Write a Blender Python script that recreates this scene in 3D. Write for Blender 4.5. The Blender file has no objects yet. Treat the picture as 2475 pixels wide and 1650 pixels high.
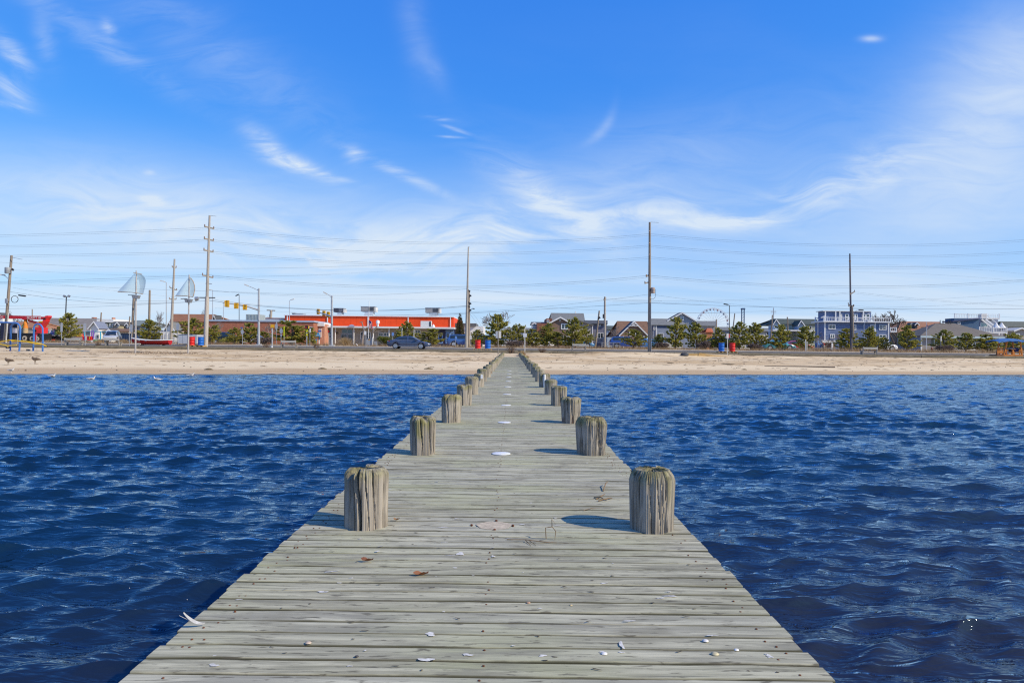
import bpy, math, random
import numpy as np
from mathutils import Vector, Matrix

sc = bpy.context.scene
COL = sc.collection
R = math.radians
rng = random.Random(7)

# ------------------------------------------------------------------ camera
F = 1650.0                     # focal length in photo pixels (photo 2475 x 1650)
CAM = Vector((0.0, 0.0, 1.8))  # water surface is z = 0, pier deck z = 0.8
roll, pitch = R(0.65), math.atan(10.5 / F)
right = Vector((math.cos(roll), 0, math.sin(roll)))
fwd = Vector((0, math.cos(pitch), math.sin(pitch)))
up = right.cross(fwd).normalized()
right = fwd.cross(up).normalized()
cd = bpy.data.cameras.new('camera')
cd.sensor_width = 36.0
cd.lens = 24.0
cd.clip_start = 0.1
cd.clip_end = 6000
cam = bpy.data.objects.new('camera', cd)
COL.objects.link(cam)
cam.matrix_world = Matrix(((right.x, up.x, -fwd.x, CAM.x), (right.y, up.y, -fwd.y, CAM.y), (right.z, up.z, -fwd.z, CAM.z), (0, 0, 0, 1)))
sc.camera = cam

# ------------------------------------------------------------------ sun
SUN_EL = R(37)
SUN_AZ = R(23)                # how far behind the right-hand side
SUN_DIR = Vector((math.cos(SUN_EL) * math.cos(SUN_AZ), -math.cos(SUN_EL) * math.sin(SUN_AZ), math.sin(SUN_EL)))
sd = bpy.data.lights.new('sun', 'SUN')
sd.energy = 4.8
sd.angle = R(0.5)
sd.color = (1.0, 0.87, 0.66)
sun = bpy.data.objects.new('sun', sd)
COL.objects.link(sun)
sun.rotation_euler = SUN_DIR.to_track_quat('Z', 'Y').to_euler()
sun.location = (40, -20, 60)

# ------------------------------------------------------------------ world
world = bpy.data.worlds.new('World')
sc.world = world
world.use_nodes = True
wt = world.node_tree
for n in list(wt.nodes):
    wt.nodes.remove(n)


class NT:
    """tiny wrapper for writing node graphs as expressions"""
    def __init__(self, tree):
        self.t = tree

    def node(self, kind, **kw):
        n = self.t.nodes.new(kind)
        for k, v in kw.items():
            setattr(n, k, v)
        return n

    def put(self, sock, val):
        if val is None:
            return
        if hasattr(val, 'is_linked') and hasattr(val, 'node'):
            self.t.links.new(val, sock)
        else:
            sock.default_value = val

    def math(self, op, a, b=None, c=None, clamp=False):
        n = self.node('ShaderNodeMath', operation=op, use_clamp=clamp)
        for i, x in enumerate((a, b, c)):
            self.put(n.inputs[i], x)
        return n.outputs[0]

    def vmath(self, op, a, b=None, scale=None):
        n = self.node('ShaderNodeVectorMath', operation=op)
        self.put(n.inputs[0], a)
        if b is not None:
            self.put(n.inputs[1], b)
        if scale is not None:
            self.put(n.inputs[3], scale)
        return n.outputs[0]

    def sep(self, v):
        n = self.node('ShaderNodeSeparateXYZ')
        self.put(n.inputs[0], v)
        return n.outputs

    def comb(self, x=0.0, y=0.0, z=0.0):
        n = self.node('ShaderNodeCombineXYZ')
        for i, q in enumerate((x, y, z)):
            self.put(n.inputs[i], q)
        return n.outputs[0]

    def noise(self, vec, scale=1.0, detail=3.0, rough=0.55, dist=0.0, dim='3D'):
        n = self.node('ShaderNodeTexNoise', noise_dimensions=dim)
        self.put(n.inputs['Vector'], vec)
        self.put(n.inputs['Scale'], scale)
        self.put(n.inputs['Detail'], detail)
        self.put(n.inputs['Roughness'], rough)
        self.put(n.inputs['Distortion'], dist)
        return n.outputs['Fac']

    def ss(self, x, a, b, lo=0.0, hi=1.0):
        n = self.node('ShaderNodeMapRange', interpolation_type='SMOOTHSTEP')
        self.put(n.inputs[0], x)
        for i, q in enumerate((a, b, lo, hi)):
            self.put(n.inputs[i + 1], q)
        return n.outputs[0]

    def mix(self, fac, a, b, blend='MIX'):
        n = self.node('ShaderNodeMix', data_type='RGBA', blend_type=blend)
        self.put(n.inputs[0], fac)
        self.put(n.inputs[6], a if not isinstance(a, tuple) else (a + (1.0,))[:4])
        self.put(n.inputs[7], b if not isinstance(b, tuple) else (b + (1.0,))[:4])
        return n.outputs[2]

    def mapping(self, vec, scale=(1, 1, 1), rot=(0, 0, 0), loc=(0, 0, 0)):
        n = self.node('ShaderNodeMapping')
        self.put(n.inputs[0], vec)
        n.inputs[1].default_value = loc
        n.inputs[2].default_value = rot
        n.inputs[3].default_value = scale
        return n.outputs[0]


w = NT(wt)
tc = w.node('ShaderNodeTexCoord')
D = tc.outputs['Generated']
sky = w.node('ShaderNodeTexSky', sky_type='NISHITA')
sky.sun_disc = False
sky.sun_elevation = SUN_EL
sky.sun_rotation = math.atan2(SUN_DIR.x, SUN_DIR.y)
sky.altitude = 0
sky.air_density = 1.0
sky.dust_density = 0.25
sky.ozone_density = 2.2
# deep polarised blue: each channel of the physical sky gets its own response
sr, sg, sb = w.sep(w.vmath('SCALE', sky.outputs[0], scale=0.10))


def resp(c_, gain, p_):
    return w.math('MULTIPLY', w.math('POWER', w.math('MAXIMUM', c_, 0.0001), p_), gain * 10.0)


skycol = w.comb(resp(sr, 0.42, 1.0), resp(sg, 0.80, 0.70), resp(sb, 1.20, 0.32))
dx, dy, dz = w.sep(D)
ysafe = w.math('MAXIMUM', dy, 0.05)
A = w.math('DIVIDE', dx, ysafe)
E = w.math('DIVIDE', dz, ysafe)
ahead = w.ss(dy, 0.05, 0.3)
# thin high veil: streaks on a cloud plane overhead
zs = w.math('ADD', w.math('MAXIMUM', dz, 0.0), 0.10)
P = w.comb(w.math('DIVIDE', dx, zs), w.math('DIVIDE', dy, zs), 0.0)
Pr = w.mapping(P, rot=(0, 0, R(38)), scale=(0.42, 1.25, 1))
warp = w.noise(P, 0.55, 3, 0.5)
Pw = w.vmath('ADD', Pr, w.comb(w.math('MULTIPLY', warp, 1.9), w.math('MULTIPLY', warp, 1.4), 3.3))
n1 = w.noise(Pw, 0.8, 7, 0.56, 0.35)
n2 = w.noise(P, 0.33, 3, 0.5, 0.2)
streak = w.math('MULTIPLY', w.ss(n1, 0.46, 0.78), w.ss(n2, 0.40, 0.66))
low = w.ss(dz, 0.30, 0.06)          # veil thickens towards the horizon, as cirrus does
veil_low = w.math('MULTIPLY', w.ss(w.noise(w.mapping(P, scale=(0.30, 0.8, 1), rot=(0, 0, R(-12))), 0.6, 6, 0.55, 0.5), 0.36, 0.64), low)
dsun = w.node('ShaderNodeVectorMath', operation='DOT_PRODUCT')
wt.links.new(D, dsun.inputs[0])
dsun.inputs[1].default_value = SUN_DIR
nearsun = w.ss(dsun.outputs['Value'], 0.30, 0.80)
veil_sun = w.math('MULTIPLY', nearsun, w.ss(w.noise(Pw, 0.45, 5, 0.55, 0.3), 0.34, 0.62))
cl = w.math('ADD', w.math('MULTIPLY', streak, 0.16), w.math('MULTIPLY', veil_low, 0.44))
cl = w.math('ADD', cl, w.math('MULTIPLY', veil_sun, 0.22))
cl = w.math('ADD', cl, w.ss(dz, 0.30, 0.0, 0.0, 0.54))


AE = w.comb(A, E, 0.0)
wv = w.noise(AE, 3.0, 2, 0.5)
AEw = w.vmath('ADD', AE, w.comb(w.math('MULTIPLY', wv, 0.10), w.math('MULTIPLY', wv, 0.16), 0.0))
NZ = {'down': w.noise(w.mapping(AEw, rot=(0, 0, R(33)), scale=(9, 34, 1)), 1.0, 6, 0.64, 0.9),
      'flat': w.noise(w.mapping(AEw, rot=(0, 0, R(-8)), scale=(7, 30, 1)), 1.0, 6, 0.62, 0.8),
      'steep': w.noise(w.mapping(AEw, rot=(0, 0, R(72)), scale=(6, 18, 1)), 1.0, 5, 0.60, 0.8)}


def wisp(acc, u, v, ln, wd, ang, st, kind='down', bend=0.0, lo=0.30, hi=0.74):
    """one cloud wisp: centre as seen from the pier, half length, half width (in 1/1650 rad), slope"""
    a0 = (u - 1238.0) / F
    e0 = (835.5 - v) / F
    a = R(ang)
    p = w.math('SUBTRACT', A, a0)
    q = w.math('SUBTRACT', E, e0)
    s = w.math('ADD', w.math('MULTIPLY', p, math.cos(a)), w.math('MULTIPLY', q, math.sin(a)))
    t = w.math('SUBTRACT', w.math('MULTIPLY', q, math.cos(a)), w.math('MULTIPLY', p, math.sin(a)))
    if bend:
        t = w.math('ADD', t, w.math('MULTIPLY', w.math('MULTIPLY', s, s), bend))
    s_ = w.math('DIVIDE', s, ln / F)
    t_ = w.math('DIVIDE', t, wd / F)
    d2 = w.math('ADD', w.math('MULTIPLY', s_, s_), w.math('MULTIPLY', t_, t_))
    g = w.math('EXPONENT', w.math('MULTIPLY', d2, -1.0))
    m = w.math('MULTIPLY', w.math('MULTIPLY', g, w.ss(NZ[kind], lo, hi)), st)
    return w.math('ADD', acc, m)


loc = 0.0
loc = w.math('ADD', 0.0, 0.0)
for args in (
    (640, 358, 62, 24, -38, 1.0, 'down', 0.0, .22, .8),     # curled wisp
    (720, 405, 84, 17, -22, 0.95, 'down', 0.8, .22, .8),
    (800, 432, 60, 7, -14, 0.5, 'down'),
    (850, 380, 22, 20, -45, 0.6, 'down', 0, .2, .8),
    (960, 420, 130, 12, -24, 0.55, 'down'),
    (1052, 288, 30, 5, -6, 0.75, 'flat'),
    (1098, 314, 34, 4, -18, 0.65, 'flat'),
    (1085, 332, 26, 3, -3, 0.5, 'flat'),
    (365, 494, 28, 11, -8, 0.8, 'flat', 0, .1, .7),
    (355, 427, 14, 6, -5, 0.5, 'flat'),
    (1690, 532, 120, 26, 2, 0.72, 'flat', 0, .1, .85),
    (1500, 430, 520, 120, 16, 0.34, 'flat', 0, -.2, .9),
    (560, 500, 520, 110, -10, 0.20, 'flat', 0, -.2, .9),          # bright bank above the horizon
    (1800, 524, 90, 12, 4, 0.7, 'flat'),
    (1530, 515, 180, 26, 10, 0.45, 'flat'),
    (1330, 490, 190, 46, -36, 0.55, 'down'),
    (2010, 445, 220, 44, 22, 0.65, 'flat'),
    (2101, 82, 24, 8, 2, 0.62, 'flat', 0, -.1, .8),
    (990, 60, 130, 34, -80, 0.18, 'steep', 0, .1, .8),
    (1042, 170, 60, 24, -62, 0.18, 'steep', 0, .1, .8),
    (1455, 308, 50, 12, 52, 0.30, 'steep', -6, .1, .8),
    (15, 225, 60, 24, -35, 0.62, 'down', 0, .2, .8),
    (30, 272, 50, 8, -16, 0.55, 'flat'),
    (230, 110, 240, 30, -33, 0.36, 'down', 0, .2, .85),
    (252, 78, 24, 14, -50, 0.6, 'down'),
    (20, 140, 60, 22, -45, 0.6, 'down'),
    (100, 115, 60, 24, -75, 0.36, 'steep'),
    (500, 130, 400, 80, -32, 0.22, 'down', 0, .1, .85),
    (2450, 150, 150, 230, -60, 0.60, 'steep', 0, -.2, .8),      # wide sheet high on the right
    (2350, 380, 380, 170, 26, 0.55, 'flat', 0, -.3, .8),
    (1180, 560, 330, 60, 8, 0.60, 'flat'),
    (760, 610, 300, 60, -8, 0.50, 'flat'),
    (250, 520, 360, 90, -6, 0.45, 'flat', 0, .1, .7),
):
    loc = wisp(loc, *args)
cl = w.math('ADD', cl, w.math('MULTIPLY', loc, ahead))
cl = w.math('MINIMUM', cl, 0.96)
cl = w.math('MULTIPLY', cl, w.ss(dz, -0.05, 0.0))
cloudcol = w.mix(nearsun, (7.0, 8.1, 9.4), (7.7, 7.9, 8.7))
final = w.mix(cl, skycol, cloudcol)
bg = w.node('ShaderNodeBackground')
wt.links.new(final, bg.inputs['Color'])
bg.inputs['Strength'].default_value = 0.10
wo = w.node('ShaderNodeOutputWorld')
wt.links.new(bg.outputs[0], wo.inputs['Surface'])
world.cycles.sampling_method = 'MANUAL'
world.cycles.sample_map_resolution = 512

# ------------------------------------------------------------------ exposure
sc.view_settings.view_transform = 'Standard'
sc.view_settings.look = 'None'
sc.view_settings.exposure = 0.0
sc.view_settings.gamma = 1.0
sc.view_settings.use_curve_mapping = False
sc.cycles.max_bounces = 6
sc.cycles.diffuse_bounces = 2
sc.cycles.glossy_bounces = 3
sc.cycles.transparent_max_bounces = 12
sc.cycles.use_denoising = False
sc.cycles.filter_width = 1.2


# ================================================================== helpers
def W(u, v, Y):
    """the point at distance Y that is seen at photo pixel (u, v)"""
    d = right * ((u - 1237.5) / F) + up * ((825.0 - v) / F) + fwd
    return CAM + d * (Y / d.y)


def smooth(t):
    t = np.clip(t, 0, 1)
    return t * t * (3 - 2 * t)


def shore_y(x):
    return 43.3 + 0.255 * np.clip(x, -75, 75)


MOUNDS = [(12.2, 66.8, 4.2, 1.3, .34), (8.0, 67.2, 2.0, 1.0, .20), (19.0, 67.3, 5.0, 1.2, .22), (-1.4, 66.0, 1.4, 1.4, .15), (2.4, 65.6, 2.2, 1.6, .24),
          (26, 67.0, 4, 1.0, .14), (-9, 67.0, 3.5, 1.0, .16), (-20, 66.0, 5.0, 1.3, .14), (37, 67.4, 5, .9, .12), (4.5, 62.5, 3.0, 2.2, .10)]


def beach_z(x, y):
    x = np.asarray(x, float)
    y = np.asarray(y, float)
    ys = shore_y(x)
    d = y - ys
    t = d / np.maximum(69.6 - ys, 4.0)
    z = np.where(d > 0, 1.06 * np.clip(t, 0, 1.0) ** 0.92, 0.07 * d)
    for mx, my, sx, sy, h in MOUNDS:
        z = z + h * np.exp(-((x - mx) / sx) ** 2 - ((y - my) / sy) ** 2)
    rough = np.clip((d - 4) / 8, 0, 1)
    z = z + rough * 0.022 * (np.sin(x * 1.7 + 1.3 * np.sin(y * .8)) * np.sin(y * 2.1 + np.sin(x * .6)) + 0.8 * np.sin(x * 0.53 + y * 1.1) * np.sin(y * 1.6 - x * .23))
    return z


def street_z(y):
    return float(np.interp(y, [70, 73, 85, 91, 100, 3000], [1.24, 1.26, 1.45, 1.58, 1.60, 1.60]))


def ground_z(x, y):
    return float(beach_z(x, y)) if y < 70 else street_z(y)


class MB:
    def __init__(self):
        self.v = []
        self.f = []

    def add(self, vs, fs):
        b = len(self.v)
        self.v.extend(tuple(p) for p in vs)
        self.f.extend(tuple(b + i for i in q) for q in fs)
        return self

    def box(self, x0, x1, y0, y1, z0, z1):
        return self.add([(x0, y0, z0), (x1, y0, z0), (x1, y1, z0), (x0, y1, z0), (x0, y0, z1), (x1, y0, z1), (x1, y1, z1), (x0, y1, z1)],
                        [(0, 3, 2, 1), (4, 5, 6, 7), (0, 1, 5, 4), (1, 2, 6, 5), (2, 3, 7, 6), (3, 0, 4, 7)])

    def beam(self, a, b, wx, wz):
        """rectangular bar from a to b; wx = width sideways, wz = height"""
        a, b = Vector(a), Vector(b)
        d = (b - a).normalized()
        ref = Vector((0, 0, 1)) if abs(d.z) < .95 else Vector((0, 1, 0))
        s = d.cross(ref).normalized() * (wx / 2)
        t = s.cross(d).normalized() * (wz / 2)
        vs = [p + i * s + j * t for p in (a, b) for i, j in ((-1, -1), (1, -1), (1, 1), (-1, 1))]
        return self.add(vs, [(0, 1, 2, 3), (7, 6, 5, 4), (0, 4, 5, 1), (1, 5, 6, 2), (2, 6, 7, 3), (3, 7, 4, 0)])

    def tube(self, pts, rad, n=8, caps=True):
        pts = [Vector(p) for p in pts]
        if not hasattr(rad, '__len__'):
            rad = [rad] * len(pts)
        b = len(self.v)
        prev = None
        for i, p in enumerate(pts):
            d = (pts[min(i + 1, len(pts) - 1)] - pts[max(i - 1, 0)])
            if d.length < 1e-9:
                d = Vector((0, 0, 1))
            d.normalize()
            if prev is None:
                ref = Vector((0, 0, 1)) if abs(d.z) < .9 else Vector((1, 0, 0))
                s = d.cross(ref).normalized()
            else:
                s = (prev - d * prev.dot(d)).normalized()
            prev = s
            t = d.cross(s)
            for k in range(n):
                a = 2 * math.pi * k / n
                self.v.append(tuple(p + (s * math.cos(a) + t * math.sin(a)) * rad[i]))
        for i in range(len(pts) - 1):
            for k in range(n):
                k2 = (k + 1) % n
                self.f.append((b + i * n + k, b + i * n + k2, b + (i + 1) * n + k2, b + (i + 1) * n + k))
        if caps:
            self.f.append(tuple(b + k for k in range(n))[::-1])
            self.f.append(tuple(b + (len(pts) - 1) * n + k for k in range(n)))
        return self

    def prism(self, poly, y0, y1):
        """outline in (x, z) extruded from y0 to y1"""
        n = len(poly)
        vs = [(x, y0, z) for x, z in poly] + [(x, y1, z) for x, z in poly]
        fs = [tuple(range(n)), tuple(range(2 * n - 1, n - 1, -1))]
        fs += [(i, i + n, (i + 1) % n + n, (i + 1) % n) for i in range(n)]
        return self.add(vs, fs)

    def prism_x(self, poly, x0, x1):
        """outline in (y, z) extruded from x0 to x1"""
        n = len(poly)
        vs = [(x0, y, z) for y, z in poly] + [(x1, y, z) for y, z in poly]
        fs = [tuple(range(n)), tuple(range(2 * n - 1, n - 1, -1))]
        fs += [(i, i + n, (i + 1) % n + n, (i + 1) % n) for i in range(n)]
        return self.add(vs, fs)

    def slab(self, quad, th):
        """a four-cornered sheet given thickness th downwards"""
        q = [Vector(p) for p in quad]
        nrm = (q[1] - q[0]).cross(q[3] - q[0]).normalized()
        if nrm.z < 0:
            nrm = -nrm
        lo = [p - nrm * th for p in q]
        return self.add(q + lo, [(0, 1, 2, 3), (7, 6, 5, 4), (0, 4, 5, 1), (1, 5, 6, 2), (2, 6, 7, 3), (3, 7, 4, 0)])

    def lathe(self, prof, n=16, c=(0, 0, 0)):
        b = len(self.v)
        for r, z in prof:
            for k in range(n):
                a = 2 * math.pi * k / n
                self.v.append((c[0] + r * math.cos(a), c[1] + r * math.sin(a), c[2] + z))
        for i in range(len(prof) - 1):
            for k in range(n):
                k2 = (k + 1) % n
                self.f.append((b + i * n + k, b + i * n + k2, b + (i + 1) * n + k2, b + (i + 1) * n + k))
        self.f.append(tuple(b + k for k in range(n))[::-1])
        self.f.append(tuple(b + (len(prof) - 1) * n + k for k in range(n)))
        return self

    def mesh(self, name, mat, off=None, smooth_angle=None):
        me = bpy.data.meshes.new(name)
        vs = self.v if off is None else [(x - off[0], y - off[1], z - off[2]) for x, y, z in self.v]
        me.from_pydata(vs, [], self.f)
        if mat is not None:
            me.materials.append(mat)
        if smooth_angle is not None:
            me.shade_smooth()
            me.set_sharp_from_angle(angle=R(smooth_angle))
        me.update()
        return me


def link(name, data, parent=None):
    o = bpy.data.objects.new(name, data)
    COL.objects.link(o)
    if parent is not None:
        o.parent = parent
    return o


class Thing:
    """an Empty at the base of one thing; parts are given in world coordinates"""
    def __init__(self, name, label, cat, base=(0, 0, 0), group=None):
        self.o = link(name, None)
        self.b = Vector(base)
        self.o.location = self.b
        self.o.empty_display_size = 0.2
        tag(self.o, label, cat, group)

    def part(self, name, mb, mat, parent=None, sm=None, label=None, kind=None):
        me = mb.mesh(name, mat, self.b, sm)
        o = link(name, me, self.o if parent is None else parent)
        if label:
            o['label'] = label
        if kind:
            o['kind'] = kind
        return o


def tag(o, label, cat, group=None):
    o['label'] = label
    o['category'] = cat
    if group:
        o['group'] = group
    return o


def single(name, label, cat, mb, mat, base=(0, 0, 0), group=None, sm=None):
    o = link(name, mb.mesh(name, mat, base, sm))
    o.location = base
    return tag(o, label, cat, group)


def structure(name, mb, mat, sm=None, parent=None):
    o = link(name, mb.mesh(name, mat, None, sm), parent)
    if parent is None:
        o['kind'] = 'structure'
    return o


def stuff(name, label, cat, mb, mat, sm=None):
    o = link(name, mb.mesh(name, mat, None, sm))
    o['kind'] = 'stuff'
    o['label'] = label
    o['category'] = cat
    return o


def copy_thing(root, loc, rz=0.0, sx=1.0, sz=1.0, label=None):
    r = root.copy()
    COL.objects.link(r)
    r.location = loc
    r.rotation_euler = (0, 0, rz)
    r.scale = (sx, sx, sz)
    if label:
        r['label'] = label
    for ch in list(root.children):
        c = ch.copy()
        COL.objects.link(c)
        c.parent = r
        for g in list(ch.children):
            d = g.copy()
            COL.objects.link(d)
            d.parent = c
    return r


# ================================================================== materials
MATS = {}


def new_mat(name):
    m = bpy.data.materials.new(name)
    m.use_nodes = True
    nt = NT(m.node_tree)
    bs = m.node_tree.nodes['Principled BSDF']
    return m, nt, bs


def M(name, col, rough=0.7, var=0.18, scale=2.5, metal=0.0, bump=0.0, spec=0.35, streak=None, siding=0.0, courses=None, coat=0.0):
    """painted / plain surface with uneven tone; siding = board height of clapboards; courses = row height of shingles"""
    if name in MATS:
        return MATS[name]
    m, nt, bs = new_mat(name)
    tcn = nt.node('ShaderNodeTexCoord')
    vec = tcn.outputs['Object']
    v2 = nt.mapping(vec, scale=streak) if streak else vec
    f = nt.noise(v2, scale, 5, 0.6)
    c0 = tuple(c * (1 - var) for c in col)
    c1 = tuple(min(c * (1 + var), 0.95) for c in col)
    cc = nt.mix(nt.ss(f, 0.3, 0.7), c0, c1)
    fine = nt.noise(vec, scale * 9, 3, 0.6)
    cc = nt.mix(nt.ss(fine, 0.35, 0.75, 0.0, 0.5), cc, tuple(c * (1 - var * 1.3) for c in col))
    h = f
    if siding or courses:
        hgt = siding or courses
        z = nt.sep(vec)[2]
        fr = nt.math('FRACT', nt.math('DIVIDE', z, hgt))
        line = nt.ss(fr, 0.0, 0.16, 1.0, 0.0)
        if courses:
            row = nt.math('FLOOR', nt.math('DIVIDE', z, hgt))
            cell = nt.noise(nt.comb(nt.math('MULTIPLY', nt.sep(vec)[0], 3.5), nt.math('MULTIPLY', nt.sep(vec)[1], 3.5), nt.math('MULTIPLY', row, 7.3)), 1.0, 1, 0.5)
            cc = nt.mix(nt.ss(cell, 0.35, 0.65, 0.0, 0.35), cc, tuple(c * 0.7 for c in col))
        cc = nt.mix(nt.math('MULTIPLY', line, 0.55), cc, tuple(c * 0.45 for c in col))
        b2 = nt.node('ShaderNodeBump')
        b2.inputs['Strength'].default_value = 0.6
        b2.inputs['Distance'].default_value = 0.02
        nt.put(b2.inputs['Height'], fr)
        nt.put(bs.inputs['Normal'], b2.outputs[0])
    elif bump:
        b2 = nt.node('ShaderNodeBump')
        b2.inputs['Strength'].default_value = bump
        b2.inputs['Distance'].default_value = 0.02
        nt.put(b2.inputs['Height'], fine)
        nt.put(bs.inputs['Normal'], b2.outputs[0])
    nt.put(bs.inputs['Base Color'], cc)
    bs.inputs['Roughness'].default_value = rough
    bs.inputs['Metallic'].default_value = metal
    bs.inputs['Specular IOR Level'].default_value = spec
    bs.inputs['Coat Weight'].default_value = coat
    MATS[name] = m
    return m


def glass_mat(name, col=(0.02, 0.03, 0.04), rough=0.08):
    if name in MATS:
        return MATS[name]
    m, nt, bs = new_mat(name)
    tcn = nt.node('ShaderNodeTexCoord')
    f = nt.noise(tcn.outputs['Object'], 1.2, 2)
    nt.put(bs.inputs['Base Color'], nt.mix(f, tuple(c * .5 for c in col), tuple(c * 1.7 for c in col)))
    bs.inputs['Roughness'].default_value = rough
    bs.inputs['Specular IOR Level'].default_value = 0.9
    MATS[name] = m
    return m


def leaf_mat(name, dark, light):
    """foliage: every leaf or needle its own tone"""
    if name in MATS:
        return MATS[name]
    m, nt, bs = new_mat(name)
    g = nt.node('ShaderNodeNewGeometry')
    rnd = g.outputs['Random Per Island']
    tcn = nt.node('ShaderNodeTexCoord')
    cl_ = nt.noise(tcn.outputs['Object'], 1.6, 3)
    f = nt.math('ADD', nt.math('MULTIPLY', rnd, 0.6), nt.math('MULTIPLY', cl_, 0.5), clamp=True)
    col_ = nt.mix(nt.ss(f, 0.15, 0.95), dark, light)
    nt.put(bs.inputs['Base Color'], col_)
    bs.inputs['Roughness'].default_value = 0.55
    bs.inputs['Specular IOR Level'].default_value = 0.3
    tr = nt.node('ShaderNodeBsdfTranslucent')
    nt.put(tr.inputs['Color'], col_)
    mx = nt.node('ShaderNodeMixShader')
    mx.inputs[0].default_value = 0.45
    m.node_tree.links.new(bs.outputs[0], mx.inputs[1])
    m.node_tree.links.new(tr.outputs[0], mx.inputs[2])
    m.node_tree.links.new(mx.outputs[0], m.node_tree.nodes['Material Output'].inputs['Surface'])
    MATS[name] = m
    return m
# ================================================================== ground, beach, road
def grid_mesh(name, X, Y, Z, mat, smooth=True):
    ny, nx = X.shape
    co = np.stack([X, Y, Z], -1).reshape(-1, 3).astype(np.float32)
    idx = np.arange(ny * nx).reshape(ny, nx)
    q = np.stack([idx[:-1, :-1], idx[:-1, 1:], idx[1:, 1:], idx[1:, :-1]], -1).reshape(-1, 4)
    me = bpy.data.meshes.new(name)
    me.vertices.add(len(co))
    me.vertices.foreach_set('co', co.ravel())
    me.loops.add(q.size)
    me.loops.foreach_set('vertex_index', q.ravel().astype(np.int32))
    me.polygons.add(len(q))
    me.polygons.foreach_set('loop_start', np.arange(0, q.size, 4, dtype=np.int32))
    me.update(calc_edges=True)
    if smooth:
        me.shade_smooth()
    me.materials.append(mat)
    o = link(name, me)
    return o


# ---- sand
m, nt, bs = new_mat('sand')
g = nt.node('ShaderNodeNewGeometry')
pos = g.outputs['Position']
px, py, pz = nt.sep(pos)
big = nt.noise(nt.mapping(pos, scale=(0.10, 0.5, 1)), 1.0, 5, 0.6, 0.4)
mid = nt.noise(nt.mapping(pos, scale=(0.45, 1.9, 1)), 1.0, 5, 0.62, 0.3)
fine = nt.noise(pos, 9.0, 4, 0.65)
c = nt.mix(nt.ss(big, 0.32, 0.66), (0.54, 0.385, 0.205), (0.74, 0.60, 0.39))
# tan upper beach above the last high-water line, smoother pale sand below it
upper = nt.ss(nt.math('ADD', pz, nt.math('MULTIPLY', big, 0.12)), 0.44, 0.50)
c = nt.mix(upper, nt.mix(nt.ss(mid, .35, .7), (0.74, 0.60, 0.385), (0.68, 0.54, 0.335)), c)
mark = nt.math('MULTIPLY', nt.ss(mid, 0.52, 0.66), upper)
c = nt.mix(nt.math('MULTIPLY', mark, 0.75), c, (0.27, 0.18, 0.09))
line = nt.noise(nt.mapping(pos, scale=(0.22, 2.6, 1)), 1.0, 4, 0.6, 0.25)
c = nt.mix(nt.ss(line, 0.60, 0.72, 0.0, 0.5), c, (0.32, 0.225, 0.12))
wet = nt.ss(nt.math('ADD', pz, nt.math('MULTIPLY', nt.math('SUBTRACT', big, 0.5), 0.22)), 0.24, 0.10)
c = nt.mix(nt.math('MULTIPLY', wet, 0.85), c, (0.45, 0.315, 0.175))
c = nt.mix(nt.ss(fine, 0.40, 0.8, 0.0, 0.25), c, (0.40, 0.30, 0.18))
nt.put(bs.inputs['Base Color'], c)
nt.put(bs.inputs['Roughness'], nt.math('SUBTRACT', 0.92, nt.math('MULTIPLY', wet, 0.12)))
bs.inputs['Specular IOR Level'].default_value = 0.08
b2 = nt.node('ShaderNodeBump')
b2.inputs['Strength'].default_value = 0.9
b2.inputs['Distance'].default_value = 0.06
nt.put(b2.inputs['Height'], nt.math('ADD', nt.math('MULTIPLY', nt.math('MULTIPLY', mid, upper), 1.0), nt.math('MULTIPLY', fine, 0.25)))
nt.put(bs.inputs['Normal'], b2.outputs[0])
SAND = m
xs = np.concatenate([np.linspace(-260, -76, 20), np.linspace(-75, 75, 420), np.linspace(76, 260, 20)])
ys = np.concatenate([np.linspace(16, 30, 8), np.linspace(31, 58, 60), np.linspace(58.3, 69.95, 80)])
X, Y = np.meshgrid(xs, ys)
o = grid_mesh('beach', X, Y, beach_z(X, Y), SAND)
o['kind'] = 'structure'

# ---- land behind the timber edging: sheet of ground, path, road, painted lines
GROUND = M('ground', (0.46, 0.36, 0.23), .95, .25, .6, bump=.5, spec=.05)
mb = MB()
prof = [(69.9, -.6), (69.95, 1.20), (73.0, 1.24), (85.0, 1.43), (88, 1.52), (91.0, 1.58), (100, 1.60), (600, 1.6), (3500, 1.6)]
for (y0, z0), (y1, z1) in zip(prof, prof[1:]):
    mb.add([(-2500, y0, z0), (2500, y0, z0), (2500, y1, z1), (-2500, y1, z1)], [(0, 1, 2, 3)])
structure('ground', mb, GROUND)
ASPH = M('asphalt', (0.155, 0.145, 0.13), .95, .25, .8, bump=.4, spec=.04)
mb = MB()
mb.add([(-300, 73.0, 1.262), (300, 73.0, 1.262), (300, 85.0, 1.452), (-300, 85.0, 1.452)], [(0, 1, 2, 3)])
structure('road', mb, ASPH)
mb = MB()
for y in (73.5, 84.4):
    z = 1.266 + (y - 73) / 12 * .19
    mb.add([(-300, y, z), (300, y, z), (300, y + .12, z + .002), (-300, y + .12, z + .002)], [(0, 1, 2, 3)])
structure('road_edge_lines', mb, M('road_white', (.7, .7, .68), .8, .15))
mb = MB()
for y in (78.85, 79.1):
    z = 1.266 + (y - 73) / 12 * .19
    mb.add([(-300, y, z), (300, y, z), (300, y + .11, z + .002), (-300, y + .11, z + .002)], [(0, 1, 2, 3)])
structure('road_centre_lines', mb, M('road_yellow', (.62, .42, .05), .8, .15))
mb = MB()
mb.add([(-300, 70.35, 1.246), (300, 70.35, 1.246), (300, 72.6, 1.266), (-300, 72.6, 1.266)], [(0, 1, 2, 3)])
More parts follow.
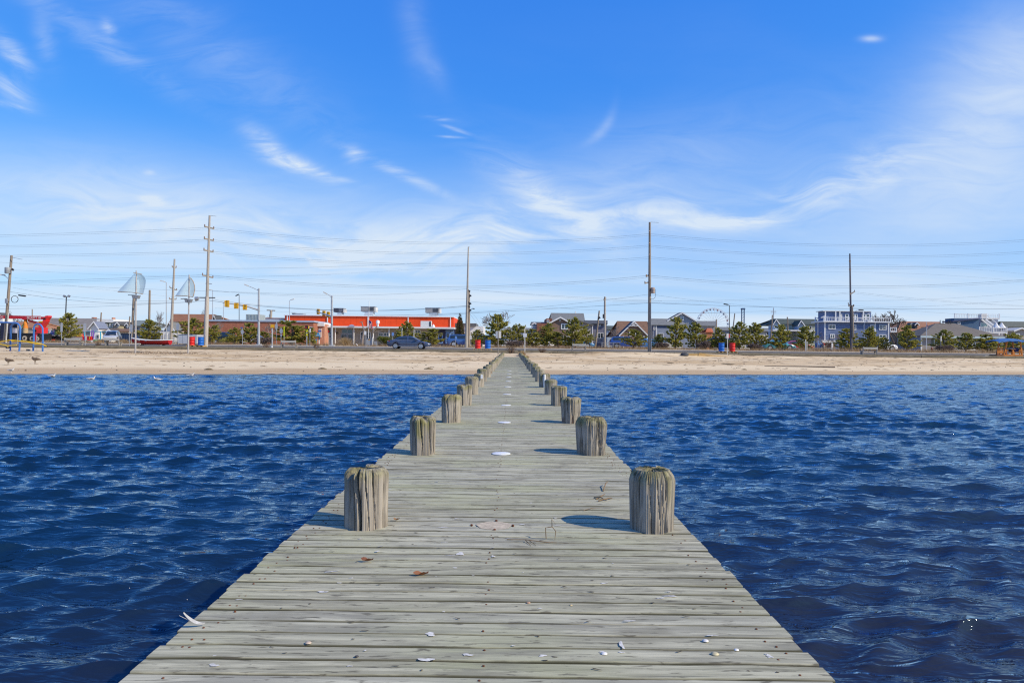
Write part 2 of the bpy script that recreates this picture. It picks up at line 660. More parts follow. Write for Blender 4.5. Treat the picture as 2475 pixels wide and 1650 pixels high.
structure('path', mb, M('path', (.27, .235, .18), .95, .25, .5, bump=.3, spec=.04))
mb = MB()
mb.add([(-300, 85.4, 1.464), (300, 85.4, 1.464), (300, 87.4, 1.512), (-300, 87.4, 1.512)], [(0, 1, 2, 3)])
structure('sidewalk', mb, M('concrete', (.52, .45, .34), .9, .15, .8, bump=.2, spec=.05))

# ---- water
m, nt, bs = new_mat('water')
g = nt.node('ShaderNodeNewGeometry')
pos = g.outputs['Position']
px, py, pz = nt.sep(pos)
f = nt.noise(nt.mapping(pos, scale=(.25, .5, 1)), 1.0, 3)
near = nt.ss(nt.math('SUBTRACT', nt.math('MULTIPLY', px, 0.55), py), -9.0, 1.0)      # shallow tannin-brown water near the pier's outer end
depthc = nt.mix(near, nt.mix(f, (0.0025, 0.014, 0.028), (0.004, 0.020, 0.042)), (0.022, 0.014, 0.006))
nt.put(bs.inputs['Base Color'], depthc)
r1 = nt.noise(nt.mapping(pos, scale=(1.5, 6.0, 1), rot=(0, 0, R(7))), 1.0, 3, 0.55, 0.5)
r2 = nt.noise(nt.mapping(pos, scale=(4.5, 17.0, 1), rot=(0, 0, R(-11))), 1.0, 3, 0.55, 0.6)
hgt = nt.math('ADD', nt.math('MULTIPLY', r1, 0.052), nt.math('MULTIPLY', r2, 0.013))
b2 = nt.node('ShaderNodeBump')
b2.inputs['Strength'].default_value = 1.0
b2.inputs['Distance'].default_value = 1.0
nt.put(b2.inputs['Height'], hgt)
# body colour of the water under a bluish mirror layer
df = nt.node('ShaderNodeBsdfDiffuse')
nt.put(df.inputs['Color'], depthc)
gs = nt.node('ShaderNodeBsdfGlossy')
gs.inputs['Color'].default_value = (0.66, 0.84, 0.97, 1.0)
gs.inputs['Roughness'].default_value = 0.02
fr = nt.node('ShaderNodeFresnel')
fr.inputs['IOR'].default_value = 1.64
for n_ in (df, gs, fr):
    nt.put(n_.inputs['Normal'], b2.outputs[0])
mx = nt.node('ShaderNodeMixShader')
nt.put(mx.inputs[0], fr.outputs[0])
m.node_tree.links.new(df.outputs[0], mx.inputs[1])
m.node_tree.links.new(gs.outputs[0], mx.inputs[2])
m.node_tree.links.new(mx.outputs[0], m.node_tree.nodes['Material Output'].inputs['Surface'])
WATER = m

nr, ncl = 760, 900
yy = 0.7 * (62 / 0.7) ** (np.linspace(0, 1, nr))
ss_ = np.linspace(-1, 1, ncl)
Yg = np.repeat(yy[:, None], ncl, 1)
Xg = ss_[None, :] * (yy[:, None] * 0.98 + 3.0)
cell = np.maximum(np.gradient(yy)[:, None] * 0.55, (yy[:, None] * 0.98 + 3.0) * 2 / ncl)
rs = np.random.RandomState(5)
Zg = np.zeros_like(Xg)
GX = np.zeros_like(Xg)
GY = np.zeros_like(Xg)
lam = np.concatenate([np.linspace(2.0, 0.8, 12), np.geomspace(0.75, 0.11, 62)])
for i, L in enumerate(lam):
    th = R(-90 + 7) + rs.normal(0, 0.36 if L < 1.15 else 0.25)
    k = 2 * math.pi / L
    steep = 0.030 if L > .78 else (0.088 if L > .22 else 0.066)
    a = steep * L / (2 * math.pi) * rs.uniform(.6, 1.4)
    # wander of the phase keeps crests short, curved and never in step
    wob = 1.1 * np.sin(Xg * rs.uniform(.25, .7) / L ** .6 + Yg * rs.uniform(-.3, .3) / L ** .6 + rs.uniform(0, 6.28)) + .8 * np.sin(Yg * rs.uniform(.3, .8) / L ** .6 + rs.uniform(0, 6.28))
    ph = k * (math.cos(th) * Xg + math.sin(th) * Yg) + wob + rs.uniform(0, 6.28)
    env = 0.55 + 0.45 * np.sin(Xg * rs.uniform(.3, 1.0) / max(L, .4) + Yg * rs.uniform(-.9, .9) / max(L, .4) + rs.uniform(0, 6.28))
    wgt = smooth(np.clip((L / cell - 1.6) / 2.4, 0, 1)) * env
    s_, c_ = np.sin(ph), np.cos(ph)
    Zg += a * wgt * s_
    GX += 0.9 * a * wgt * c_ * math.cos(th)
    GY += 0.9 * a * wgt * c_ * math.sin(th)
calm = smooth(np.clip((shore_y(Xg) - Yg) / 4.0, 0.2, 1.0))
gust = 0.86 + 0.28 * np.sin(Xg * .31 + 1.7 * np.sin(Yg * .23)) * np.sin(Yg * .37 + 1.1)
Zg *= calm * gust * 1.25
o = grid_mesh('water', Xg + GX * calm * gust * 1.25, Yg + GY * calm * gust * 1.25, Zg, WATER)
o['kind'] = 'structure'
mb = MB()
mb.add([(-800, -900, -.3), (800, -900, -.3), (800, 62, -.3), (-800, 62, -.3)], [(0, 1, 2, 3)])
structure('open_water', mb, WATER)
mb = MB()
mb.add([(-900, -950, -3), (900, -950, -3), (900, 75, -3), (-900, 75, -3)], [(0, 1, 2, 3)])
structure('sea_bed', mb, M('mud', (.1, .08, .05)))

# foam line along the shore
mb = MB()
r2_ = random.Random(3)
x = -46.0
while x < 46:
    ln = r2_.uniform(.5, 2.6)
    if r2_.random() < .55:
        n = 8
        top, bot = [], []
        for i in range(n + 1):
            xx = x + ln * i / n
            ys0 = float(shore_y(xx)) + r2_.uniform(-.10, .10)
            wd = .10 * math.sin(math.pi * i / n) + .01
            top.append((xx, ys0 + wd, .045))
            bot.append((xx, ys0 - wd, .045))
        for i in range(n):
            mb.add([bot[i], bot[i + 1], top[i + 1], top[i]], [(0, 1, 2, 3)])
    x += ln + r2_.uniform(.2, 3.5)
stuff('shore_foam', 'thin broken line of white foam where the water meets the sand', 'foam', mb, M('foam', (.8, .8, .78), .7, .05))
mb = MB()
for cx, cy, sp, n in ((5.2, 5.9, 1.6, 24), (6.6, 5.0, 1.3, 14), (-3.5, 4.4, .9, 8), (4.2, 8.4, 2.0, 10), (3.2, 3.4, .8, 7)):
    for i in range(n):
        x, y = r2_.gauss(cx, sp), r2_.gauss(cy, sp * .5)
        if -1.3 < x < 1.15:
            continue
        r = r2_.uniform(.0015, .0035)
        i0 = int(np.clip(np.searchsorted(yy, y), 1, nr - 2))
        j0 = int(np.clip((x / (y * .98 + 3.0) + 1) / 2 * (ncl - 1), 1, ncl - 2))
        z = float(Zg[i0, j0]) + .008
        mb.lathe([(r * .5, 0), (r, r * .5), (r * .6, r)], 5, (x, y, z))
stuff('foam_flecks', 'scattered white foam bubbles floating on the waves near the pier', 'foam', mb, MATS['foam'])

# ================================================================== pier
PX0, PX1, DECK = -1.141, 0.981, 0.8
m, nt, bs = new_mat('deck_wood')
tcn = nt.node('ShaderNodeTexCoord')
oi = nt.node('ShaderNodeObjectInfo')
rnd = oi.outputs['Random']
shift = nt.comb(nt.math('MULTIPLY', rnd, 173.0), nt.math('MULTIPLY', rnd, 91.0), 0.0)
vec = nt.vmath('ADD', tcn.outputs['Object'], shift)
g = nt.node('ShaderNodeNewGeometry')
wpos = g.outputs['Position']
grain = nt.noise(nt.mapping(vec, scale=(1.3, 30, 24)), 1.0, 6, 0.70, 0.6)
blot = nt.noise(nt.mapping(vec, scale=(1.8, 9, 6)), 1.0, 5, 0.62, 0.6)
wide = nt.noise(nt.mapping(wpos, scale=(.8, .8, 0)), 1.0, 4, 0.55)
c = nt.mix(nt.ss(grain, 0.3, 0.72), (0.205, 0.195, 0.130), (0.55, 0.52, 0.365))
c = nt.mix(nt.ss(wide, 0.42, 0.68, 0.0, 0.55), c, (0.40, 0.41, 0.21))     # faint green algae
c = nt.mix(nt.ss(blot, 0.47, 0.66, 0.0, 0.72), c, (0.20, 0.188, 0.135))
c = nt.mix(nt.ss(rnd, 0.0, 1.0, 0.0, 0.25), c, (0.50, 0.49, 0.42))
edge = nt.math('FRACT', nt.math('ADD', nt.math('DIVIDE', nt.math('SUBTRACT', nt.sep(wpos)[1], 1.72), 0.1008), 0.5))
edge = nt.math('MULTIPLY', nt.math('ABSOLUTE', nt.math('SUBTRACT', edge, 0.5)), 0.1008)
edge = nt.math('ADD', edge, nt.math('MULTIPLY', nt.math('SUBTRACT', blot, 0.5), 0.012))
c = nt.mix(nt.ss(edge, 0.0405, 0.0470, 0.0, 0.92), c, (0.055, 0.052, 0.026))   # seam shade painted into the colour along the board edges
stn = nt.noise(nt.mapping(wpos, scale=(1.5, 2.4, 0)), 1.0, 4, 0.6, 0.8)
c = nt.mix(nt.ss(stn, 0.54, 0.72, 0.0, 0.55), c, (0.185, 0.17, 0.115))
knot = nt.noise(nt.mapping(vec, scale=(5.5, 26, 10)), 1.0, 3, 0.5, 0.9)
c = nt.mix(nt.ss(knot, 0.69, 0.76, 0.0, 0.8), c, (0.085, 0.072, 0.055))
crk = nt.noise(nt.mapping(vec, scale=(1.1, 75, 20)), 1.0, 3, 0.5, 0.3)
crack = nt.ss(crk, 0.66, 0.71)
c = nt.mix(nt.math('MULTIPLY', crack, 0.75), c, (0.075, 0.068, 0.052))
spk = nt.noise(nt.mapping(vec, scale=(9, 55, 20)), 1.0, 4, 0.62, 0.3)
c = nt.mix(nt.ss(spk, 0.57, 0.66, 0.0, 0.8), c, (0.09, 0.08, 0.055))
chalk = nt.noise(nt.mapping(wpos, scale=(3.0, 7.0, 0)), 1.0, 4, 0.6, 0.4)
c = nt.mix(nt.ss(chalk, 0.72, 0.80, 0.0, 0.6), c, (0.62, 0.63, 0.62))
nt.put(bs.inputs['Base Color'], c)
bs.inputs['Roughness'].default_value = 0.86
bs.inputs['Specular IOR Level'].default_value = 0.25
b2 = nt.node('ShaderNodeBump')
b2.inputs['Strength'].default_value = 0.55
b2.inputs['Distance'].default_value = 0.006
nt.put(b2.inputs['Height'], nt.math('SUBTRACT', grain, nt.math('MULTIPLY', crack, 1.3)))
nt.put(bs.inputs['Normal'], b2.outputs[0])
WOOD = m

PITCH_ = 0.1008


def plank_geo(seed):
    """one deck board: worn rounded edges, slightly crooked"""
    r = random.Random(seed)
    L = PX1 - PX0
    n = 11
    mb_ = MB()
    wdt = (PITCH_ - r.uniform(.005, .0095)) / 2
    prev = None
    for i in range(n):
        x = -L / 2 + L * i / (n - 1) + (r.uniform(-.015, .013) if i in (0, n - 1) else 0)
        ya, yb = -wdt + r.gauss(0, .0011), wdt + r.gauss(0, .0011)
        zt = r.gauss(0, .0010)
        ch = .0045
        ring = [(x, ya, -.038), (x, ya, zt - ch), (x, ya + ch, zt), (x, 0, zt + .0008), (x, yb - ch, zt), (x, yb, zt - ch), (x, yb, -.038)]
        b = len(mb_.v)
        mb_.v.extend(ring)
        k = len(ring)
        if prev is not None:
            for j in range(k):
                j2 = (j + 1) % k
                mb_.f.append((prev + j, b + j, b + j2, prev + j2))
        else:
            mb_.f.append(tuple(b + j for j in range(k)))
        prev = b
    mb_.f.append(tuple(prev + j for j in range(7))[::-1])
    # rounded nail heads near both edges and the middle stringer
    return mb_


pier = Thing('pier', 'long narrow pier of weathered grey boards running straight out to the beach', 'pier', (0, 0, DECK))
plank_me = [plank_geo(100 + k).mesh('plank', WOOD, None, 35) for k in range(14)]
pr = random.Random(21)
y = 1.72
for i in range(300):
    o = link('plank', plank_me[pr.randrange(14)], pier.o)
    o.location = ((PX0 + PX1) / 2, y, pr.gauss(0, .0011) - .002)
    o.rotation_euler = (pr.gauss(0, .006), 0, pr.gauss(0, .0007) + (math.pi if pr.random() < .5 else 0))
    y += PITCH_
Y_STUFF = y
mb = MB()
y = -2.5
while y < 63.6:
    if not (1.72 - .09 < y < Y_STUFF - .02):
        e0, e1 = pr.uniform(-.008, .008), pr.uniform(-.008, .008)
        dz_ = pr.gauss(0, .0015) - .002
        mb.box(PX0 + e0, PX1 + e1, y - PITCH_ / 2 + .003, y + PITCH_ / 2 - .003, DECK - .038 + dz_, DECK + dz_)
    y += PITCH_
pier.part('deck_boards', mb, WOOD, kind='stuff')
UNDER = M('stringer_wood', (.20, .18, .14), .9, .3, 2, streak=(12, 1, 12))
for x in (PX0 + .09, -.09, PX1 - .09):
    mb = MB().box(x - .04, x + .04, -2.5, 63.4, DECK - .28, DECK - .0415)
    pier.part('stringer', mb, UNDER)

# nail heads: rusty dots over the stringers
mb = MB()
y = 1.72
for i in range(110):
    for x in (PX0 + .075, PX0 + .105, -.09, PX1 - .075, PX1 - .105):
        if pr.random() < .8:
            r = .0042
            xx, yy_ = x + pr.gauss(0, .008), y + pr.choice((-.022, .022)) + pr.gauss(0, .004)
            mb.lathe([(r, -.004), (r, .0012), (r * .5, .002)], 6, (xx, yy_, DECK - .0005))
    y += PITCH_
pier.part('nail_head', mb, M('rust', (.13, .045, .02), .9, .3), kind='stuff')

# ---- pilings standing up through the deck, in pairs
m, nt, bs = new_mat('piling_wood')
tcn = nt.node('ShaderNodeTexCoord')
oi = nt.node('ShaderNodeObjectInfo')
vec0 = tcn.outputs['Object']
vec = nt.vmath('ADD', vec0, nt.comb(nt.math('MULTIPLY', oi.outputs['Random'], 40.0), 3.0, 0.0))
zz = nt.sep(vec0)[2]
gr = nt.noise(nt.mapping(vec, scale=(34, 34, 2.2)), 1.0, 6, 0.66, 0.5)
bl = nt.noise(nt.mapping(vec, scale=(9, 9, 2.5)), 1.0, 4, 0.6, 0.5)
c = nt.mix(nt.ss(gr, 0.3, 0.7), (0.150, 0.130, 0.100), (0.41, 0.365, 0.30))
c = nt.mix(nt.ss(bl, 0.46, 0.7, 0.0, 0.7), c, (0.43, 0.38, 0.31))
ck = nt.noise(nt.mapping(vec, scale=(48, 48, 1.1)), 1.0, 3, 0.5, 0.4)
c = nt.mix(nt.ss(ck, 0.64, 0.70, 0.0, 0.75), c, (0.035, 0.03, 0.024))
gn = nt.node('ShaderNodeNewGeometry')
endg = nt.ss(nt.sep(gn.outputs['True Normal'])[2], 0.62, 0.9)
mossn = nt.noise(nt.mapping(vec, scale=(9, 9, 4)), 1.0, 5, 0.65, 0.4)
patch = nt.noise(nt.mapping(vec, scale=(7, 7, 7)), 1.0, 3, 0.6)
topm = nt.math('MULTIPLY', nt.ss(nt.math('ADD', zz, nt.math('MULTIPLY', mossn, 0.13)), 0.295, 0.385), nt.ss(patch, 0.34, 0.56, 0.35, 1.0))
c = nt.mix(nt.math('MULTIPLY', topm, 0.75), c, nt.mix(nt.ss(gr, .35, .65), (0.060, 0.056, 0.020), (0.225, 0.215, 0.065)))
moss_side = nt.math('MULTIPLY', nt.ss(nt.noise(nt.mapping(vec, scale=(5, 5, 1.4)), 1.0, 3), 0.55, 0.68), nt.ss(zz, 0.08, 0.24))
c = nt.mix(nt.math('MULTIPLY', moss_side, 0.8), c, (0.19, 0.185, 0.04))
stain = nt.math('MULTIPLY', nt.ss(nt.noise(nt.mapping(vec, scale=(4, 4, 3)), 1.0, 3), 0.60, 0.70), nt.ss(zz, 0.16, 0.02))
c = nt.mix(nt.math('MULTIPLY', stain, 0.7), c, (0.13, 0.06, 0.035))
c = nt.mix(nt.math('MULTIPLY', endg, 0.8), c, nt.mix(nt.ss(bl, .35, .7), (0.17, 0.16, 0.13), (0.34, 0.325, 0.29)))   # grey end grain
spk = nt.noise(nt.mapping(vec, scale=(26, 26, 20)), 1.0, 2, 0.5)
c = nt.mix(nt.ss(spk, 0.76, 0.80, 0.0, 0.8), c, (0.62, 0.60, 0.57))
nt.put(bs.inputs['Base Color'], c)
bs.inputs['Roughness'].default_value = 0.9
bs.inputs['Specular IOR Level'].default_value = 0.2
b2 = nt.node('ShaderNodeBump')
b2.inputs['Strength'].default_value = 0.6
b2.inputs['Distance'].default_value = 0.008
nt.put(b2.inputs['Height'], nt.math('ADD', gr, nt.math('MULTIPLY', nt.ss(ck, 0.62, 0.72), -1.0)))
nt.put(bs.inputs['Normal'], b2.outputs[0])
PILE = m


def piling_mesh(seed, r_top, r_base, h, chamfer=.05, notch=0.03, n=88, cracks=(), soft=1.0):
    """worn round timber: checks and grooves down the sides, broken weathered top"""
    r = random.Random(seed)
    checks = [(r.uniform(0, 6.28), r.uniform(.02, .05), r.uniform(.002, .007)) for _ in range(6)]
    checks += [(R(a_), w_, d_) for a_, w_, d_ in cracks]
    lob = [(k, r.uniform(0, 6.28), r.uniform(.003, .010) * soft) for k in (2, 3, 5)]
    fine_ = [r.gauss(0, .0022) for _ in range(n)]
    topn = [0.0] * n
    for _ in range(7):
        c0, wd, dp = r.uniform(0, 6.28), r.uniform(.12, .5), r.uniform(-.6, 1.0) * notch
        for k in range(n):
            d = (2 * math.pi * k / n - c0 + math.pi) % (2 * math.pi) - math.pi
            topn[k] += -dp * math.exp(-(d / wd) ** 2)
    zs_ = [-1.9, -.06, -.004, .0] + [h * t for t in (.05, .13, .22, .32, .42, .52, .62, .71, .79)] + [h - chamfer, h - chamfer * .55, h - chamfer * .2, h]
    rings = []
    for z in zs_:
        t = max(0, z) / h
        rb = r_base + (r_top - r_base) * t
        top = max(0.0, (z - (h - chamfer)) / chamfer)
        ring = []
        for k in range(n):
            a = 2 * math.pi * k / n
            rr = rb + fine_[k]
            for kk, ph, am in lob:
                rr += am * math.sin(kk * a + ph)
            for c0, wd, dp in checks:
                d = (a - c0 + .10 * math.sin(z * 9 + c0) + math.pi) % (2 * math.pi) - math.pi
                rr -= (1 - .8 * top) * dp * math.exp(-(d / wd) ** 2) * (0.45 + .55 * min(1, max(0, z / h + .15)))
            rr *= 1 - .26 * top ** 1.6
            zz_ = z + (topn[k] * min(1, max(0, (t - .6) / .4)) if t > .6 else 0)
            ring.append((rr * math.cos(a), rr * math.sin(a), zz_))
        rings.append(ring)
    for fr in (.72, .42, .16):
        last = rings[-1]
        rings.append([(x * fr / (1 if fr == .72 else (.72 if fr == .42 else .42)) * 1.0, y * fr / (1 if fr == .72 else (.72 if fr == .42 else .42)), z * .35 + (h - notch * .3) * .65 + r.gauss(0, .005)) for x, y, z in last])
    mb_ = MB()
    for ring in rings:
        mb_.v.extend(ring)
    for i in range(len(rings) - 1):
        for k in range(n):
            k2 = (k + 1) % n
            mb_.f.append((i * n + k, i * n + k2, (i + 1) * n + k2, (i + 1) * n + k))
    mb_.f.append(tuple((len(rings) - 1) * n + k for k in range(n)))
    return mb_


ORD = ['nearest', 'second', 'third', 'fourth', 'fifth', 'sixth', 'seventh', 'eighth', 'ninth', 'tenth', 'eleventh', 'twelfth', 'thirteenth', 'fourteenth',
       'fifteenth', 'sixteenth', 'seventeenth', 'eighteenth', 'nineteenth', 'twentieth', 'twenty-first', 'twenty-second', 'twenty-third', 'twenty-fourth']
SPECIAL = {
    (0, 0): ('thick grey piling with deep open cracks and a broken lumpy top, nearest on the left', -.800, .121, .118, .322, .035, .050),
    (1, 0): ('nearest piling on the pier\'s right, flat top over a green mossy chamfer', .786, .124, .114, .326, .058, .003),
    (0, 1): ('second piling along the pier\'s left, one dark split down its front', -.815, .126, .117, .338, .040, .018),
    (1, 1): ('fat second piling along the pier\'s right, tapering downward, reddish stain at its foot', .757, .150, .126, .345, .065, .022),
    (0, 2): ('third piling along the pier\'s left, heavily grooved with ragged mossy rim', -.785, .134, .122, .360, .045, .040),
    (1, 2): ('third piling along the pier\'s right, twisted grain and wider at the top', .785, .140, .118, .335, .035, .035),
    (0, 3): ('fourth piling along the pier\'s left, pale chipped rim', -.79, .132, .124, .345, .03, .02),
    (1, 3): ('fourth piling along the pier\'s right, yellow-green moss down its sunlit side', .80, .130, .122, .330, .02, .015),
    (1, 5): ('sixth piling along the pier\'s right with a white plastic pipe fixed to its face', .81, .135, .125, .335, .035, .03),
}
r3c = random.Random(17)
CRK = {(0, 0): ((247, .018, .03), (263, .05, .075), (285, .014, .025), (305, .016, .03)),
       (1, 0): ((252, .012, .012), (276, .012, .014), (290, .012, .014), (301, .012, .016))}
far_me = [piling_mesh(500 + k, .132, .122, .34, .04, .014, 40).mesh('piling', PILE, None, 50) for k in range(7)]
PVC = M('white_plastic', (.78, .78, .76), .4, .05)
for k in range(24):
    for s in (0, 1):
        yb = 3.79 + 2.575 * k + (-.05 if s == 0 else .05)
        if k == 0:
            yb = 3.79
        label = f'{ORD[k]} weathered piling from the near end along the pier\'s {"left" if s == 0 else "right"}'
        x = (-.80 if s == 0 else .80) + pr.uniform(-.02, .02)
        if (s, k) in SPECIAL:
            label, x, rt, rb, h, ch, no = SPECIAL[(s, k)]
            me = piling_mesh(900 + k * 2 + s, rt, rb, h, ch, no, 200 if k < 2 else 110, CRK.get((s, k), ((r3c.uniform(200, 340), .03, .03) for _ in range(4))), .3 if (s, k) == (1, 0) else .8).mesh('piling', PILE, None, 50)
            sc_ = (1, 1, 1)
        else:
            me = far_me[(k * 2 + s * 3) % 7]
            q = pr.uniform(.92, 1.08)
            sc_ = (q, q, pr.uniform(.92, 1.12))
        root = Thing('piling', label, 'piling', (x, yb, DECK), 'pilings along the pier')
        o = link('post', me, root.o)
        o.scale = sc_
        root.o.rotation_euler = (pr.gauss(0, .012), pr.gauss(0, .012), 0 if (s, k) in SPECIAL else pr.uniform(0, 6.28))
        if (s, k) == (1, 5):
            root.o.rotation_euler = (0, 0, 0)
            root.part('pipe', MB().tube([(x - .01, yb - .165, DECK - .3), (x - .01, yb - .165, DECK + .31)], .027, 12), PVC, sm=40)
        if (s, k) == (0, 5):
            root.o.rotation_euler = (0, 0, 0)
            root.part('plate', MB().box(x + .045, x + .10, yb - .155, yb - .143, DECK + .20, DECK + .30), PVC)

# gap-hiding collars are not built: boards butt against the pilings as on the real pier
# ---- round white discs down the middle of the deck
DISC = M('disc_white', (.72, .73, .72), .6, .12, 14)
DISCL = ['nearest round white disc screwed to the middle of the deck', 'second round white disc along the deck from the near end', 'third round white disc along the deck',
         'fourth round white disc along the deck', 'fifth round white disc along the deck', 'sixth round white disc along the deck', 'seventh round white disc along the deck',
         'eighth round white disc along the deck', 'ninth round white disc along the deck']
for i in range(9):
    yb = 3.79 + 2.575 * (i + 1) - .03
    rr = .083 if i else .086
    mb = MB().lathe([(rr, -.001), (rr, .003), (rr - .004, .005), (.012, .005)], 28, (-.088, yb, DECK + .0005))
    for a in (90, 270):
        mb.lathe([(.006, .004), (.006, .007)], 6, (-.088 + .06 * math.cos(R(a)), yb + .06 * math.sin(R(a)), DECK))
    single('disc', DISCL[i], 'disc', mb, DISC, (-.088, yb, DECK), 'white discs on the deck', 40)
# where the first disc is missing: pinkish bare patch with four bolt heads
mb = MB()
n = 26
ring = [(-.088 + (.098 + .008 * math.sin(5 * a)) * math.cos(a), 3.80 + .085 * math.sin(a), DECK + .0022) for a in [2 * math.pi * i / n for i in range(n)]]
mb.add(ring, [tuple(range(n))])
t = Thing('bare_patch', 'pinkish round bare mark with four rusty bolts between the nearest pilings', 'mark', (-.088, 3.80, DECK))
t.part('patch', mb, M('pink_patch', (.50, .42, .30), .9, .25, 30))
for a, b in ((-.125, 0), (.105, .0), (.01, .10), (.005, -.09)):
    t.part('bolt', MB().lathe([(.007, -.002), (.007, .006), (.004, .008)], 8, (-.088 + a, 3.80 + b, DECK)), M('rust', (.13, .045, .02)), sm=40)

# ---- bird droppings, shells, leaves, twigs
def blob(mb_, x, y, rx, ry, ang, seed, z=.0016):
    r = random.Random(seed)
    n = 14
    ph = [r.uniform(0, 6.28) for _ in range(4)]
    pts = []
    for i in range(n):
        a = 2 * math.pi * i / n
        q = 1 + .28 * math.sin(2 * a + ph[0]) + .22 * math.sin(3 * a + ph[1]) + .16 * math.sin(5 * a + ph[2])
        u_, v_ = rx * q * math.cos(a), ry * q * math.sin(a)
        pts.append((x + u_ * math.cos(ang) - v_ * math.sin(ang), y + u_ * math.sin(ang) + v_ * math.cos(ang), DECK + z))
    mb_.add(pts + [(x, y, DECK + z + .0005)], [(i, (i + 1) % n, n) for i in range(n)])


def deck_at(u, v):
    p = W(u, v, 10)
    k = (CAM.z - DECK) / (CAM.z - p.z)
    return CAM + (p - CAM) * k


mb = MB()
spots = [(1112, 1338, .034, .018, .5), (1090, 1341, .030, .006, 0), (912, 1332, .016, .008, .2), (920, 1320, .018, .003, .5), (800, 1381, .036, .006, .35), (1040, 1532, .024, .014, 0),
         (1502, 1558, .012, .022, .1), (1502, 1576, .012, .005, 0), (1030, 1594, .030, .012, 0), (1130, 1582, .022, .008, 0), (1103, 1253, .016, .007, .2), (1262, 1267, .020, .010, 0),
         (1860, 1585, .012, .012, 0), (1620, 1440, .032, .008, 0), (1616, 1430, .014, .004, 0), (1460, 1409, .022, .006, 0), (1347, 1270, .020, .006, .1), (1455, 1243, .016, .005, 0),
         (1075, 1310, .020, .004, .1), (1100, 1372, .018, .005, 0), (870, 1302, .014, .006, 0), (890, 1316, .022, .003, 0), (964, 1152, .018, .005, 0), (942, 1182, .020, .005, .2),
         (1056, 1164, .022, .005, 0), (1440, 1172, .03, .004, 0), (1500, 1140, .02, .005, 0), (1283, 1215, .018, .006, 0), (1230, 1300, .02, .004, .1), (1192, 1344, .014, .01, 0),
         (780, 1430, .030, .008, .2), (1520, 1500, .03, .004, 0), (1720, 1535, .026, .004, 0), (1305, 1470, .012, .004, 0)]
for i, (u, v, rx, ry, a) in enumerate(spots):
    p = deck_at(u, v)
    blob(mb, p.x, p.y, rx * .7, ry, a, i)
r3 = random.Random(77)
for i in range(110):
    y = 2.1 + 30 * r3.random() ** 1.5
    x = r3.uniform(PX0 + .05, PX1 - .05)
    q = r3.uniform(.002, .0055) * (1 + .5 * (r3.random() < .3)) * (1 + y * .03)
    blob(mb, x, y, q * r3.uniform(1, 3.2), q, r3.uniform(-.4, .4), 1000 + i)
stuff('bird_droppings', 'white bird droppings splashed over the grey boards of the pier', 'droppings', mb, M('dropping', (.62, .60, .54), .85, .25, 60))
# small dark debris flecks
mb = MB()
for i in range(260):
    y = 2.1 + 16 * r3.random() ** 1.4
    x = r3.uniform(PX0 + .04, PX1 - .04)
    blob(mb, x, y, r3.uniform(.004, .014), r3.uniform(.0015, .004), r3.uniform(-.5, .5), 4000 + i, .002)
stuff('dirt_flecks', 'small dark flecks of dirt and bark lying on the pier boards', 'dirt', mb, M('dirt_dark', (.07, .055, .04), .9, .3))


def shell(u, v, r, label, col):
    r *= 0.5
    p = deck_at(u, v)
    mb_ = MB()
    n = 12
    b = []
    for j, (fr, z) in enumerate(((1, 0), (.8, .35), (.4, .52), (.05, .55))):
        for i in range(n):
            a = 2 * math.pi * i / n
            e = 1 + .08 * math.sin(a * 6)
            mb_.v.append((p.x + r * fr * e * math.cos(a) * 1.25, p.y + r * fr * e * math.sin(a), DECK + .002 + r * z))
    for j in range(3):
        for i in range(n):
            i2 = (i + 1) % n
            mb_.f.append((j * n + i, j * n + i2, (j + 1) * n + i2, (j + 1) * n + i))
    mb_.f.append(tuple(3 * n + i for i in range(n)))
    single('shell', label, 'shell', mb_, M('shell_' + label.split()[0], col, .5, .25, 60), (p.x, p.y, DECK), 'shells dropped on the deck', 50)


shell(1460, 1580, .018, 'white half clam shell on the boards beside a pale smear', (.72, .70, .66))
shell(1705, 1549, .018, 'chipped white shell with a dark spot near the pier\'s right edge', (.66, .64, .62))
shell(1780, 1571, .014, 'small clean white shell nearest the pier\'s right edge', (.75, .74, .7))
shell(1728, 1581, .022, 'yellowish broken oyster shell pieces on the near boards', (.52, .46, .28))
shell(1277, 1457, .014, 'brown-rimmed open shell in the middle of the near boards', (.42, .26, .16))
shell(745, 1554, .018, 'brown and white shell lying on the left near boards', (.50, .40, .30))
shell(1380, 1463, .010, 'tiny golden shell in a plank gap', (.55, .42, .22))
shell(862, 1587, .012, 'dark hooked mussel shell near the front', (.06, .055, .05))


def leaf(u, v, ln, ang, label, col):
    p = deck_at(u, v)
    mb_ = MB()
    n = 6
    ca, sa = math.cos(ang), math.sin(ang)
    for i in range(n + 1):
        t = i / n
        wd = .28 * ln * math.sin(math.pi * min(1, t * .94 + .04)) + .002
        for s in (-1, 0, 1):
            x, y = (t - .5) * ln, s * wd * .6
            z = .004 + (abs(s) * .55 * wd) + .010 * (t - .5) ** 2 * 4 + .006 * math.sin(t * 7) * s
            mb_.v.append((p.x + x * ca - y * sa, p.y + x * sa + y * ca, DECK + max(z, .003)))
    for i in range(n):
        for s in range(2):
            a = i * 3 + s
            mb_.f.append((a, a + 1, a + 4, a + 3))
    single('leaf', label, 'leaf', mb_, M('leaf_' + label.split()[0], col, .6, .3, 40), (p.x, p.y, DECK), 'dead leaves on the deck', 60)


leaf(1017, 1391, .066, .15, 'curled russet dead leaf in the middle of the boards', (.26, .09, .035))
leaf(887, 1357, .058, -.05, 'thin reddish dead leaf left of the russet one', (.24, .085, .04))
leaf(958, 1258, .034, .1, 'brown leaf scrap beside the nearest left piling', (.24, .13, .06))

DRY = M('dry_stem', (.20, .13, .065), .8, .3, 20)


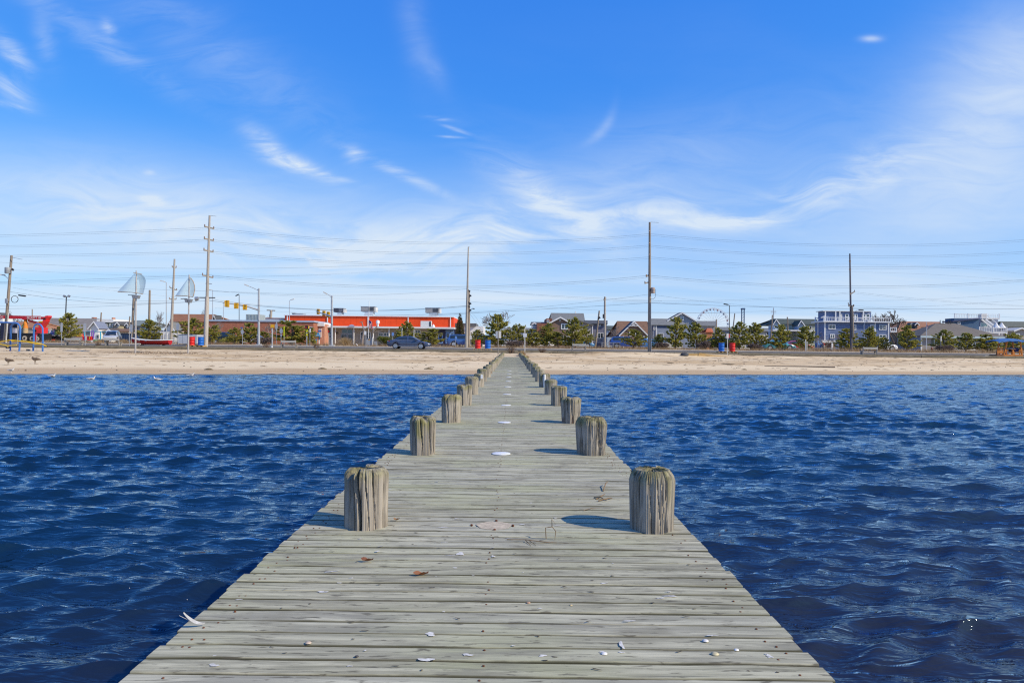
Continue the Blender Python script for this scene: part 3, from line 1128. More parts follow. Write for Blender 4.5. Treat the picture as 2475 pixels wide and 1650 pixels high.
def twig(name, label, pts, rad, extra=()):
    base = deck_at(*pts[0][:2])
    mb_ = MB()
    for path in (pts,) + tuple(extra):
        P3 = [deck_at(u, v) + Vector((0, 0, dz_)) for u, v, dz_ in path]
        mb_.tube(P3, [rad] * (len(P3) - 1) + [rad * .4], 5)
    single(name, label, 'twig', mb_, DRY, base, None, 60)


twig('twig', 'long thin dry twig with side shoots lying across the boards', [(1225, 1305, .004), (1270, 1308, .010), (1325, 1313, .006), (1345, 1312, .004)], .0022, [[(1270, 1308, .008), (1284, 1320, .003)], [(1279, 1309, .008), (1296, 1319, .003)]])
twig('dry_stalk', 'bent pale reed stalk propped up on the boards', [(1320, 1303, .003), (1318, 1303, .060), (1334, 1303, .066), (1343, 1304, .045), (1341, 1305, .003)], .0024, [[(1334, 1303, .066), (1333, 1303, .105), (1342, 1304, .082)]])
twig('twig_tangle', 'small tangle of dry seaweed and twigs between the pilings', [(1436, 1203, .004), (1452, 1207, .016), (1466, 1211, .004)], .004, [[(1441, 1207, .003), (1456, 1204, .02), (1462, 1200, .02)], [(1458, 1187, .004), (1464, 1177, .03), (1470, 1173, .03)], [(1446, 1212, .006), (1470, 1208, .012), (1480, 1204, .004)]])
twig('straw', 'thin straw lying flat near the nearest right piling', [(1410, 1234, .003), (1432, 1229, .006), (1452, 1228, .003)], .0018)
# feather at the left edge
p = deck_at(436, 1514)
mb = MB()
for i in range(9):
    t = i / 8
    wd = .011 * math.sin(math.pi * (t * .92 + .06))
    mb.v.extend([(p.x + .02 + t * .06, p.y - .02 + t * .035 - wd*.6, DECK + .006 + .05 * (1 - t) ** 2), (p.x + .02 + t * .06, p.y - .02 + t * .035 + wd*.6, DECK + .010 + .05 * (1 - t) ** 2)])
for i in range(8):
    mb.f.append((i * 2, i * 2 + 2, i * 2 + 3, i * 2 + 1))
mb.tube([(p.x + .008, p.y - .026, DECK + .050), (p.x + .05, p.y - .003, DECK + .016), (p.x + .08, p.y + .015, DECK + .008)], .0009, 5)
single('feather', 'grey-white gull feather on the pier\'s left edge', 'feather', mb, M('feather', (.44, .44, .43), .7, .2, 60), (p.x, p.y, DECK))
# ================================================================== colours used in the town
WHITE = M('white_paint', (.74, .74, .72), .6, .08)
OFFW = M('off_white', (.62, .61, .57), .7, .1)
GREYM = M('galvanised', (.36, .37, .39), .45, .15, 4, metal=.5)
STEEL = M('painted_steel', (.40, .42, .44), .5, .1, 3, metal=.2)
DARKM = M('dark_metal', (.035, .036, .04), .6, .2)
BLACK = M('black', (.014, .014, .016), .55, .2)
POLEW = M('pole_wood', (.27, .22, .17), .9, .3, 3, streak=(14, 14, .8))
POLEG = M('pole_wood_grey', (.38, .34, .29), .9, .25, 3, streak=(14, 14, .8))
GWOOD = M('grey_wood', (.33, .30, .26), .9, .3, 4, streak=(2, 12, 12))
GLASS = glass_mat('window_glass')
GLASSB = glass_mat('blue_glass', (.03, .07, .09))
YEL = M('signal_yellow', (.66, .36, .02), .5, .12)


def gx(u, Y, v=828):
    return W(u, v, Y).x


def gzz(u, v, Y):
    return W(u, v, Y).z


def ubase(u, Y):
    """ground point at distance Y below photo column u"""
    p = W(u, 835, Y)
    return Vector((p.x, Y, ground_z(p.x, Y)))


# ---------------------------------------------------------------- timber edging along the road
ed = Thing('timber_edging', 'low weathered timber edging between the beach sand and the road, full width', 'edging', (0, 70, 1.2))
er = random.Random(4)
x = -96.0
TIMB = M('edging_wood', (.21, .185, .13), .9, .35, 2, streak=(1, 8, 8))
while x < 96:
    ln = er.uniform(4.4, 5.2)
    ed.part('timber', MB().box(x + .012, x + ln - .012, 69.84 + er.uniform(-.02, .02), 70.12, 1.12, 1.335 + er.uniform(-.012, .012)), TIMB)
    ed.part('timber', MB().box(x + .012, x + ln - .012, 69.86 + er.uniform(-.02, .02), 70.10, .6, 1.112), TIMB)
    x += ln


# ---------------------------------------------------------------- buildings
def win(T, u0, u1, v0, v1, Y, frame=WHITE, glass=GLASS, nx=1, ny=1, fw=.09, name='window', parent=None):
    x0, x1 = gx(u0, Y), gx(u1, Y)
    uc = (u0 + u1) / 2
    z1, z0 = gzz(uc, v0, Y), gzz(uc, v1, Y)
    mb_ = MB()
    y0, y1 = Y - .06, Y + .02
    mb_.box(x0, x0 + fw, y0, y1, z0, z1).box(x1 - fw, x1, y0, y1, z0, z1)
    mb_.box(x0 + fw, x1 - fw, y0, y1, z1 - fw, z1).box(x0 + fw, x1 - fw, y0, y1, z0, z0 + fw)
    for i in range(1, nx):
        xc = x0 + (x1 - x0) * i / nx
        mb_.box(xc - fw * .4, xc + fw * .4, y0 + .005, y1, z0 + fw, z1 - fw)
    for i in range(1, ny):
        zc = z0 + (z1 - z0) * i / ny
        mb_.box(x0 + fw, x1 - fw, y0 + .01, y1, zc - fw * .35, zc + fw * .35)
    o_ = T.part(name, mb_, frame, parent)
    g_ = MB().box(x0 + fw * .8, x1 - fw * .8, Y - .025, Y + .01, z0 + fw * .8, z1 - fw * .8)
    ch = T.part('pane', g_, glass, o_)
    return o_


def wall(T, u0, u1, vt, Y, depth, mat, vb=None, name='wall'):
    x0, x1 = gx(u0, Y), gx(u1, Y)
    uc = (u0 + u1) / 2
    if abs(x0 + x1) > 30:
        depth = min(depth, 2.6)
    z1 = gzz(uc, vt, Y)
    z0 = 1.2 if vb is None else gzz(uc, vb, Y)
    return T.part(name, MB().box(x0, x1, Y, Y + depth, z0, z1), mat)


def gable(T, ul, up_, ur, vp, ve, Y, depth, mat, roofm, trimm=WHITE, over=.35, th=.16, z0=1.2):
    """gable end facing the beach: peak (up_, vp), eaves at ul and ur, height ve"""
    xl, xp, xr = gx(ul, Y), gx(up_, Y), gx(ur, Y)
    zp, zl = gzz(up_, vp, Y), gzz(up_, ve, Y)
    if abs(xp) > 15:
        depth = min(depth, 2.6)
    T.part('wall', MB().prism([(xl + .25, z0), (xr - .25, z0), (xr - .25, zl + .12), (xp, zp - .12), (xl + .25, zl + .12)], Y, Y + depth), mat)
    ym = Y - over
    T.part('roof', MB().slab([(xl, ym, zl), (xp, ym, zp), (xp, Y + depth + .2, zp), (xl, Y + depth + .2, zl)], th), roofm)
    T.part('roof', MB().slab([(xp, ym, zp + .003), (xr, ym, zl), (xr, Y + depth + .2, zl), (xp, Y + depth + .2, zp + .003)], th), roofm)
    t = MB()
    w_ = .22
    t.prism([(xl, zl - w_), (xp, zp - w_), (xp, zp + .02), (xl, zl + .02)], ym - .06, ym - .005)
    t.prism([(xp + .002, zp - w_), (xr, zl - w_), (xr, zl + .02), (xp + .002, zp + .02)], ym - .06, ym - .005)
    T.part('fascia', t, trimm)


def slope_roof(T, u0, u1, vr, ve, Y, run, mat, inset0=0.0, inset1=0.0, th=.15, back=True, name='roof'):
    """roof plane facing the beach: eave at Y, ridge run metres behind"""
    xa, xb = gx(u0, Y), gx(u1, Y)
    uc = (u0 + u1) / 2
    ze, zr = gzz(uc, ve, Y), gzz(uc, vr, Y + run)
    ka = (Y + run) / Y
    ra, rb = gx(u0 + inset0, Y + run), gx(u1 - inset1, Y + run)
    T.part(name, MB().slab([(xa, Y, ze), (xb, Y, ze), (rb, Y + run, zr), (ra, Y + run, zr)], th), mat)
    if back:
        T.part(name, MB().slab([(ra, Y + run + .003, zr), (rb, Y + run + .003, zr), (xb, Y + 2 * run, ze), (xa, Y + 2 * run, ze)], th), mat)
    # gable or hip ends closed
    T.part('end_wall', MB().add([(xa + .3, Y + .2, ze - .12), (xa + .3, Y + 2 * run - .2, ze - .12), (ra + .3, Y + run, zr - .2)], [(0, 1, 2)])
           .add([(xb - .3, Y + .2, ze - .12), (xb - .3, Y + 2 * run - .2, ze - .12), (rb - .3, Y + run, zr - .2)], [(0, 1, 2)]), mat)


def railing(T, u0, u1, v0, v1, Y, mat=WHITE, n=None, x_side=None):
    x0, x1 = gx(u0, Y), gx(u1, Y)
    uc = (u0 + u1) / 2
    z1, z0 = gzz(uc, v0, Y), gzz(uc, v1, Y)
    mb_ = MB().box(x0, x1, Y - .04, Y + .04, z1 - .09, z1).box(x0, x1, Y - .03, Y + .03, z0, z0 + .08)
    o_ = T.part('railing', mb_, mat)
    n = n or max(2, int((x1 - x0) / .30))
    mb_ = MB()
    for i in range(n + 1):
        xc = x0 + (x1 - x0) * i / n
        mb_.box(xc - .025, xc + .025, Y - .02, Y + .02, z0 + .08, z1 - .09)
    T.part('baluster', mb_, mat, o_, kind='stuff')
    for xc in np.linspace(x0, x1, max(2, int((x1 - x0) / 2.4) + 1)):
        T.part('post', MB().box(xc - .07, xc + .07, Y - .07, Y + .07, z0, z1 + .10), mat, o_)


# ---- the long building with the orange band
ORANGE = M('orange_panel', (.80, .082, .022), .6, .08, 1.5, spec=.1)
BRICK = M('brick', (.40, .155, .095), .9, .2, 1.2, courses=.3)
BRICKP = M('brick_pale', (.55, .27, .18), .9, .15, 1.2, courses=.3)
BEIGE = M('beige_siding', (.36, .31, .25), .8, .12, 2, siding=.22)
COPE = M('coping_blue', (.36, .45, .56), .5, .1)
T = Thing('community_building', 'long low building with a bright orange band, white canopy and beige front wall', 'building', ubase(900, 118))
wall(T, 787, 1062, 791, 118.0, 10, BEIGE)
OB = []
edges_ = [(687, 692), (692, 790), (792, 889), (891, 986), (988, 1088), (1090, 1096)]
x0, x1 = gx(687, 121), gx(1095, 121)
zt, zb = gzz(890, 764.5, 121), gzz(890, 792, 121)
T.part('band_wall', MB().box(x0, x1, 121.1, 140, 1.3, zt - .06), OFFW)
for a, b in ((687.3, 693), (694.5, 789.5), (792, 887.6), (890.2, 985), (987.4, 1087), (1089.5, 1095)):
    nseg = max(1, int((b - a) / 13))
    for i in range(nseg):
        ua, ub = a + (b - a) * i / nseg, a + (b - a) * (i + 1) / nseg
        T.part('panel', MB().box(gx(ua, 121) + .006, gx(ub, 121) - .006, 121.02, 121.1, zb, zt), ORANGE)
for u in (694, 791, 889, 986, 1088.3):
    T.part('downpipe', MB().box(gx(u, 121) - .07, gx(u, 121) + .07, 120.86, 121.0, zb, zt + .05), WHITE)
T.part('parapet_cap', MB().box(x0 - .1, x1 + .1, 120.8, 140.2, zt + .0, zt + .16), WHITE)
T.part('band_end', MB().box(x1 + .003, x1 + .09, 121.1, 140, zb, zt - .003), ORANGE)
# canopy
z1, z0 = gzz(900, 788.5, 116.4), gzz(900, 792.5, 116.4)
T.part('canopy', MB().box(gx(784, 116.4), gx(1098, 116.4), 116.4, 121.0, z0, z1), WHITE)
T.part('canopy_arch', MB().prism([(gx(841, 116.2) + (gx(849, 116.2) - gx(841, 116.2)) * 2 * t / 10, z1 - .02 + .30 * math.sin(math.pi * t / 10)) for t in range(11)], 116.2, 116.38), M('lilac_trim', (.42, .40, .55), .6, .1))
for u in (810, 855, 940, 902, 973):
    T.part('column', MB().tube([(gx(u, 116.9), 116.9, 1.3), (gx(u, 116.9), 116.9, z0)], .09, 8), WHITE, sm=40)
# entrance and windows
win(T, 826, 852, 795, 806.5, 117.96, GREYM, GLASSB, 2, 1, name='transom_window')
win(T, 824, 839, 807, 829, 117.96, GREYM, GLASS, 2, 1, name='entrance_door')
win(T, 840, 852, 807, 829, 117.96, GREYM, GLASS, 1, 2, name='entrance_door')
win(T, 785.5, 801, 801, 817.5, 117.96, WHITE, GLASS, 2, 2)
win(T, 871, 880, 802, 819, 117.96, WHITE, GLASS, 1, 2)
win(T, 886, 896, 802, 819, 117.96, WHITE, GLASS, 1, 2)
win(T, 915, 926, 803, 813, 117.96, WHITE, GLASS, 2, 1)
win(T, 927, 941, 803, 813, 117.96, WHITE, GLASS, 2, 1)
win(T, 965, 985, 797, 806, 117.96, WHITE, GLASS, 2, 1)
win(T, 1003, 1016, 797, 806, 117.96, WHITE, GLASS, 2, 1)
T.part('wall_lamp', MB().box(gx(814.2, 117.9) - .07, gx(814.2, 117.9) + .07, 117.8, 117.95, gzz(814, 807, 118), gzz(814, 802, 118)), BLACK)
# navy right end with pale blue doors
NAVY = M('navy_wall', (.03, .032, .075), .6, .15, 1)
PBLUE = M('pale_blue_frame', (.16, .28, .56), .5, .1)
T.part('navy_wall', MB().box(gx(1058, 118), gx(1099, 118), 117.9, 121, 1.2, gzz(1080, 793, 118)), NAVY)
win(T, 1077, 1088, 797, 803, 117.86, PBLUE, GLASS, 1, 1, name='transom_window')
win(T, 1087, 1097, 797, 803, 117.86, PBLUE, GLASS, 1, 1, name='transom_window')
win(T, 1077, 1088, 804, 830, 117.86, PBLUE, GLASS, 1, 2, fw=.16, name='door')
win(T, 1088, 1098, 804, 830, 117.86, PBLUE, GLASS, 1, 2, fw=.16, name='door')
win(T, 1059, 1070, 808, 830, 117.86, PBLUE, GLASS, 1, 2, fw=.16, name='door')
# brick pier with three stripes
wall(T, 760, 784, 783, 114.6, 4, BRICKP, name='brick_pier')
T.part('pier_cap', MB().box(gx(759.5, 114.4), gx(783.2, 114.4), 114.3, 118.8, gzz(771, 788, 114.4), gzz(771, 780, 114.4)), WHITE)
for u in (770.5, 773, 775.5):
    T.part('stripe', MB().box(gx(u, 114.5) - .055, gx(u, 114.5) + .055, 114.53, 114.6, gzz(771, 815, 114.5), gzz(771, 793, 114.5)), WHITE)
T.part('plaque', MB().box(gx(768.5, 114.5), gx(776.3, 114.5), 114.50, 114.53, gzz(771, 801.5, 114.5), gzz(771, 798, 114.5)), M('plaque_blue', (.05, .12, .5), .5, .1))
# roof units
RU = M('roof_unit_grey', (.27, .27, .265), .6, .15, 2)
for i, (u0, u1, v0, v1, lbl, mt) in enumerate(((805, 828, 745, 754, 'dark louvred air unit nearest the traffic signals', M('roof_unit_dark', (.04, .04, .06), .6)), (871, 904, 741, 752.5, 'grey square air unit behind the flagpole', RU), (1027, 1060, 744, 755.5, 'grey square air unit near the orange band end', RU))):
    Y = 128
    U = Thing('roof_unit', lbl + ' on the orange building roof', 'air unit', (gx((u0 + u1) / 2, Y), Y, zt), 'air units on the orange building')
    xa, xb = gx(u0, Y), gx(u1, Y)
    zc, zd = gzz(u0, v1, Y), gzz(u0, v0, Y)
    U.part('housing', MB().box(xa, xb, Y, Y + 2.2, zc, zd), mt)
    U.part('lid', MB().box(xa - .06, xb + .06, Y - .06, Y + 2.26, zd, zd + .07), GREYM)
    U.part('base', MB().prism([(xa + .5, zt + .1), (xb - .2, zt + .1), (xb - .35, zc), (xa + .75, zc)], Y + .1, Y + 2), M('unit_base', (.50, .56, .60), .6))
    gr = MB()
    for k in range(5):
        zz_ = zc + (zd - zc) * (.18 + .15 * k)
        gr.box(xa + (xb - xa) * .55, xb - .12, Y - .05, Y + .01, zz_, zz_ + .05)
    U.part('grille', gr, BLACK if i else GREYM, kind='stuff')
    U.part('side_panel', MB().box(xb + .003, xb + .25, Y + .1, Y + 2.0, zc, zd - .1), OFFW)
Y = 119.0
U = Thing('condenser_unit', 'pale box air conditioner standing on the canopy before the orange band', 'air unit', (gx(1030, Y), Y, z1))
U.part('housing', MB().box(gx(1016, Y), gx(1042, Y), Y, Y + 1, z1 + .05, gzz(1030, 775.5, Y)), OFFW)
U.part('grille', MB().box(gx(1037, Y), gx(1041, Y), Y - .04, Y, z1 + .15, gzz(1030, 777, Y)), DARKM)
U.part('stand', MB().box(gx(1017, Y), gx(1041, Y), Y + .1, Y + .9, z1, z1 + .05), DARKM)
U = Thing('roof_vent', 'white mushroom vent on the canopy right of the flag', 'vent', (gx(912.5, Y), Y, z1))
U.part('stack', MB().lathe([(.2, 0), (.2, .55)], 10, (gx(912.5, Y), Y, z1)), OFFW, sm=40)
U.part('hood', MB().lathe([(.26, .55), (.32, .62), (.30, 1.05), (.1, 1.15)], 10, (gx(912.5, Y), Y, z1)), WHITE, sm=40)
U = Thing('roof_vent', 'small white cone vent on the canopy right of the pale air conditioner', 'vent', (gx(1047, Y), Y, z1))
U.part('hood', MB().lathe([(.3, 0), (.28, .2), (.06, .55)], 10, (gx(1047, Y), Y, z1)), WHITE, sm=40)

# ---- brick wing on the left
T = Thing('brick_building', 'low red brick wing with pale blue coping left of the orange building', 'building', ubase(640, 112))
zc = gzz(635, 777.5, 112)
T.part('wall', MB().box(gx(500, 112), gx(757, 112), 112, 130, 1.2, zc), BRICK)
T.part('coping', MB().box(gx(499, 112), gx(760, 112), 111.85, 130.2, zc, zc + .26), COPE)
T.part('parapet', MB().box(gx(640, 122), gx(686, 122), 122, 129, zc + .26, gzz(660, 770, 122)), OFFW)
T.part('parapet_cap', MB().box(gx(639.5, 122), gx(686, 122), 121.9, 129, gzz(660, 770, 122), gzz(660, 768, 122)), BRICK)
win(T, 745, 756, 790, 800, 111.97, WHITE, GLASS, 1, 1)
U = Thing('roof_unit', 'large grey-green ribbed equipment screen on the brick wing roof', 'air unit', (gx(610, 116), 116, zc), 'roof boxes on the brick wing')
zt2 = gzz(610, 759.5, 116)
U.part('housing', MB().box(gx(593.5, 116), gx(625, 116), 116, 119, zc + .1, zt2), M('unit_green', (.34, .38, .36), .6, .15))
for k in range(9):
    xk = gx(593.5 + 31.5 * (k + .5) / 9, 116)
    U.part('rib', MB().box(xk - .05, xk + .05, 115.94, 116, zc + .15, zt2 - .05), M('unit_green', (.34, .38, .36)))
U = Thing('roof_unit', 'flat grey hatch box on the orange building roof edge by a street lamp', 'air unit', (gx(718, 125), 125, zt))
U.part('housing', MB().box(gx(705, 125), gx(731, 125), 125, 127, gzz(718, 760, 125), gzz(718, 757.3, 125)), GREYM)
U.part('cap', MB().box(gx(704, 125), gx(712, 125), 124.9, 127.1, gzz(718, 760, 125) + .2, gzz(718, 756.8, 125) + .03), DARKM)

# ---- low white annex behind the cypress
T = Thing('annex', 'low white flat-roofed annex with dark fascia behind the cone-shaped cypress', 'building', ubase(1135, 124))
wall(T, 1096, 1168, 788, 124, 8, WHITE)
T.part('fascia', MB().box(gx(1094, 123.5), gx(1150, 123.5), 123.5, 132, gzz(1130, 788, 123.5), gzz(1130, 781, 123.5)), M('slate_fascia', (.12, .125, .13), .8))
win(T, 1150, 1162, 808, 822, 123.96)

# ---- houses to the right
BROWN = M('brown_shingle', (.25, .165, .12), .9, .15, 2, siding=.24)
GREYSH = M('grey_siding', (.34, .335, .34), .85, .12, 2, siding=.24)
GREYBE = M('greybeige_siding', (.40, .36, .31), .85, .12, 2, siding=.24)
BLUGR = M('bluegrey_siding', (.25, .29, .37), .8, .12, 2, siding=.22)
PALEB = M('paleblue_siding', (.36, .45, .55), .8, .1, 2, siding=.22)
PALEG = M('palegreen_siding', (.40, .44, .36), .8, .1, 2, siding=.22)
RGREY = M('roof_grey', (.20, .205, .195), .95, .15, 2, courses=.28)
RDARK = M('roof_dark', (.095, .10, .105), .95, .2, 2, courses=.28)
RBROWN = M('roof_brown', (.22, .125, .075), .95, .2, 2, courses=.28)
RGREEN = M('roof_green', (.085, .105, .088), .95, .2, 2, courses=.28)
RTAN = M('roof_tan', (.36, .175, .095), .95, .25, 2, courses=.28)
RTAUPE = M('roof_taupe', (.185, .158, .125), .95, .15, 2, courses=.3)
NAVYS = M('navy_siding', (.055, .115, .20), .7, .12, 2, siding=.22)
BLUES = M('blue_siding', (.135, .19, .33), .7, .12, 2, siding=.26)

T = Thing('house', 'tall grey-roofed house standing behind the brown gabled house', 'house', ubase(1370, 130))
slope_roof(T, 1329, 1414, 756.5, 777, 128, 6, RGREY, 2, 4)
wall(T, 1331, 1411, 777, 128.3, 11, GREYSH)
T.part('chimney_pipe', MB().tube([(gx(1390, 134), 134, gzz(1390, 757, 134)), (gx(1390, 134), 134, gzz(1390, 752.5, 134))], .12, 6), WHITE)

T = Thing('house', 'brown gabled house with white trim, round vent and paired upper window', 'house', ubase(1353, 112))
gable(T, 1322, 1353.5, 1385, 765.5, 782.5, 112, 14, BROWN, RDARK)
win(T, 1355.5, 1372.5, 782, 796, 111.96, WHITE, GLASSB, 2, 1, .13)
c = W(1353.5, 773, 111.9)
o_ = T.part('round_window', MB().tube([(c.x, 111.86, c.z), (c.x, 111.99, c.z)], .17, 14), WHITE, sm=40)
T.part('pane', MB().tube([(c.x, 111.84, c.z), (c.x, 111.9, c.z)], .10, 12), GLASSB, o_)
T.part('annex_wall', MB().box(gx(1298, 113), gx(1324, 113), 113, 124, 1.2, gzz(1310, 781, 113)), M('red_shingle', (.30, .13, .08), .9, .2, 2, siding=.24))
T.part('dormer_wall', MB().box(gx(1320, 118), gx(1334, 118), 118, 126, 2, gzz(1327, 769.5, 118)), M('red_shingle', (.30, .13, .08)))
win(T, 1321, 1327, 773, 779, 117.95, WHITE, GLASSB)
railing(T, 1352, 1392, 812, 827, 110.5)
T.part('porch_floor', MB().box(gx(1350, 110.4), gx(1394, 110.4), 110.4, 112, 1.3, gzz(1370, 827, 110.4)), BROWN)

T = Thing('house', 'small white porch tower house with dark gable roof beside the brown house', 'house', ubase(1300, 118))
slope_roof(T, 1283, 1322, 778, 782, 119, 3, RDARK)
wall(T, 1286, 1298, 782, 118, 6, OFFW)
gable(T, 1284, 1291, 1298.5, 779, 783, 117.6, 4, PALEB, RDARK, th=.08)
win(T, 1287.5, 1291, 785, 792, 117.5, WHITE, GLASSB)
win(T, 1292, 1296, 785, 792, 117.5, WHITE, GLASSB)
railing(T, 1285.5, 1298, 789, 795, 116.8)

T = Thing('house', 'grey-beige house with a long right-hand roof slope beside the brown gable', 'house', ubase(1415, 118))
zA, zB = gzz(1398, 773, 118), gzz(1433, 784.5, 118)
xa, xm, xb = gx(1385, 118), gx(1398, 118), gx(1431, 118)
T.part('wall', MB().prism([(xa, 1.2), (xb, 1.2), (xb, zB - .1), (xm, zA - .05), (xa, zA - .4)], 118, 128), GREYBE)
T.part('roof', MB().slab([(xm - .2, 117.6, zA + .1), (gx(1434, 118), 117.6, zB - .05), (gx(1434, 118), 128.5, zB - .05), (xm - .2, 128.5, zA + .1)], .16), RGREY)
T.part('corner_board', MB().box(xb - .02, xb + .12, 117.9, 118.1, 1.2, zB - .15), WHITE)

T = Thing('house', 'slate-blue house with dark flat-looking roof between two utility poles', 'house', ubase(1450, 124))
slope_roof(T, 1412, 1468, 774, 781.5, 123.5, 4, RDARK)
wall(T, 1424, 1466, 781, 124, 8, M('slateblue', (.20, .20, .26), .85, .12, 2, siding=.24))
win(T, 1446, 1452, 781.5, 789, 123.95, WHITE, GLASSB)
win(T, 1444, 1458, 804, 818, 123.95, WHITE, GLASS, 2, 1)
railing(T, 1430, 1466, 817, 828, 121)

T = Thing('house', 'brown house with a steep front gable and carved white gable ornament', 'house', ubase(1531, 112))
slope_roof(T, 1487, 1568, 776, 811, 114, 5.5, RBROWN, 4, 4)
wall(T, 1494, 1562, 810, 114.3, 10, BROWN)
gable(T, 1495, 1531, 1567, 775.5, 811, 110, 9, BROWN, RDARK, th=.14)
win(T, 1521, 1537, 800, 812, 109.96, WHITE, GLASS, 2, 1, .14)
t_ = MB()
c = W(1531, 783, 109.5)
for a in (-50, -25, 0, 25, 50):
    t_.beam((c.x, 109.52, c.z - .28), (c.x + .55 * math.sin(R(a)), 109.52, c.z - .28 + .55 * math.cos(R(a)) * .9), .07, .06)
t_.beam((c.x - .75, 109.52, c.z - .30), (c.x + .75, 109.52, c.z - .30), .07, .09)
T.part('gable_ornament', t_, WHITE)
for u in (1498, 1507, 1556):
    T.part('porch_post', MB().box(gx(u, 109.6) - .09, gx(u, 109.6) + .09, 109.5, 109.7, 1.3, gzz(u, 812, 109.6)), WHITE)
railing(T, 1498, 1520, 822, 833, 109.4)

T = Thing('house', 'wide blue-grey house with high grey gable, right of the tall brown pole', 'house', ubase(1650, 120))
gable(T, 1611, 1647.5, 1683, 754.5, 775, 121, 12, GREYSH, RDARK)
win(T, 1644, 1652, 764, 774.5, 120.95, WHITE, GLASSB, 1, 2, .12)
slope_roof(T, 1574, 1628, 770, 785, 118.3, 4, RGREY)
wall(T, 1577, 1692, 784.5, 118.6, 8, BLUGR)
T.part('navy_band', MB().box(gx(1588, 118.5), gx(1626, 118.5), 118.5, 118.59, gzz(1600, 791, 118.5), gzz(1600, 785.5, 118.5)), M('navy_band', (.03, .07, .16), .7))
T.part('corner_board', MB().box(gx(1586, 118.5) - .08, gx(1586, 118.5) + .08, 118.48, 118.6, 1.3, gzz(1586, 785.5, 118.5)), WHITE)
win(T, 1579, 1583, 788, 797, 118.55, WHITE, GLASS)
win(T, 1592, 1603, 805, 822, 118.55, WHITE, GLASS, 2, 1)
slope_roof(T, 1684, 1729, 775.5, 787, 122, 4, RGREY)
wall(T, 1686, 1727, 787, 122.3, 7, GREYSH)
win(T, 1657, 1664, 779, 783, 118.55, GREYM, GLASS)
c = W(1647.5, 759.5, 120.8)
T.part('gable_vent', MB().box(c.x - .16, c.x + .16, 120.88, 120.98, c.z - .14, c.z + .14), WHITE)

T = Thing('hut', 'small hut with a rusty orange roof under the ferris wheel', 'hut', ubase(1714, 105))
slope_roof(T, 1705, 1724, 793, 802, 105, 1.6, M('orange_roof', (.50, .14, .06), .9, .3), 4, 4)
wall(T, 1707, 1722, 802, 105.2, 3, M('orange_wall', (.52, .22, .10), .9, .2))

T = Thing('house', 'pale green house with a long dark green roof and light blue end gables', 'house', ubase(1915, 132))
slope_roof(T, 1868, 1976, 770.5, 783, 131, 5, RGREEN, 2, 2)
wall(T, 1871, 1972, 783, 131.3, 9, PALEG)
gable(T, 1866, 1874, 1884, 771, 784, 129.5, 6, PALEB, RGREEN, th=.1)
gable(T, 1926, 1934, 1944, 774, 787, 129, 6, PALEB, RGREEN, th=.1)
win(T, 1870, 1873, 785, 791, 129.45, WHITE, GLASSB)
T.part('deck_band', MB().box(gx(1868, 128), gx(1972, 128), 128, 131, gzz(1920, 800, 128), gzz(1920, 797, 128)), WHITE)
win(T, 1950, 1962, 788, 796, 131.25, WHITE, GLASS, 2, 1)

T = Thing('house', 'large blue three-storey house with white roof-deck railings and many white windows', 'house', ubase(2055, 116))
Y = 116
x0, x1 = gx(1993, Y), gx(2150, Y)
zd = gzz(2055, 779, Y)
T.part('wall', MB().box(x0, x1, Y, Y + 3.7, 1.2, zd), BLUES)
zt3 = gzz(2047, 753, Y + 1.5)
T.part('upper_wall', MB().box(gx(1990, Y + 1.5), gx(2105, Y + 1.5), Y + 1.5, Y + 3.6, zd + .2, zt3), BLUES)
T.part('roof', MB().box(gx(1989, Y + 1), gx(2106, Y + 1), Y + 1.1, Y + 3.8, zt3, zt3 + .12), OFFW)
T.part('deck', MB().box(gx(1990, Y - .6), gx(2153, Y - .6), Y - .6, Y + 4.2, zd, zd + .2), WHITE)
railing(T, 1991, 2152, 767, 778, Y - .5)
railing(T, 1970, 1990, 767.5, 778, Y + 4)
for u in (1994, 2019, 2029, 2086):
    T.part('deck_post', MB().box(gx(u, Y + 1.2) - .08, gx(u, Y + 1.2) + .08, Y + 1.1, Y + 1.3, zd + .2, zt3), WHITE)
for a, b in ((2031, 2034.5), (2042, 2050.5), (2060, 2066), (2066, 2072), (2082.5, 2092), (2092, 2101)):
    win(T, a, b, 758.5, 773, Y + 1.46, WHITE, GLASSB, 1, 2, .1)
for u in (1993.5, 2148):
    pass
for a, b, v0, v1, nx, ny in ((2002, 2019, 783.5, 796, 2, 1), (2061.5, 2069, 784.5, 797.5, 1, 3), (2103, 2113, 784.5, 797, 1, 1), (2124, 2142, 785, 797.5, 2, 2), (2006, 2017, 807, 818, 2, 1), (2124, 2142, 808, 822, 2, 2)):
    win(T, a, b, v0, v1, Y - .04, WHITE, GLASSB if nx == 2 else GLASS, nx, ny, .12)
for u in (1993.5, 2115, 2147):
    T.part('corner_board', MB().box(gx(u, Y - .05) - .1, gx(u, Y - .05) + .1, Y - .09, Y - .003, 1.2, zd), WHITE)
for k, v in enumerate((824.8, 822)):
    pass
T.part('porch_roof', MB().box(gx(1986, 112), gx(2020, 112), 112, 116, gzz(2005, 828, 112), gzz(2005, 822, 112)), OFFW)
T.part('garage_door', MB().box(gx(1994, 112.4), gx(2019, 112.4), 112.4, 112.5, 1.3, gzz(2005, 828.5, 112.4)), M('brown_door', (.20, .12, .08), .8, .2))
T.part('porch_post', MB().box(gx(2011.5, 112.1) - .12, gx(2011.5, 112.1) + .12, 112.05, 112.3, 1.3, gzz(2005, 828.5, 112.1)), WHITE)
railing(T, 2152, 2166, 792, 801, Y + 1)
T.part('side_deck', MB().box(gx(2152, Y + 1), gx(2167, Y + 1), Y + .9, Y + 6, gzz(2160, 803, Y + 1), gzz(2160, 801, Y + 1)), WHITE)
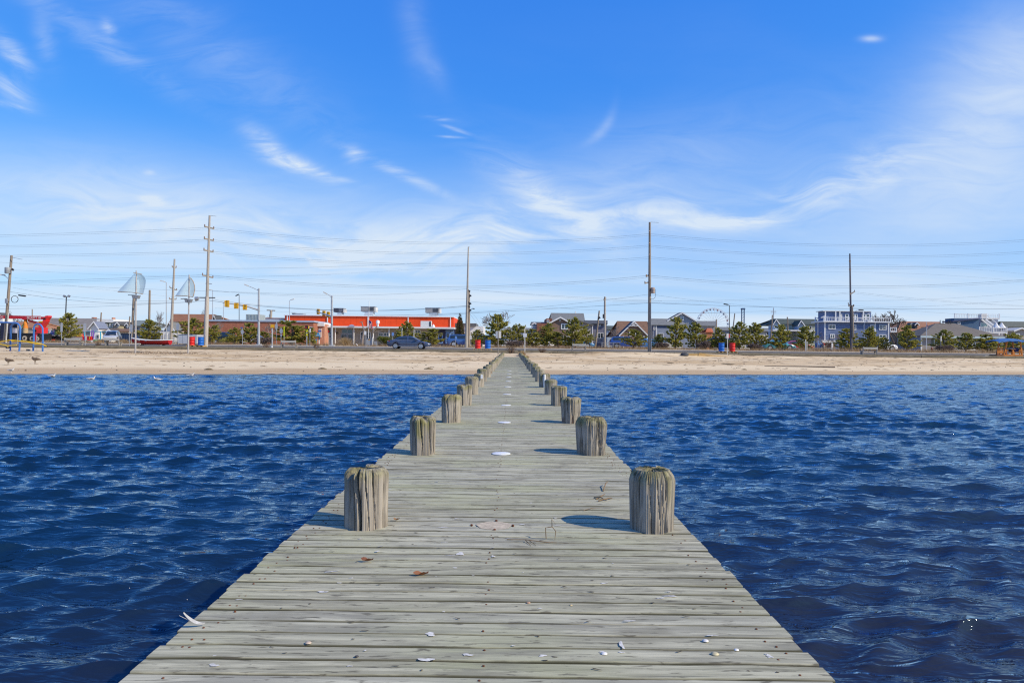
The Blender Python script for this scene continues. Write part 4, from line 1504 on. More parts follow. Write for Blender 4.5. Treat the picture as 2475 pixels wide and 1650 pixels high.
# lap boards on the main front: real edges, each row its own strip
lb = MB()
zz_ = 1.4
while zz_ < zd - .3:
    lb.add([(x0 + .2, Y - .004, zz_ + .26), (x1 - .2, Y - .004, zz_ + .26), (x1 - .2, Y - .03, zz_), (x0 + .2, Y - .03, zz_)], [(0, 1, 2, 3)])
    zz_ += .27
T.part('lap_boards', lb, BLUES, kind='stuff')

T = Thing('house', 'house with wide terracotta-brown roofs and a small dormer behind the bare tree', 'house', ubase(2225, 140))
slope_roof(T, 2172, 2275, 777, 790, 139, 5, RTAN, 6, 2)
slope_roof(T, 2164, 2232, 789, 803, 134, 4, RTAN, 10, 8)
wall(T, 2176, 2272, 790, 139.3, 9, OFFW)
wall(T, 2170, 2228, 802, 134.3, 6, RTAUPE)
gable(T, 2208, 2213.5, 2220, 779, 785, 136.5, 5, RDARK, RDARK, th=.1)
win(T, 2201, 2205.5, 781, 788, 137.3, WHITE, GLASSB)

T = Thing('house', 'low shingled building with a broad taupe hip roof, vent pipes and green shutters', 'building', ubase(2270, 106))
Y = 106
zc = gzz(2300, 812, Y)
xa, xm, xb = gx(2168, Y + 7), gx(2226, Y), gx(2416, Y)
zr = gzz(2285, 781, Y + 8)
r0, r1 = gx(2262, Y + 8), gx(2306, Y + 8)
T.part('roof', MB().slab([(xm - .4, Y - .5, zc), (xb + .4, Y - .5, zc), (r1, Y + 8, zr), (r0, Y + 8, zr)], .12), RTAUPE)
T.part('roof', MB().slab([(gx(2164, Y + 12), Y + 12, zc), (xm - .41, Y - .5, zc), (r0 - .01, Y + 8, zr - .003), (gx(2240, Y + 12), Y + 12, zr - 1.0)], .12), M('roof_taupe_side', (.15, .13, .11), .95, .15, 2, courses=.3))
T.part('roof', MB().slab([(xb + .41, Y - .5, zc), (xb + .4, Y + 16, zc), (r1 + .02, Y + 8.1, zr - .003), (r1 + .01, Y + 8, zr - .003)], .12), RTAUPE)
SHING = M('grey_shingle', (.36, .335, .31), .9, .15, 2, courses=.22)
T.part('wall', MB().box(xm, xb, Y, Y + .3, 1.2, zc - .05), SHING)
T.part('side_wall', MB().add([(xm, Y + .02, 1.2), (xm, Y + .02, zc - .05), (gx(2168, Y + 12), Y + 12, zc - .05), (gx(2168, Y + 12), Y + 12, 1.2)], [(0, 1, 2, 3)]), M('blue_shingle', (.25, .29, .36), .9, .12, 2, courses=.22))
T.part('fascia', MB().box(xm - .4, xb + .4, Y - .6, Y - .5, zc - .32, zc - .02), M('pale_fascia', (.46, .56, .58), .7, .1))
T.part('corner_board', MB().box(xm - .06, xm + .14, Y - .06, Y - .003, 1.3, zc - .05), WHITE)
win(T, 2257, 2265, 818.5, 834, Y - .04, WHITE, GLASSB, 2, 2, .1)
SHUT = M('shutter_green', (.14, .16, .11), .7, .2)
for a, b in ((2251.5, 2256.5), (2265.5, 2268.5)):
    T.part('shutter', MB().box(gx(a, Y), gx(b, Y), Y - .07, Y - .003, gzz(2260, 836, Y), gzz(2260, 818.5, Y)), SHUT)
win(T, 2345, 2358, 820, 834, Y - .04, WHITE, GLASS, 2, 2, .1)
for u, v in ((2272, 773.5), (2279, 774.5), (2291.5, 774.5), (2296.5, 774.5)):
    T.part('vent_pipe', MB().tube([(gx(u, Y + 7.5), Y + 7.5, zr - .25), (gx(u, Y + 7.5), Y + 7.5, gzz(u, v, Y + 7.5))], .06, 6), DARKM)
win(T, 2178, 2182, 820, 833, Y + 9.3, WHITE, GLASS)

T = Thing('house', 'navy house with a railed roof deck, outside stairs and white balcony', 'house', ubase(2360, 122))
Y = 122
zr = gzz(2360, 769.5, Y)
T.part('wall', MB().box(gx(2306, Y), gx(2366, Y), Y, Y + 2.6, 1.2, zr), NAVYS)
T.part('back_wall', MB().box(gx(2366, Y + 3) + .003, gx(2412, Y + 3), Y + 3, Y + 5, 1.2, zr), BLUGR)
T.part('roof', MB().slab([(gx(2302, Y - .4), Y - .4, gzz(2304, 775.5, Y)), (gx(2369, Y - .4), Y - .4, zr + .1), (gx(2369, Y), Y + 3, zr + .1), (gx(2302, Y), Y + 3, gzz(2304, 775.5, Y))], .2), M('navy_roof', (.05, .06, .13), .7))
railing(T, 2307, 2372, 758.5, 768.5, Y)
railing(T, 2384, 2415, 759, 769, Y + 3)
T.part('stair_screen', MB().box(gx(2372, Y), gx(2384, Y), Y, Y + 1, zr, gzz(2378, 758, Y)), OFFW)
T.part('deck', MB().box(gx(2386, Y + 1), gx(2416, Y + 1), Y + 1, Y + 8, zr - .05, zr + .12), OFFW)
win(T, 2314, 2321, 778, 784, Y - .04, WHITE, GLASSB)
win(T, 2369, 2386, 779, 790, Y + 2.9, WHITE, M('sea_glass', (.30, .45, .45), .2), 2, 1)
st_ = MB()
p0, p1 = W(2381, 771, Y + .2), W(2408, 792, Y + .2)
st_.beam(p0, p1, .25, .3)
st_.beam(p0 + Vector((0, .9, 0)), p1 + Vector((0, .9, 0)), .1, .3)
st_.beam(p0 + Vector((0, 0, .9)), p1 + Vector((0, 0, .9)), .08, .09)
T.part('stairs', st_, WHITE)
railing(T, 2367, 2433, 791, 802, Y - 2)
T.part('balcony', MB().box(gx(2366, Y - 2), gx(2435, Y - 2), Y - 2, Y + 3, gzz(2400, 805, Y - 2), gzz(2400, 802, Y - 2)), WHITE)
for u in (2368, 2414, 2432):
    T.part('balcony_post', MB().box(gx(u, Y - 1.9) - .1, gx(u, Y - 1.9) + .1, Y - 2, Y - 1.8, 1.3, gzz(2400, 805, Y - 2)), WHITE)
for u in (2407, 2421):
    T.part('folded_parasol', MB().lathe([(.75, 0), (.4, .45), (.02, 1.05)], 8, (gx(u, Y - .5), Y - .5, gzz(2400, 793, Y - .5))), WHITE)

T = Thing('house', 'grey-green long-roofed house at the far right with a small white gable', 'house', ubase(2450, 130))
slope_roof(T, 2414, 2530, 777, 790, 130, 5, M('roof_olive', (.145, .155, .12), .95, .15, 2, courses=.28), 4, 0)
wall(T, 2418, 2530, 789.5, 130.3, 9, GREYSH)
gable(T, 2447, 2466, 2486, 791.5, 799, 120, 8, GREYBE, OFFW, th=.1)
win(T, 2456, 2464, 806, 814, 119.95, WHITE, GLASSB)

# ---- houses to the left, beyond the road
T = Thing('house', 'weathered grey-brown warehouse roof behind the crane truck and playground', 'building', ubase(230, 150))
slope_roof(T, 118, 238, 769, 800, 148, 8, M('roof_weathered', (.24, .215, .19), .95, .2, 1, courses=.35), 0, 0)
wall(T, 120, 236, 799, 148.4, 12, GREYSH)
T.part('roof_vent', MB().box(gx(221, 156), gx(227, 156), 155.9, 157, gzz(224, 769, 156), gzz(224, 766.5, 156)), BRICK)
T = Thing('house', 'bright white small house with a steep front gable by the playground', 'house', ubase(227, 120))
gable(T, 214, 228.5, 241, 776.5, 794, 120, 10, WHITE, GREYM, th=.12)
win(T, 233, 239, 809, 818, 119.95, GREYM, GLASS)
T = Thing('house', 'flat-topped pale green house with white roof terrace wall', 'house', ubase(253, 140))
wall(T, 232, 273, 779, 140, 9, PALEG)
T.part('terrace_wall', MB().box(gx(233, 139.6), gx(273, 139.6), 139.6, 149, gzz(252, 779, 139.6), gzz(252, 771, 139.6)), WHITE)
T.part('dark_band', MB().box(gx(234, 139.8), gx(262, 139.8), 139.85, 139.98, gzz(250, 782, 140), gzz(250, 779.3, 140)), RGREEN)
T.part('chimney', MB().box(gx(269, 139.7), gx(272, 139.7), 139.7, 140.6, gzz(252, 771, 139.6), gzz(270, 767, 139.6)), BRICKP)
for a, b in ((238, 243.5), (250, 259), (264, 267), (270, 273)):
    win(T, a, b, 782.5, 788 if b < 260 else 791, 139.8, WHITE, GLASS)
T = Thing('house', 'slate-roofed house with two small tan front gables beyond the playground', 'house', ubase(292, 136))
slope_roof(T, 273, 312, 777, 786, 136, 4, RDARK)
wall(T, 275, 311, 785, 136.3, 8, GREYBE)
gable(T, 279, 284.5, 291, 778, 785, 134.6, 4, M('tan_siding', (.40, .36, .25), .8, .1, 2, siding=.22), RDARK, th=.1)
gable(T, 302, 307, 312, 780, 786, 134.4, 4, BLUGR, RDARK, th=.1)
win(T, 282, 286, 785, 790, 134.5, WHITE, GLASS)
win(T, 304, 309, 786, 791, 134.3, WHITE, GLASS)
T = Thing('house', 'low tan bungalow with broad brown roof beyond the silver car', 'house', ubase(265, 122))
slope_roof(T, 240, 312, 794, 800, 121, 4, RBROWN, 2, 2)
wall(T, 243, 310, 800, 121.3, 8, GREYBE)
gable(T, 258, 265, 272, 795, 800, 119.6, 4, WHITE, RDARK, th=.1)
win(T, 266, 276, 803, 812, 121.2, WHITE, GLASS, 2, 1)
T = Thing('house', 'grey-green roofed white house behind the sail masts', 'house', ubase(345, 128))
slope_roof(T, 318, 366, 774, 787, 127.5, 4.5, M('roof_greygreen', (.20, .235, .22), .95, .15, 2, courses=.28), 2, 2)
wall(T, 320, 364, 787, 128, 8, OFFW)
for a in (330, 340, 351):
    win(T, a, a + 6, 789, 797, 127.95, WHITE, GLASSB)
T.part('porch_roof', MB().slab([(gx(320, 124), 124, gzz(340, 801, 124)), (gx(380, 124), 124, gzz(340, 801, 124)), (gx(380, 124), 128, gzz(340, 797, 128)), (gx(320, 124), 128, gzz(340, 797, 128))], .12), RGREY)
T = Thing('house', 'barn-like house with a big chestnut-brown roof behind the tall left utility pole', 'house', ubase(465, 124))
slope_roof(T, 409, 520, 759, 777, 123, 6, M('roof_chestnut', (.30, .135, .065), .95, .2, 1.5, courses=.3), 6, 2)
wall(T, 414, 516, 776.5, 123.4, 10, BRICK)
gable(T, 512, 518, 524, 761, 776, 124, 9, OFFW, RDARK, th=.1)
T = Thing('house', 'white cottage with a front gable between bare poles', 'house', ubase(410, 112))
gable(T, 397, 410, 424, 777, 798, 112, 9, WHITE, RGREY, th=.12)
T.part('porch', MB().box(gx(386, 110), gx(430, 110), 110, 112, 1.3, gzz(408, 801, 110)), OFFW)
for a in (391, 400, 408, 418):
    win(T, a, a + 5, 805, 822, 109.96, WHITE, GLASS)
T = Thing('house', 'white shed-roofed building with porch posts behind the red boat', 'house', ubase(375, 110))
wall(T, 355, 392, 803, 111, 6, OFFW)
T.part('roof', MB().slab([(gx(352, 110), 110, gzz(372, 802, 110)), (gx(394, 110), 110, gzz(372, 802, 110)), (gx(394, 110), 117, gzz(372, 797, 117)), (gx(352, 110), 117, gzz(372, 797, 117))], .14), RGREY)
for a in (360, 369, 380):
    win(T, a, a + 5, 808, 822, 110.95, PBLUE, GLASS)
T = Thing('house', 'white gabled house with dark roof peeking out at the far left edge', 'house', ubase(-6, 130))
gable(T, -28, -5, 9, 755, 766, 130, 9, WHITE, RDARK)
# distant low houses filling the skyline gaps
for i, (u0, u1, vr, ve, m1, m2, lbl) in enumerate((
        (20, 110, 778, 792, RTAN, GREYBE, 'low tan-roofed building behind the crane boom'),
        (1215, 1290, 792, 800, RGREY, OFFW, 'low grey-roofed house glimpsed behind the spreading pine'),
        (1462, 1492, 787, 796, RGREEN, PALEB, 'small green-roofed house left of the ornate brown gable'),
        (1724, 1790, 790, 798, RGREY, GREYSH, 'long grey shed roof under the ferris wheel'),
        (1786, 1870, 792, 800, RGREY, OFFW, 'low white house hidden behind pines right of the tower'),
        (2150, 2182, 795, 803, RDARK, BLUGR, 'small dark-roofed house right of the blue house'))):
    T = Thing('house', lbl, 'house', ubase((u0 + u1) / 2, 145))
    slope_roof(T, u0, u1, vr, ve, 144, 4, m1, 2, 2)
    wall(T, u0 + 2, u1 - 2, ve, 144.3, 7, m2)
    win(T, u0 + 10, u0 + 17, ve + 3, ve + 10, 144.25, WHITE, GLASS)
    win(T, u1 - 18, u1 - 11, ve + 3, ve + 10, 144.25, WHITE, GLASS)
# ================================================================== utility poles, lamps, signals, signs
def pole_between(u0, v0, u1, v1, Y, r0, r1, n=9):
    a, b = W(u0, v0, Y), W(u1, v1, Y)
    g = ground_z(a.x, Y)
    d = (b - a) / (b.z - a.z)
    a = a + d * (g - .4 - a.z)
    return a, b, MB().tube([a, a.lerp(b, .5), b], [r0, (r0 + r1) / 2, r1], n)


def upole(label, u0, v0, u1, v1, Y, r0, r1, mat, name='utility_pole'):
    a, b, mb_ = pole_between(u0, v0, u1, v1, Y, r0, r1)
    T = Thing(name, label, 'utility pole', (a.x, a.y, a.z + .4))
    T.part('shaft', mb_, mat, sm=40)
    return T, a, b


def on_pole(a, b, z):
    return a + (b - a) * ((z - a.z) / (b.z - a.z))


def crossarm(T, p, half, tilt=0.0, depth=0.0, mat=None, ins=True):
    """short arm with insulators; depth tips it toward or away from the road"""
    d = Vector((half, depth, tilt))
    T.part('crossarm', MB().beam(p - d, p + d, .10, .12), mat or POLEW)
    if ins:
        for s in (-.95, .95):
            q = p + d * s
            T.part('insulator', MB().lathe([(.035, .05), (.06, .10), (.06, .16), (.03, .24)], 8, q), M('insulator', (.22, .13, .09), .3, .1), sm=40)


YT = 73.0
T, a, b = upole('tallest pale pole at the road\'s left, stepped with three pairs of wires', 497, 836, 506.7, 521, 72.0, .19, .10, POLEG)
for v in (550, 579, 606.5):
    p = on_pole(a, b, gzz(503, v, 72))
    crossarm(T, p, .28, -.03, .5)
p = on_pole(a, b, gzz(502, 668, 72))
crossarm(T, p, .42, -.10, .35)
T.part('crossarm', MB().beam(W(482, 719, 72), W(520, 719.5, 72), .09, .10), DARKM)
T.part('crossarm', MB().beam(W(497, 685, 72), W(512, 686, 72), .06, .07), GREYM)
q = W(476, 722, 71.8)
T.part('drum_lamp', MB().tube([(q.x - .16, q.y, q.z - .02), (q.x + .15, q.y, q.z + .03)], [.23, .20], 14), GREYM, sm=40)
T.part('top_wire', MB().tube([b, W(523, 523, 72)], .015, 5), DARKM)
T.part('shaft_lower', MB().tube([on_pole(a, b, 1.2), on_pole(a, b, 6.6)], [.235, .21], 10), M('pole_pale', (.46, .42, .37), .9, .25, 3, streak=(14, 14, .8)), sm=40)

T, a, b = upole('thick brown pole at the road edge, carrying a rusty grey transformer can', 1570, 851, 1570.5, 537, 72.0, .20, .11, POLEW)
for v in (565, 593, 621):
    p = on_pole(a, b, gzz(1570, v, 72))
    crossarm(T, p, .12, 0, .5)
p = on_pole(a, b, gzz(1570, 666, 72))
crossarm(T, Vector((p.x - .2, p.y, p.z)), .22, .13, .3)
p = on_pole(a, b, gzz(1570, 683, 72))
crossarm(T, Vector((p.x - .25, p.y, p.z)), .30, .10, .2)
c = W(1578, 702, 71.8)
T.part('transformer', MB().lathe([(.20, -.30), (.225, -.26), (.225, .24), (.20, .30), (.06, .34)], 14, c), M('rusty_can', (.42, .33, .28), .6, .45, 3), sm=40)
T.part('transformer_bracket', MB().box(c.x - .34, c.x - .14, c.y - .05, c.y + .05, c.z - .06, c.z + .06), DARKM)
T.part('drop_wire', MB().tube([c + Vector((.15, 0, .3)), c + Vector((.30, 0, .0)), c + Vector((.25, 0, -.7)), c + Vector((.05, 0, -.9)), c + Vector((-.3, 0, -.85))], .018, 5), DARKM)
T.part('top_wire', MB().tube([b, W(1592, 538, 72)], .015, 5), DARKM)
T.part('conduit', MB().tube([W(1573.5, 851, 71.8), W(1573.2, 730, 71.8)], .035, 6), GREYM)

T, a, b = upole('slender grey pole beside the cone-shaped cypress, tapering to a point', 1127, 835, 1132, 597, 88, .22, .07, POLEG)
for v in (700, 729, 738):
    p = on_pole(a, b, gzz(1130, v, 88))
    T.part('bracket', MB().beam(p, p + Vector((.35, 0, -.25)), .12, .2), DARKM)
T.part('top_hook', MB().tube([b, W(1134.5, 597, 88)], .03, 5), DARKM)
T, a, b = upole('shorter brown pole standing just behind the slender grey pole by the cypress', 1133, 830, 1133.5, 702, 90, .19, .14, POLEW)
for v in (712, 731, 747):
    p = on_pole(a, b, gzz(1133, v, 90))
    T.part('bracket', MB().beam(p, p + Vector((.3, -.2, -.2)), .12, .18), DARKM)
lamp = MB().tube([W(1134, 752, 90), W(1139, 747, 90), W(1143, 746, 90)], .035, 6)
T.part('lamp_arm', lamp, GREYM)
T.part('lamp_head', MB().beam(W(1142, 745.5, 90), W(1147, 746.5, 90), .25, .12), DARKM)

T, a, b = upole('dark slim pole rising behind the blue three-storey house', 2057, 812, 2054, 613, 92, .16, .09, M('pole_dark', (.12, .11, .125), .9, .25, 3, streak=(14, 14, .8)))
for v in (633, 653):
    p = on_pole(a, b, gzz(2055, v, 92))
    crossarm(T, p, .18, 0, .2)
c = W(2060, 708, 91.8)
crossarm(T, c, .36, .20, .1)
c = W(2057, 740, 91.8)
crossarm(T, c, .42, .02, .2)
crossarm(T, c + Vector((0, 0, .12)), .30, -.16, -.2)
T.part('lower_shaft', MB().tube([W(2062, 815, 91.7), W(2059, 738, 91.7)], [.17, .14], 8), POLEW, sm=40)
T.part('lamp_arm', MB().tube([W(2061, 757, 91.7), W(2071, 750, 91.7), W(2078, 749, 91.7)], .035, 6), GREYM)
T.part('lamp_head', MB().beam(W(2076, 748.8, 91.7), W(2086, 749.4, 91.7), .3, .14), DARKM)

T, a, b = upole('brown pole leaning right at the far left with a grey transformer and coiled cable', 11, 831, 28, 617.5, 86, .19, .14, POLEW)
c = W(22, 653.5, 85.7)
T.part('transformer', MB().lathe([(.30, -.38), (.33, -.33), (.33, .32), (.30, .38)], 14, c + Vector((-.18, 0, 0))), M('can_grey', (.28, .30, .32), .6, .2), sm=40)
T.part('insulator', MB().beam(W(28, 650, 85.7), W(33, 653, 85.7), .1, .25), DARKM)
T.part('top_arm', MB().beam(W(28, 622, 85.7), W(54, 627, 85.7), .05, .05), GREYM)
T.part('lamp_arm', MB().tube([W(21, 675, 85.8), W(14, 668, 85.8), W(9, 665, 85.8)], .035, 6), GREYM)
T.part('lamp_head', MB().beam(W(0, 663.5, 85.8), W(11, 665, 85.8), .3, .15), OFFW)
T.part('meter_box', MB().box(gx(11.5, 85.7), gx(16, 85.7), 85.6, 85.8, gzz(13, 733, 86), gzz(13, 722, 86)), GREYM)
T.part('guard', MB().tube([W(14.5, 831, 85.7), W(20.5, 756, 85.7)], .05, 6), OFFW)
c = W(35.5, 723, 85.6)
T2 = Thing('cable_coil', 'round coil of black cable hanging on the wire beside the leaning pole', 'cable coil', c)
T2.part('coil', MB().tube([c + Vector((.43 * math.cos(t), 0, .42 * math.sin(t))) for t in np.linspace(0, 6.283, 25)], .035, 6, False), BLACK, sm=60)
T2 = Thing('splice_case', 'black cable splice tube hanging beside the coil of cable', 'splice case', W(53, 714, 85.6))
T2.part('case', MB().tube([W(44, 713, 85.6), W(45.5, 713.2, 85.6), W(61.5, 715.5, 85.6), W(63, 715.7, 85.6)], [.05, .09, .09, .05], 8), BLACK, sm=40)

T, a, b = upole('tall grey pole just left of the second sail mast', 413, 825, 422, 626, 95, .22, .11, POLEG)
for v in (646, 698, 723):
    p = on_pole(a, b, gzz(419, v, 95))
    crossarm(T, p, .40 if v > 650 else .2, -.16 if v == 698 else 0, .2)
T, a, b = upole('short bare brown pole right of the first sail mast', 360, 815, 362, 701, 96, .17, .13, POLEW)
T, a, b = upole('short brown pole hiding directly behind the first sail mast', 320, 800, 324, 713, 98, .20, .17, POLEW)
T, a, b = upole('grey wooden pole with small top arm between the brown-gabled houses', 1461.5, 840, 1462, 717, 96, .17, .13, POLEG)
p = on_pole(a, b, gzz(1461, 724, 96))
crossarm(T, p, .16, .10, .2)
T.part('hanging_box', MB().box(gx(1456, 96), gx(1458.5, 96), 95.9, 96.1, gzz(1457, 769, 96), gzz(1457, 759, 96)), DARKM)
T, a, b = upole('crooked thin brown pole leaning against the view of the slate-blue house', 1438.5, 838, 1448.5, 751, 100, .16, .11, POLEW)
T.part('bracket', MB().beam(W(1447, 766, 99.8), W(1449.5, 770, 99.8), .3, .3), DARKM)
for lbl, u0, v0, u1, v1, Y in (('thin pole leaning right beside the ferris wheel', 1771, 800, 1776, 757, 150), ('tall dark pole with antenna arms left of the green-roofed house', 1864, 802, 1867, 761, 128),
                               ('lone grey pole before the green-roofed house', 1904, 806, 1903, 766, 124), ('thin pole against the warehouse roof at far left', 78, 770, 78, 747, 160),
                               ('slim pole in front of the white playground house', 241, 815, 245, 755, 124), ('slim pole with a flag bracket beyond the first sail mast', 311, 800, 314, 764, 130),
                               ('thin pole behind the brown roof by the ferris wheel hut', 1731, 815, 1731.5, 772, 112)):
    upole(lbl, u0, v0, u1, v1, Y, .16, .11, POLEW)
T, a, b = upole('pole with a broad wooden crossarm beyond the brick wing', 654, 775, 655.5, 749, 150, .28, .26, POLEG)
T.part('crossarm', MB().beam(W(645, 749.5, 150), W(665, 750.5, 150), .25, .2), POLEW)
# antenna mast
T = Thing('antenna_mast', 'spindly antenna mast above the pine tops left of the green-roofed house', 'antenna', ubase(1870, 160))
T.part('mast', MB().tube([W(1870, 800, 160), W(1869.5, 744, 160)], .08, 6), GREYM)
for v in (752, 754, 757):
    T.part('element', MB().tube([W(1863, v, 160), W(1876, v + .3, 160)], .04, 5), GREYM)


def street_lamp(label, u, v0, vt, Y, arm, r=.07, mat=STEEL, head='flat', group=None):
    a, b, mb_ = pole_between(u, v0, u, vt, Y, r, r * .7, 8)
    T = Thing('street_lamp', label, 'street lamp', (a.x, a.y, a.z + .4), group)
    T.part('column', mb_, mat, sm=40)
    pts = [W(p[0], p[1], Y) for p in arm]
    T.part('arm', MB().tube(pts, r * .5, 6), mat, sm=60)
    d = (pts[-1] - pts[-2]).normalized()
    T.part('lamp_head', MB().beam(pts[-1] - d * .05, pts[-1] + d * .55, .28, .13), OFFW if mat is STEEL else DARKM)
    return T


street_lamp('grey street lamp with curved head left of the mast arm column', 578, 775, 712, 118, [(578, 713), (577.5, 711), (576.5, 711.5)], mat=DARKM)
street_lamp('thin grey lamp rising from the brick wing before the orange band', 699.5, 779, 728, 116, [(699.5, 729), (701, 725.5), (704, 724.5)])
street_lamp('slim lamp with white top fitting right of the tallest left pole', 514, 776, 701, 118, [(514, 702), (512, 700.5), (510, 700.5)], mat=STEEL)
street_lamp('thin curved lamp column right of the ferris wheel', 1763, 838, 738, 98, [(1763, 739), (1761.5, 736.5), (1758.5, 736)], mat=DARKM)
street_lamp('white lamp with a long curved arm by the blue house corner', 1976.5, 812, 776, 105, [(1976.5, 777), (1979, 770.5), (1985, 767.5)], mat=STEEL)
street_lamp('small lamp on a short stem before the blue house', 2088, 800, 785, 104, [(2088, 786), (2091, 779), (2097, 776.5)], mat=STEEL)
street_lamp('slim pole lamp left of the second sail mast with twin side heads', 402, 815, 682, 94, [(402, 683), (399, 681), (397, 680.5)], mat=STEEL)
street_lamp('plain thin grey column between the signals and the tallest left pole', 540, 775, 731, 120, [(540, 732), (541, 730.5), (542, 730)], mat=STEEL)
T = Thing('floodlight_pole', 'tall pole with two floodlights above the pine by the crane truck', 'floodlight', ubase(158, 128))
T.part('column', MB().tube([W(157, 800, 128), W(160.5, 718, 128)], [.12, .09], 8), DARKM, sm=40)
T.part('crossarm', MB().beam(W(155, 717, 128), W(167, 717, 128), .1, .1), DARKM)
for u in (155.5, 166.5):
    T.part('floodlight', MB().beam(W(u - 1.6, 714.5, 128), W(u + 1.6, 716.5, 128), .4, .35), GREYM)


# ---- traffic signals
def signal(label, u, v, Y, h=.95, wdt=.36, turn=1):
    h, wdt = h * .85, wdt * .82
    c = W(u, v, Y)
    T = Thing('traffic_signal', label, 'traffic signal', c, 'traffic signals hanging on the mast arms')
    T.part('housing', MB().box(c.x - wdt / 2, c.x + wdt / 2, c.y - .12, c.y + .12, c.z - h / 2, c.z + h / 2), YEL)
    for k in range(3):
        z = c.z + h * (.32 - .32 * k)
        vz = T.part('visor', MB().tube([(c.x - turn * wdt * .35, c.y - .13, z + .02), (c.x - turn * (wdt * .35 + .20), c.y - .16, z - .01)], [.13, .14], 10), YEL, sm=40)
        T.part('lens', MB().tube([(c.x - turn * wdt * .30, c.y - .135, z + .02), (c.x - turn * (wdt * .30 + .03), c.y - .14, z + .02)], .115, 10), BLACK, vz)
    T.part('hanger', MB().beam(c + Vector((0, .1, h * .2)), c + Vector((.0, .35, h * .25)), .08, .08), GREYM)


def mast_pole(label, u, vb, vt, Y, lum, arm, arm_r=(.12, .06)):
    a, b, mb_ = pole_between(u, vb, u, vt, Y, .17, .11, 10)
    T = Thing('signal_pole', label, 'signal pole', (a.x, a.y, a.z + .4))
    T.part('column', mb_, STEEL, sm=40)
    T.part('cap', MB().lathe([(.13, 0), (.13, .12), (.05, .2)], 8, b), STEEL, sm=40)
    T.part('base_plate', MB().box(a.x - .3, a.x + .3, a.y - .3, a.y + .3, a.z + .36, a.z + .56), STEEL)
    pl = [W(x_, y_, Y) for x_, y_ in lum]
    T.part('lamp_arm', MB().tube(pl, .04, 6), STEEL, sm=60)
    d = (pl[-1] - pl[-2]).normalized()
    T.part('lamp_head', MB().beam(pl[-1], pl[-1] + d * .5, .26, .14), OFFW)
    pa = [W(*q) for q in arm]
    rr = np.linspace(arm_r[0], arm_r[1], len(pa))
    T.part('mast_arm', MB().tube(pa, list(rr), 8), STEEL, sm=60)


mast_pole('grey signal column with a long mast arm reaching left, before the brick wing', 625.5, 832, 700, 87, [(625.5, 702), (610, 695), (600, 691)], [(625.5, 749, 87), (600, 741, 86.5), (570, 735.5, 86), (538, 731, 85.6)])
mast_pole('grey signal column before the orange building with a mast arm pointing away', 802, 833, 718, 87, [(802, 719), (794, 712), (790, 710)], [(802, 765, 87), (790, 761, 92), (780, 758, 97), (764, 752, 103)])
signal('large yellow traffic signal at the mast arm\'s left end', 550.5, 734, 85.3, 1.0, .40)
signal('middle yellow traffic signal on the left mast arm', 573, 739, 85.7, .85, .34)
signal('yellow traffic signal nearest the column on the left mast arm', 594, 742.5, 86.2, .80, .32)
signal('yellow signal farthest left on the arm before the orange building', 768.5, 753, 102, .95, .38, -1)
signal('middle yellow signal on the arm before the orange building', 782, 757, 97, .85, .36, -1)
signal('yellow signal nearest the column before the orange building', 792.5, 760, 92, .90, .36, -1)

# ---- signs
SIGNB = M('sign_back', (.42, .44, .47), .5, .1, 3, metal=.3)


def sign(label, u, vb, vt, Y, shape, col, mat_post=GREYM, pr_=.035, name='sign', extra=None):
    """post with a plate; shape: list of (du0, du1, v0, v1) rectangles or ('d', u, v, w, h) diamonds in photo pixels"""
    a, b, mb_ = pole_between(u, vb, u, vt, Y, pr_, pr_, 7)
    T = Thing(name, label, 'sign', (a.x, a.y, a.z + .4))
    T.part('post', mb_, mat_post, sm=40)
    for s, m_ in zip(shape, col if isinstance(col, list) else [col] * len(shape)):
        if s[0] == 'd':
            _, su, sv, sw, sh = s
            c_ = W(su, sv, Y)
            k = Y / F
            T.part('plate', MB().prism([(c_.x, c_.z - sh * k / 2), (c_.x + sw * k / 2, c_.z - sh * k * .12), (c_.x + sw * k / 2, c_.z + sh * k * .12), (c_.x, c_.z + sh * k / 2), (c_.x - sw * k / 2, c_.z + sh * k * .12), (c_.x - sw * k / 2, c_.z - sh * k * .12)], Y - pr_ - .03, Y - pr_ - .005), m_)
        else:
            u0, u1, v0, v1 = s
            T.part('plate', MB().box(gx(u0, Y), gx(u1, Y), Y - pr_ - .03, Y - pr_ - .005, gzz(u, v1, Y), gzz(u, v0, Y)), m_)
    return T


sign('narrow grey sign plate on a post left of the left pine', 149, 834, 780, 71, [(146.5, 151.5, 780, 802)], SIGNB)
sign('narrow grey sign plate on a post right of the left pine', 206, 835, 781, 71, [(202, 208.5, 781, 802)], SIGNB)
sign('thin bare steel post beside the red boat\'s bow', 312.5, 836, 786, 72, [(311.9, 313.2, 786, 789)], GREYM)
sign('small grey sign by the red boat\'s bow', 317.5, 832, 784, 88, [(314.5, 320.5, 784, 802)], SIGNB)
sign('grey sign board on a post beside the white trailer', 429.5, 831, 782, 86, [(426.3, 432.8, 782, 797)], SIGNB)
sign('pointed grey sign back before the brick wing\'s left bushes', 586, 835, 795, 86, [('d', 586, 802, 6.5, 16)], SIGNB)
sign('tall pointed grey sign back right of the yellow box', 668.5, 815, 777, 90, [('d', 668.5, 788.5, 6, 24)], SIGNB)
sign('grey diamond sign back on a leaning post beside the third bench', 679, 834, 792, 84, [('d', 680, 800, 7.5, 17), ('d', 680, 810, 4, 9)], SIGNB)
sign('fluorescent yellow-green sign seen almost edge-on', 686.5, 822, 788, 88, [(685.5, 687.6, 788, 812)], M('fluorescent', (.62, .70, .02), .5, .05))
T = sign('yellow square signal box on a stout steel post before the brick wing', 658, 838, 790, 72.4, [(654, 663.2, 784, 792)], YEL, STEEL, .065, 'signal_box')
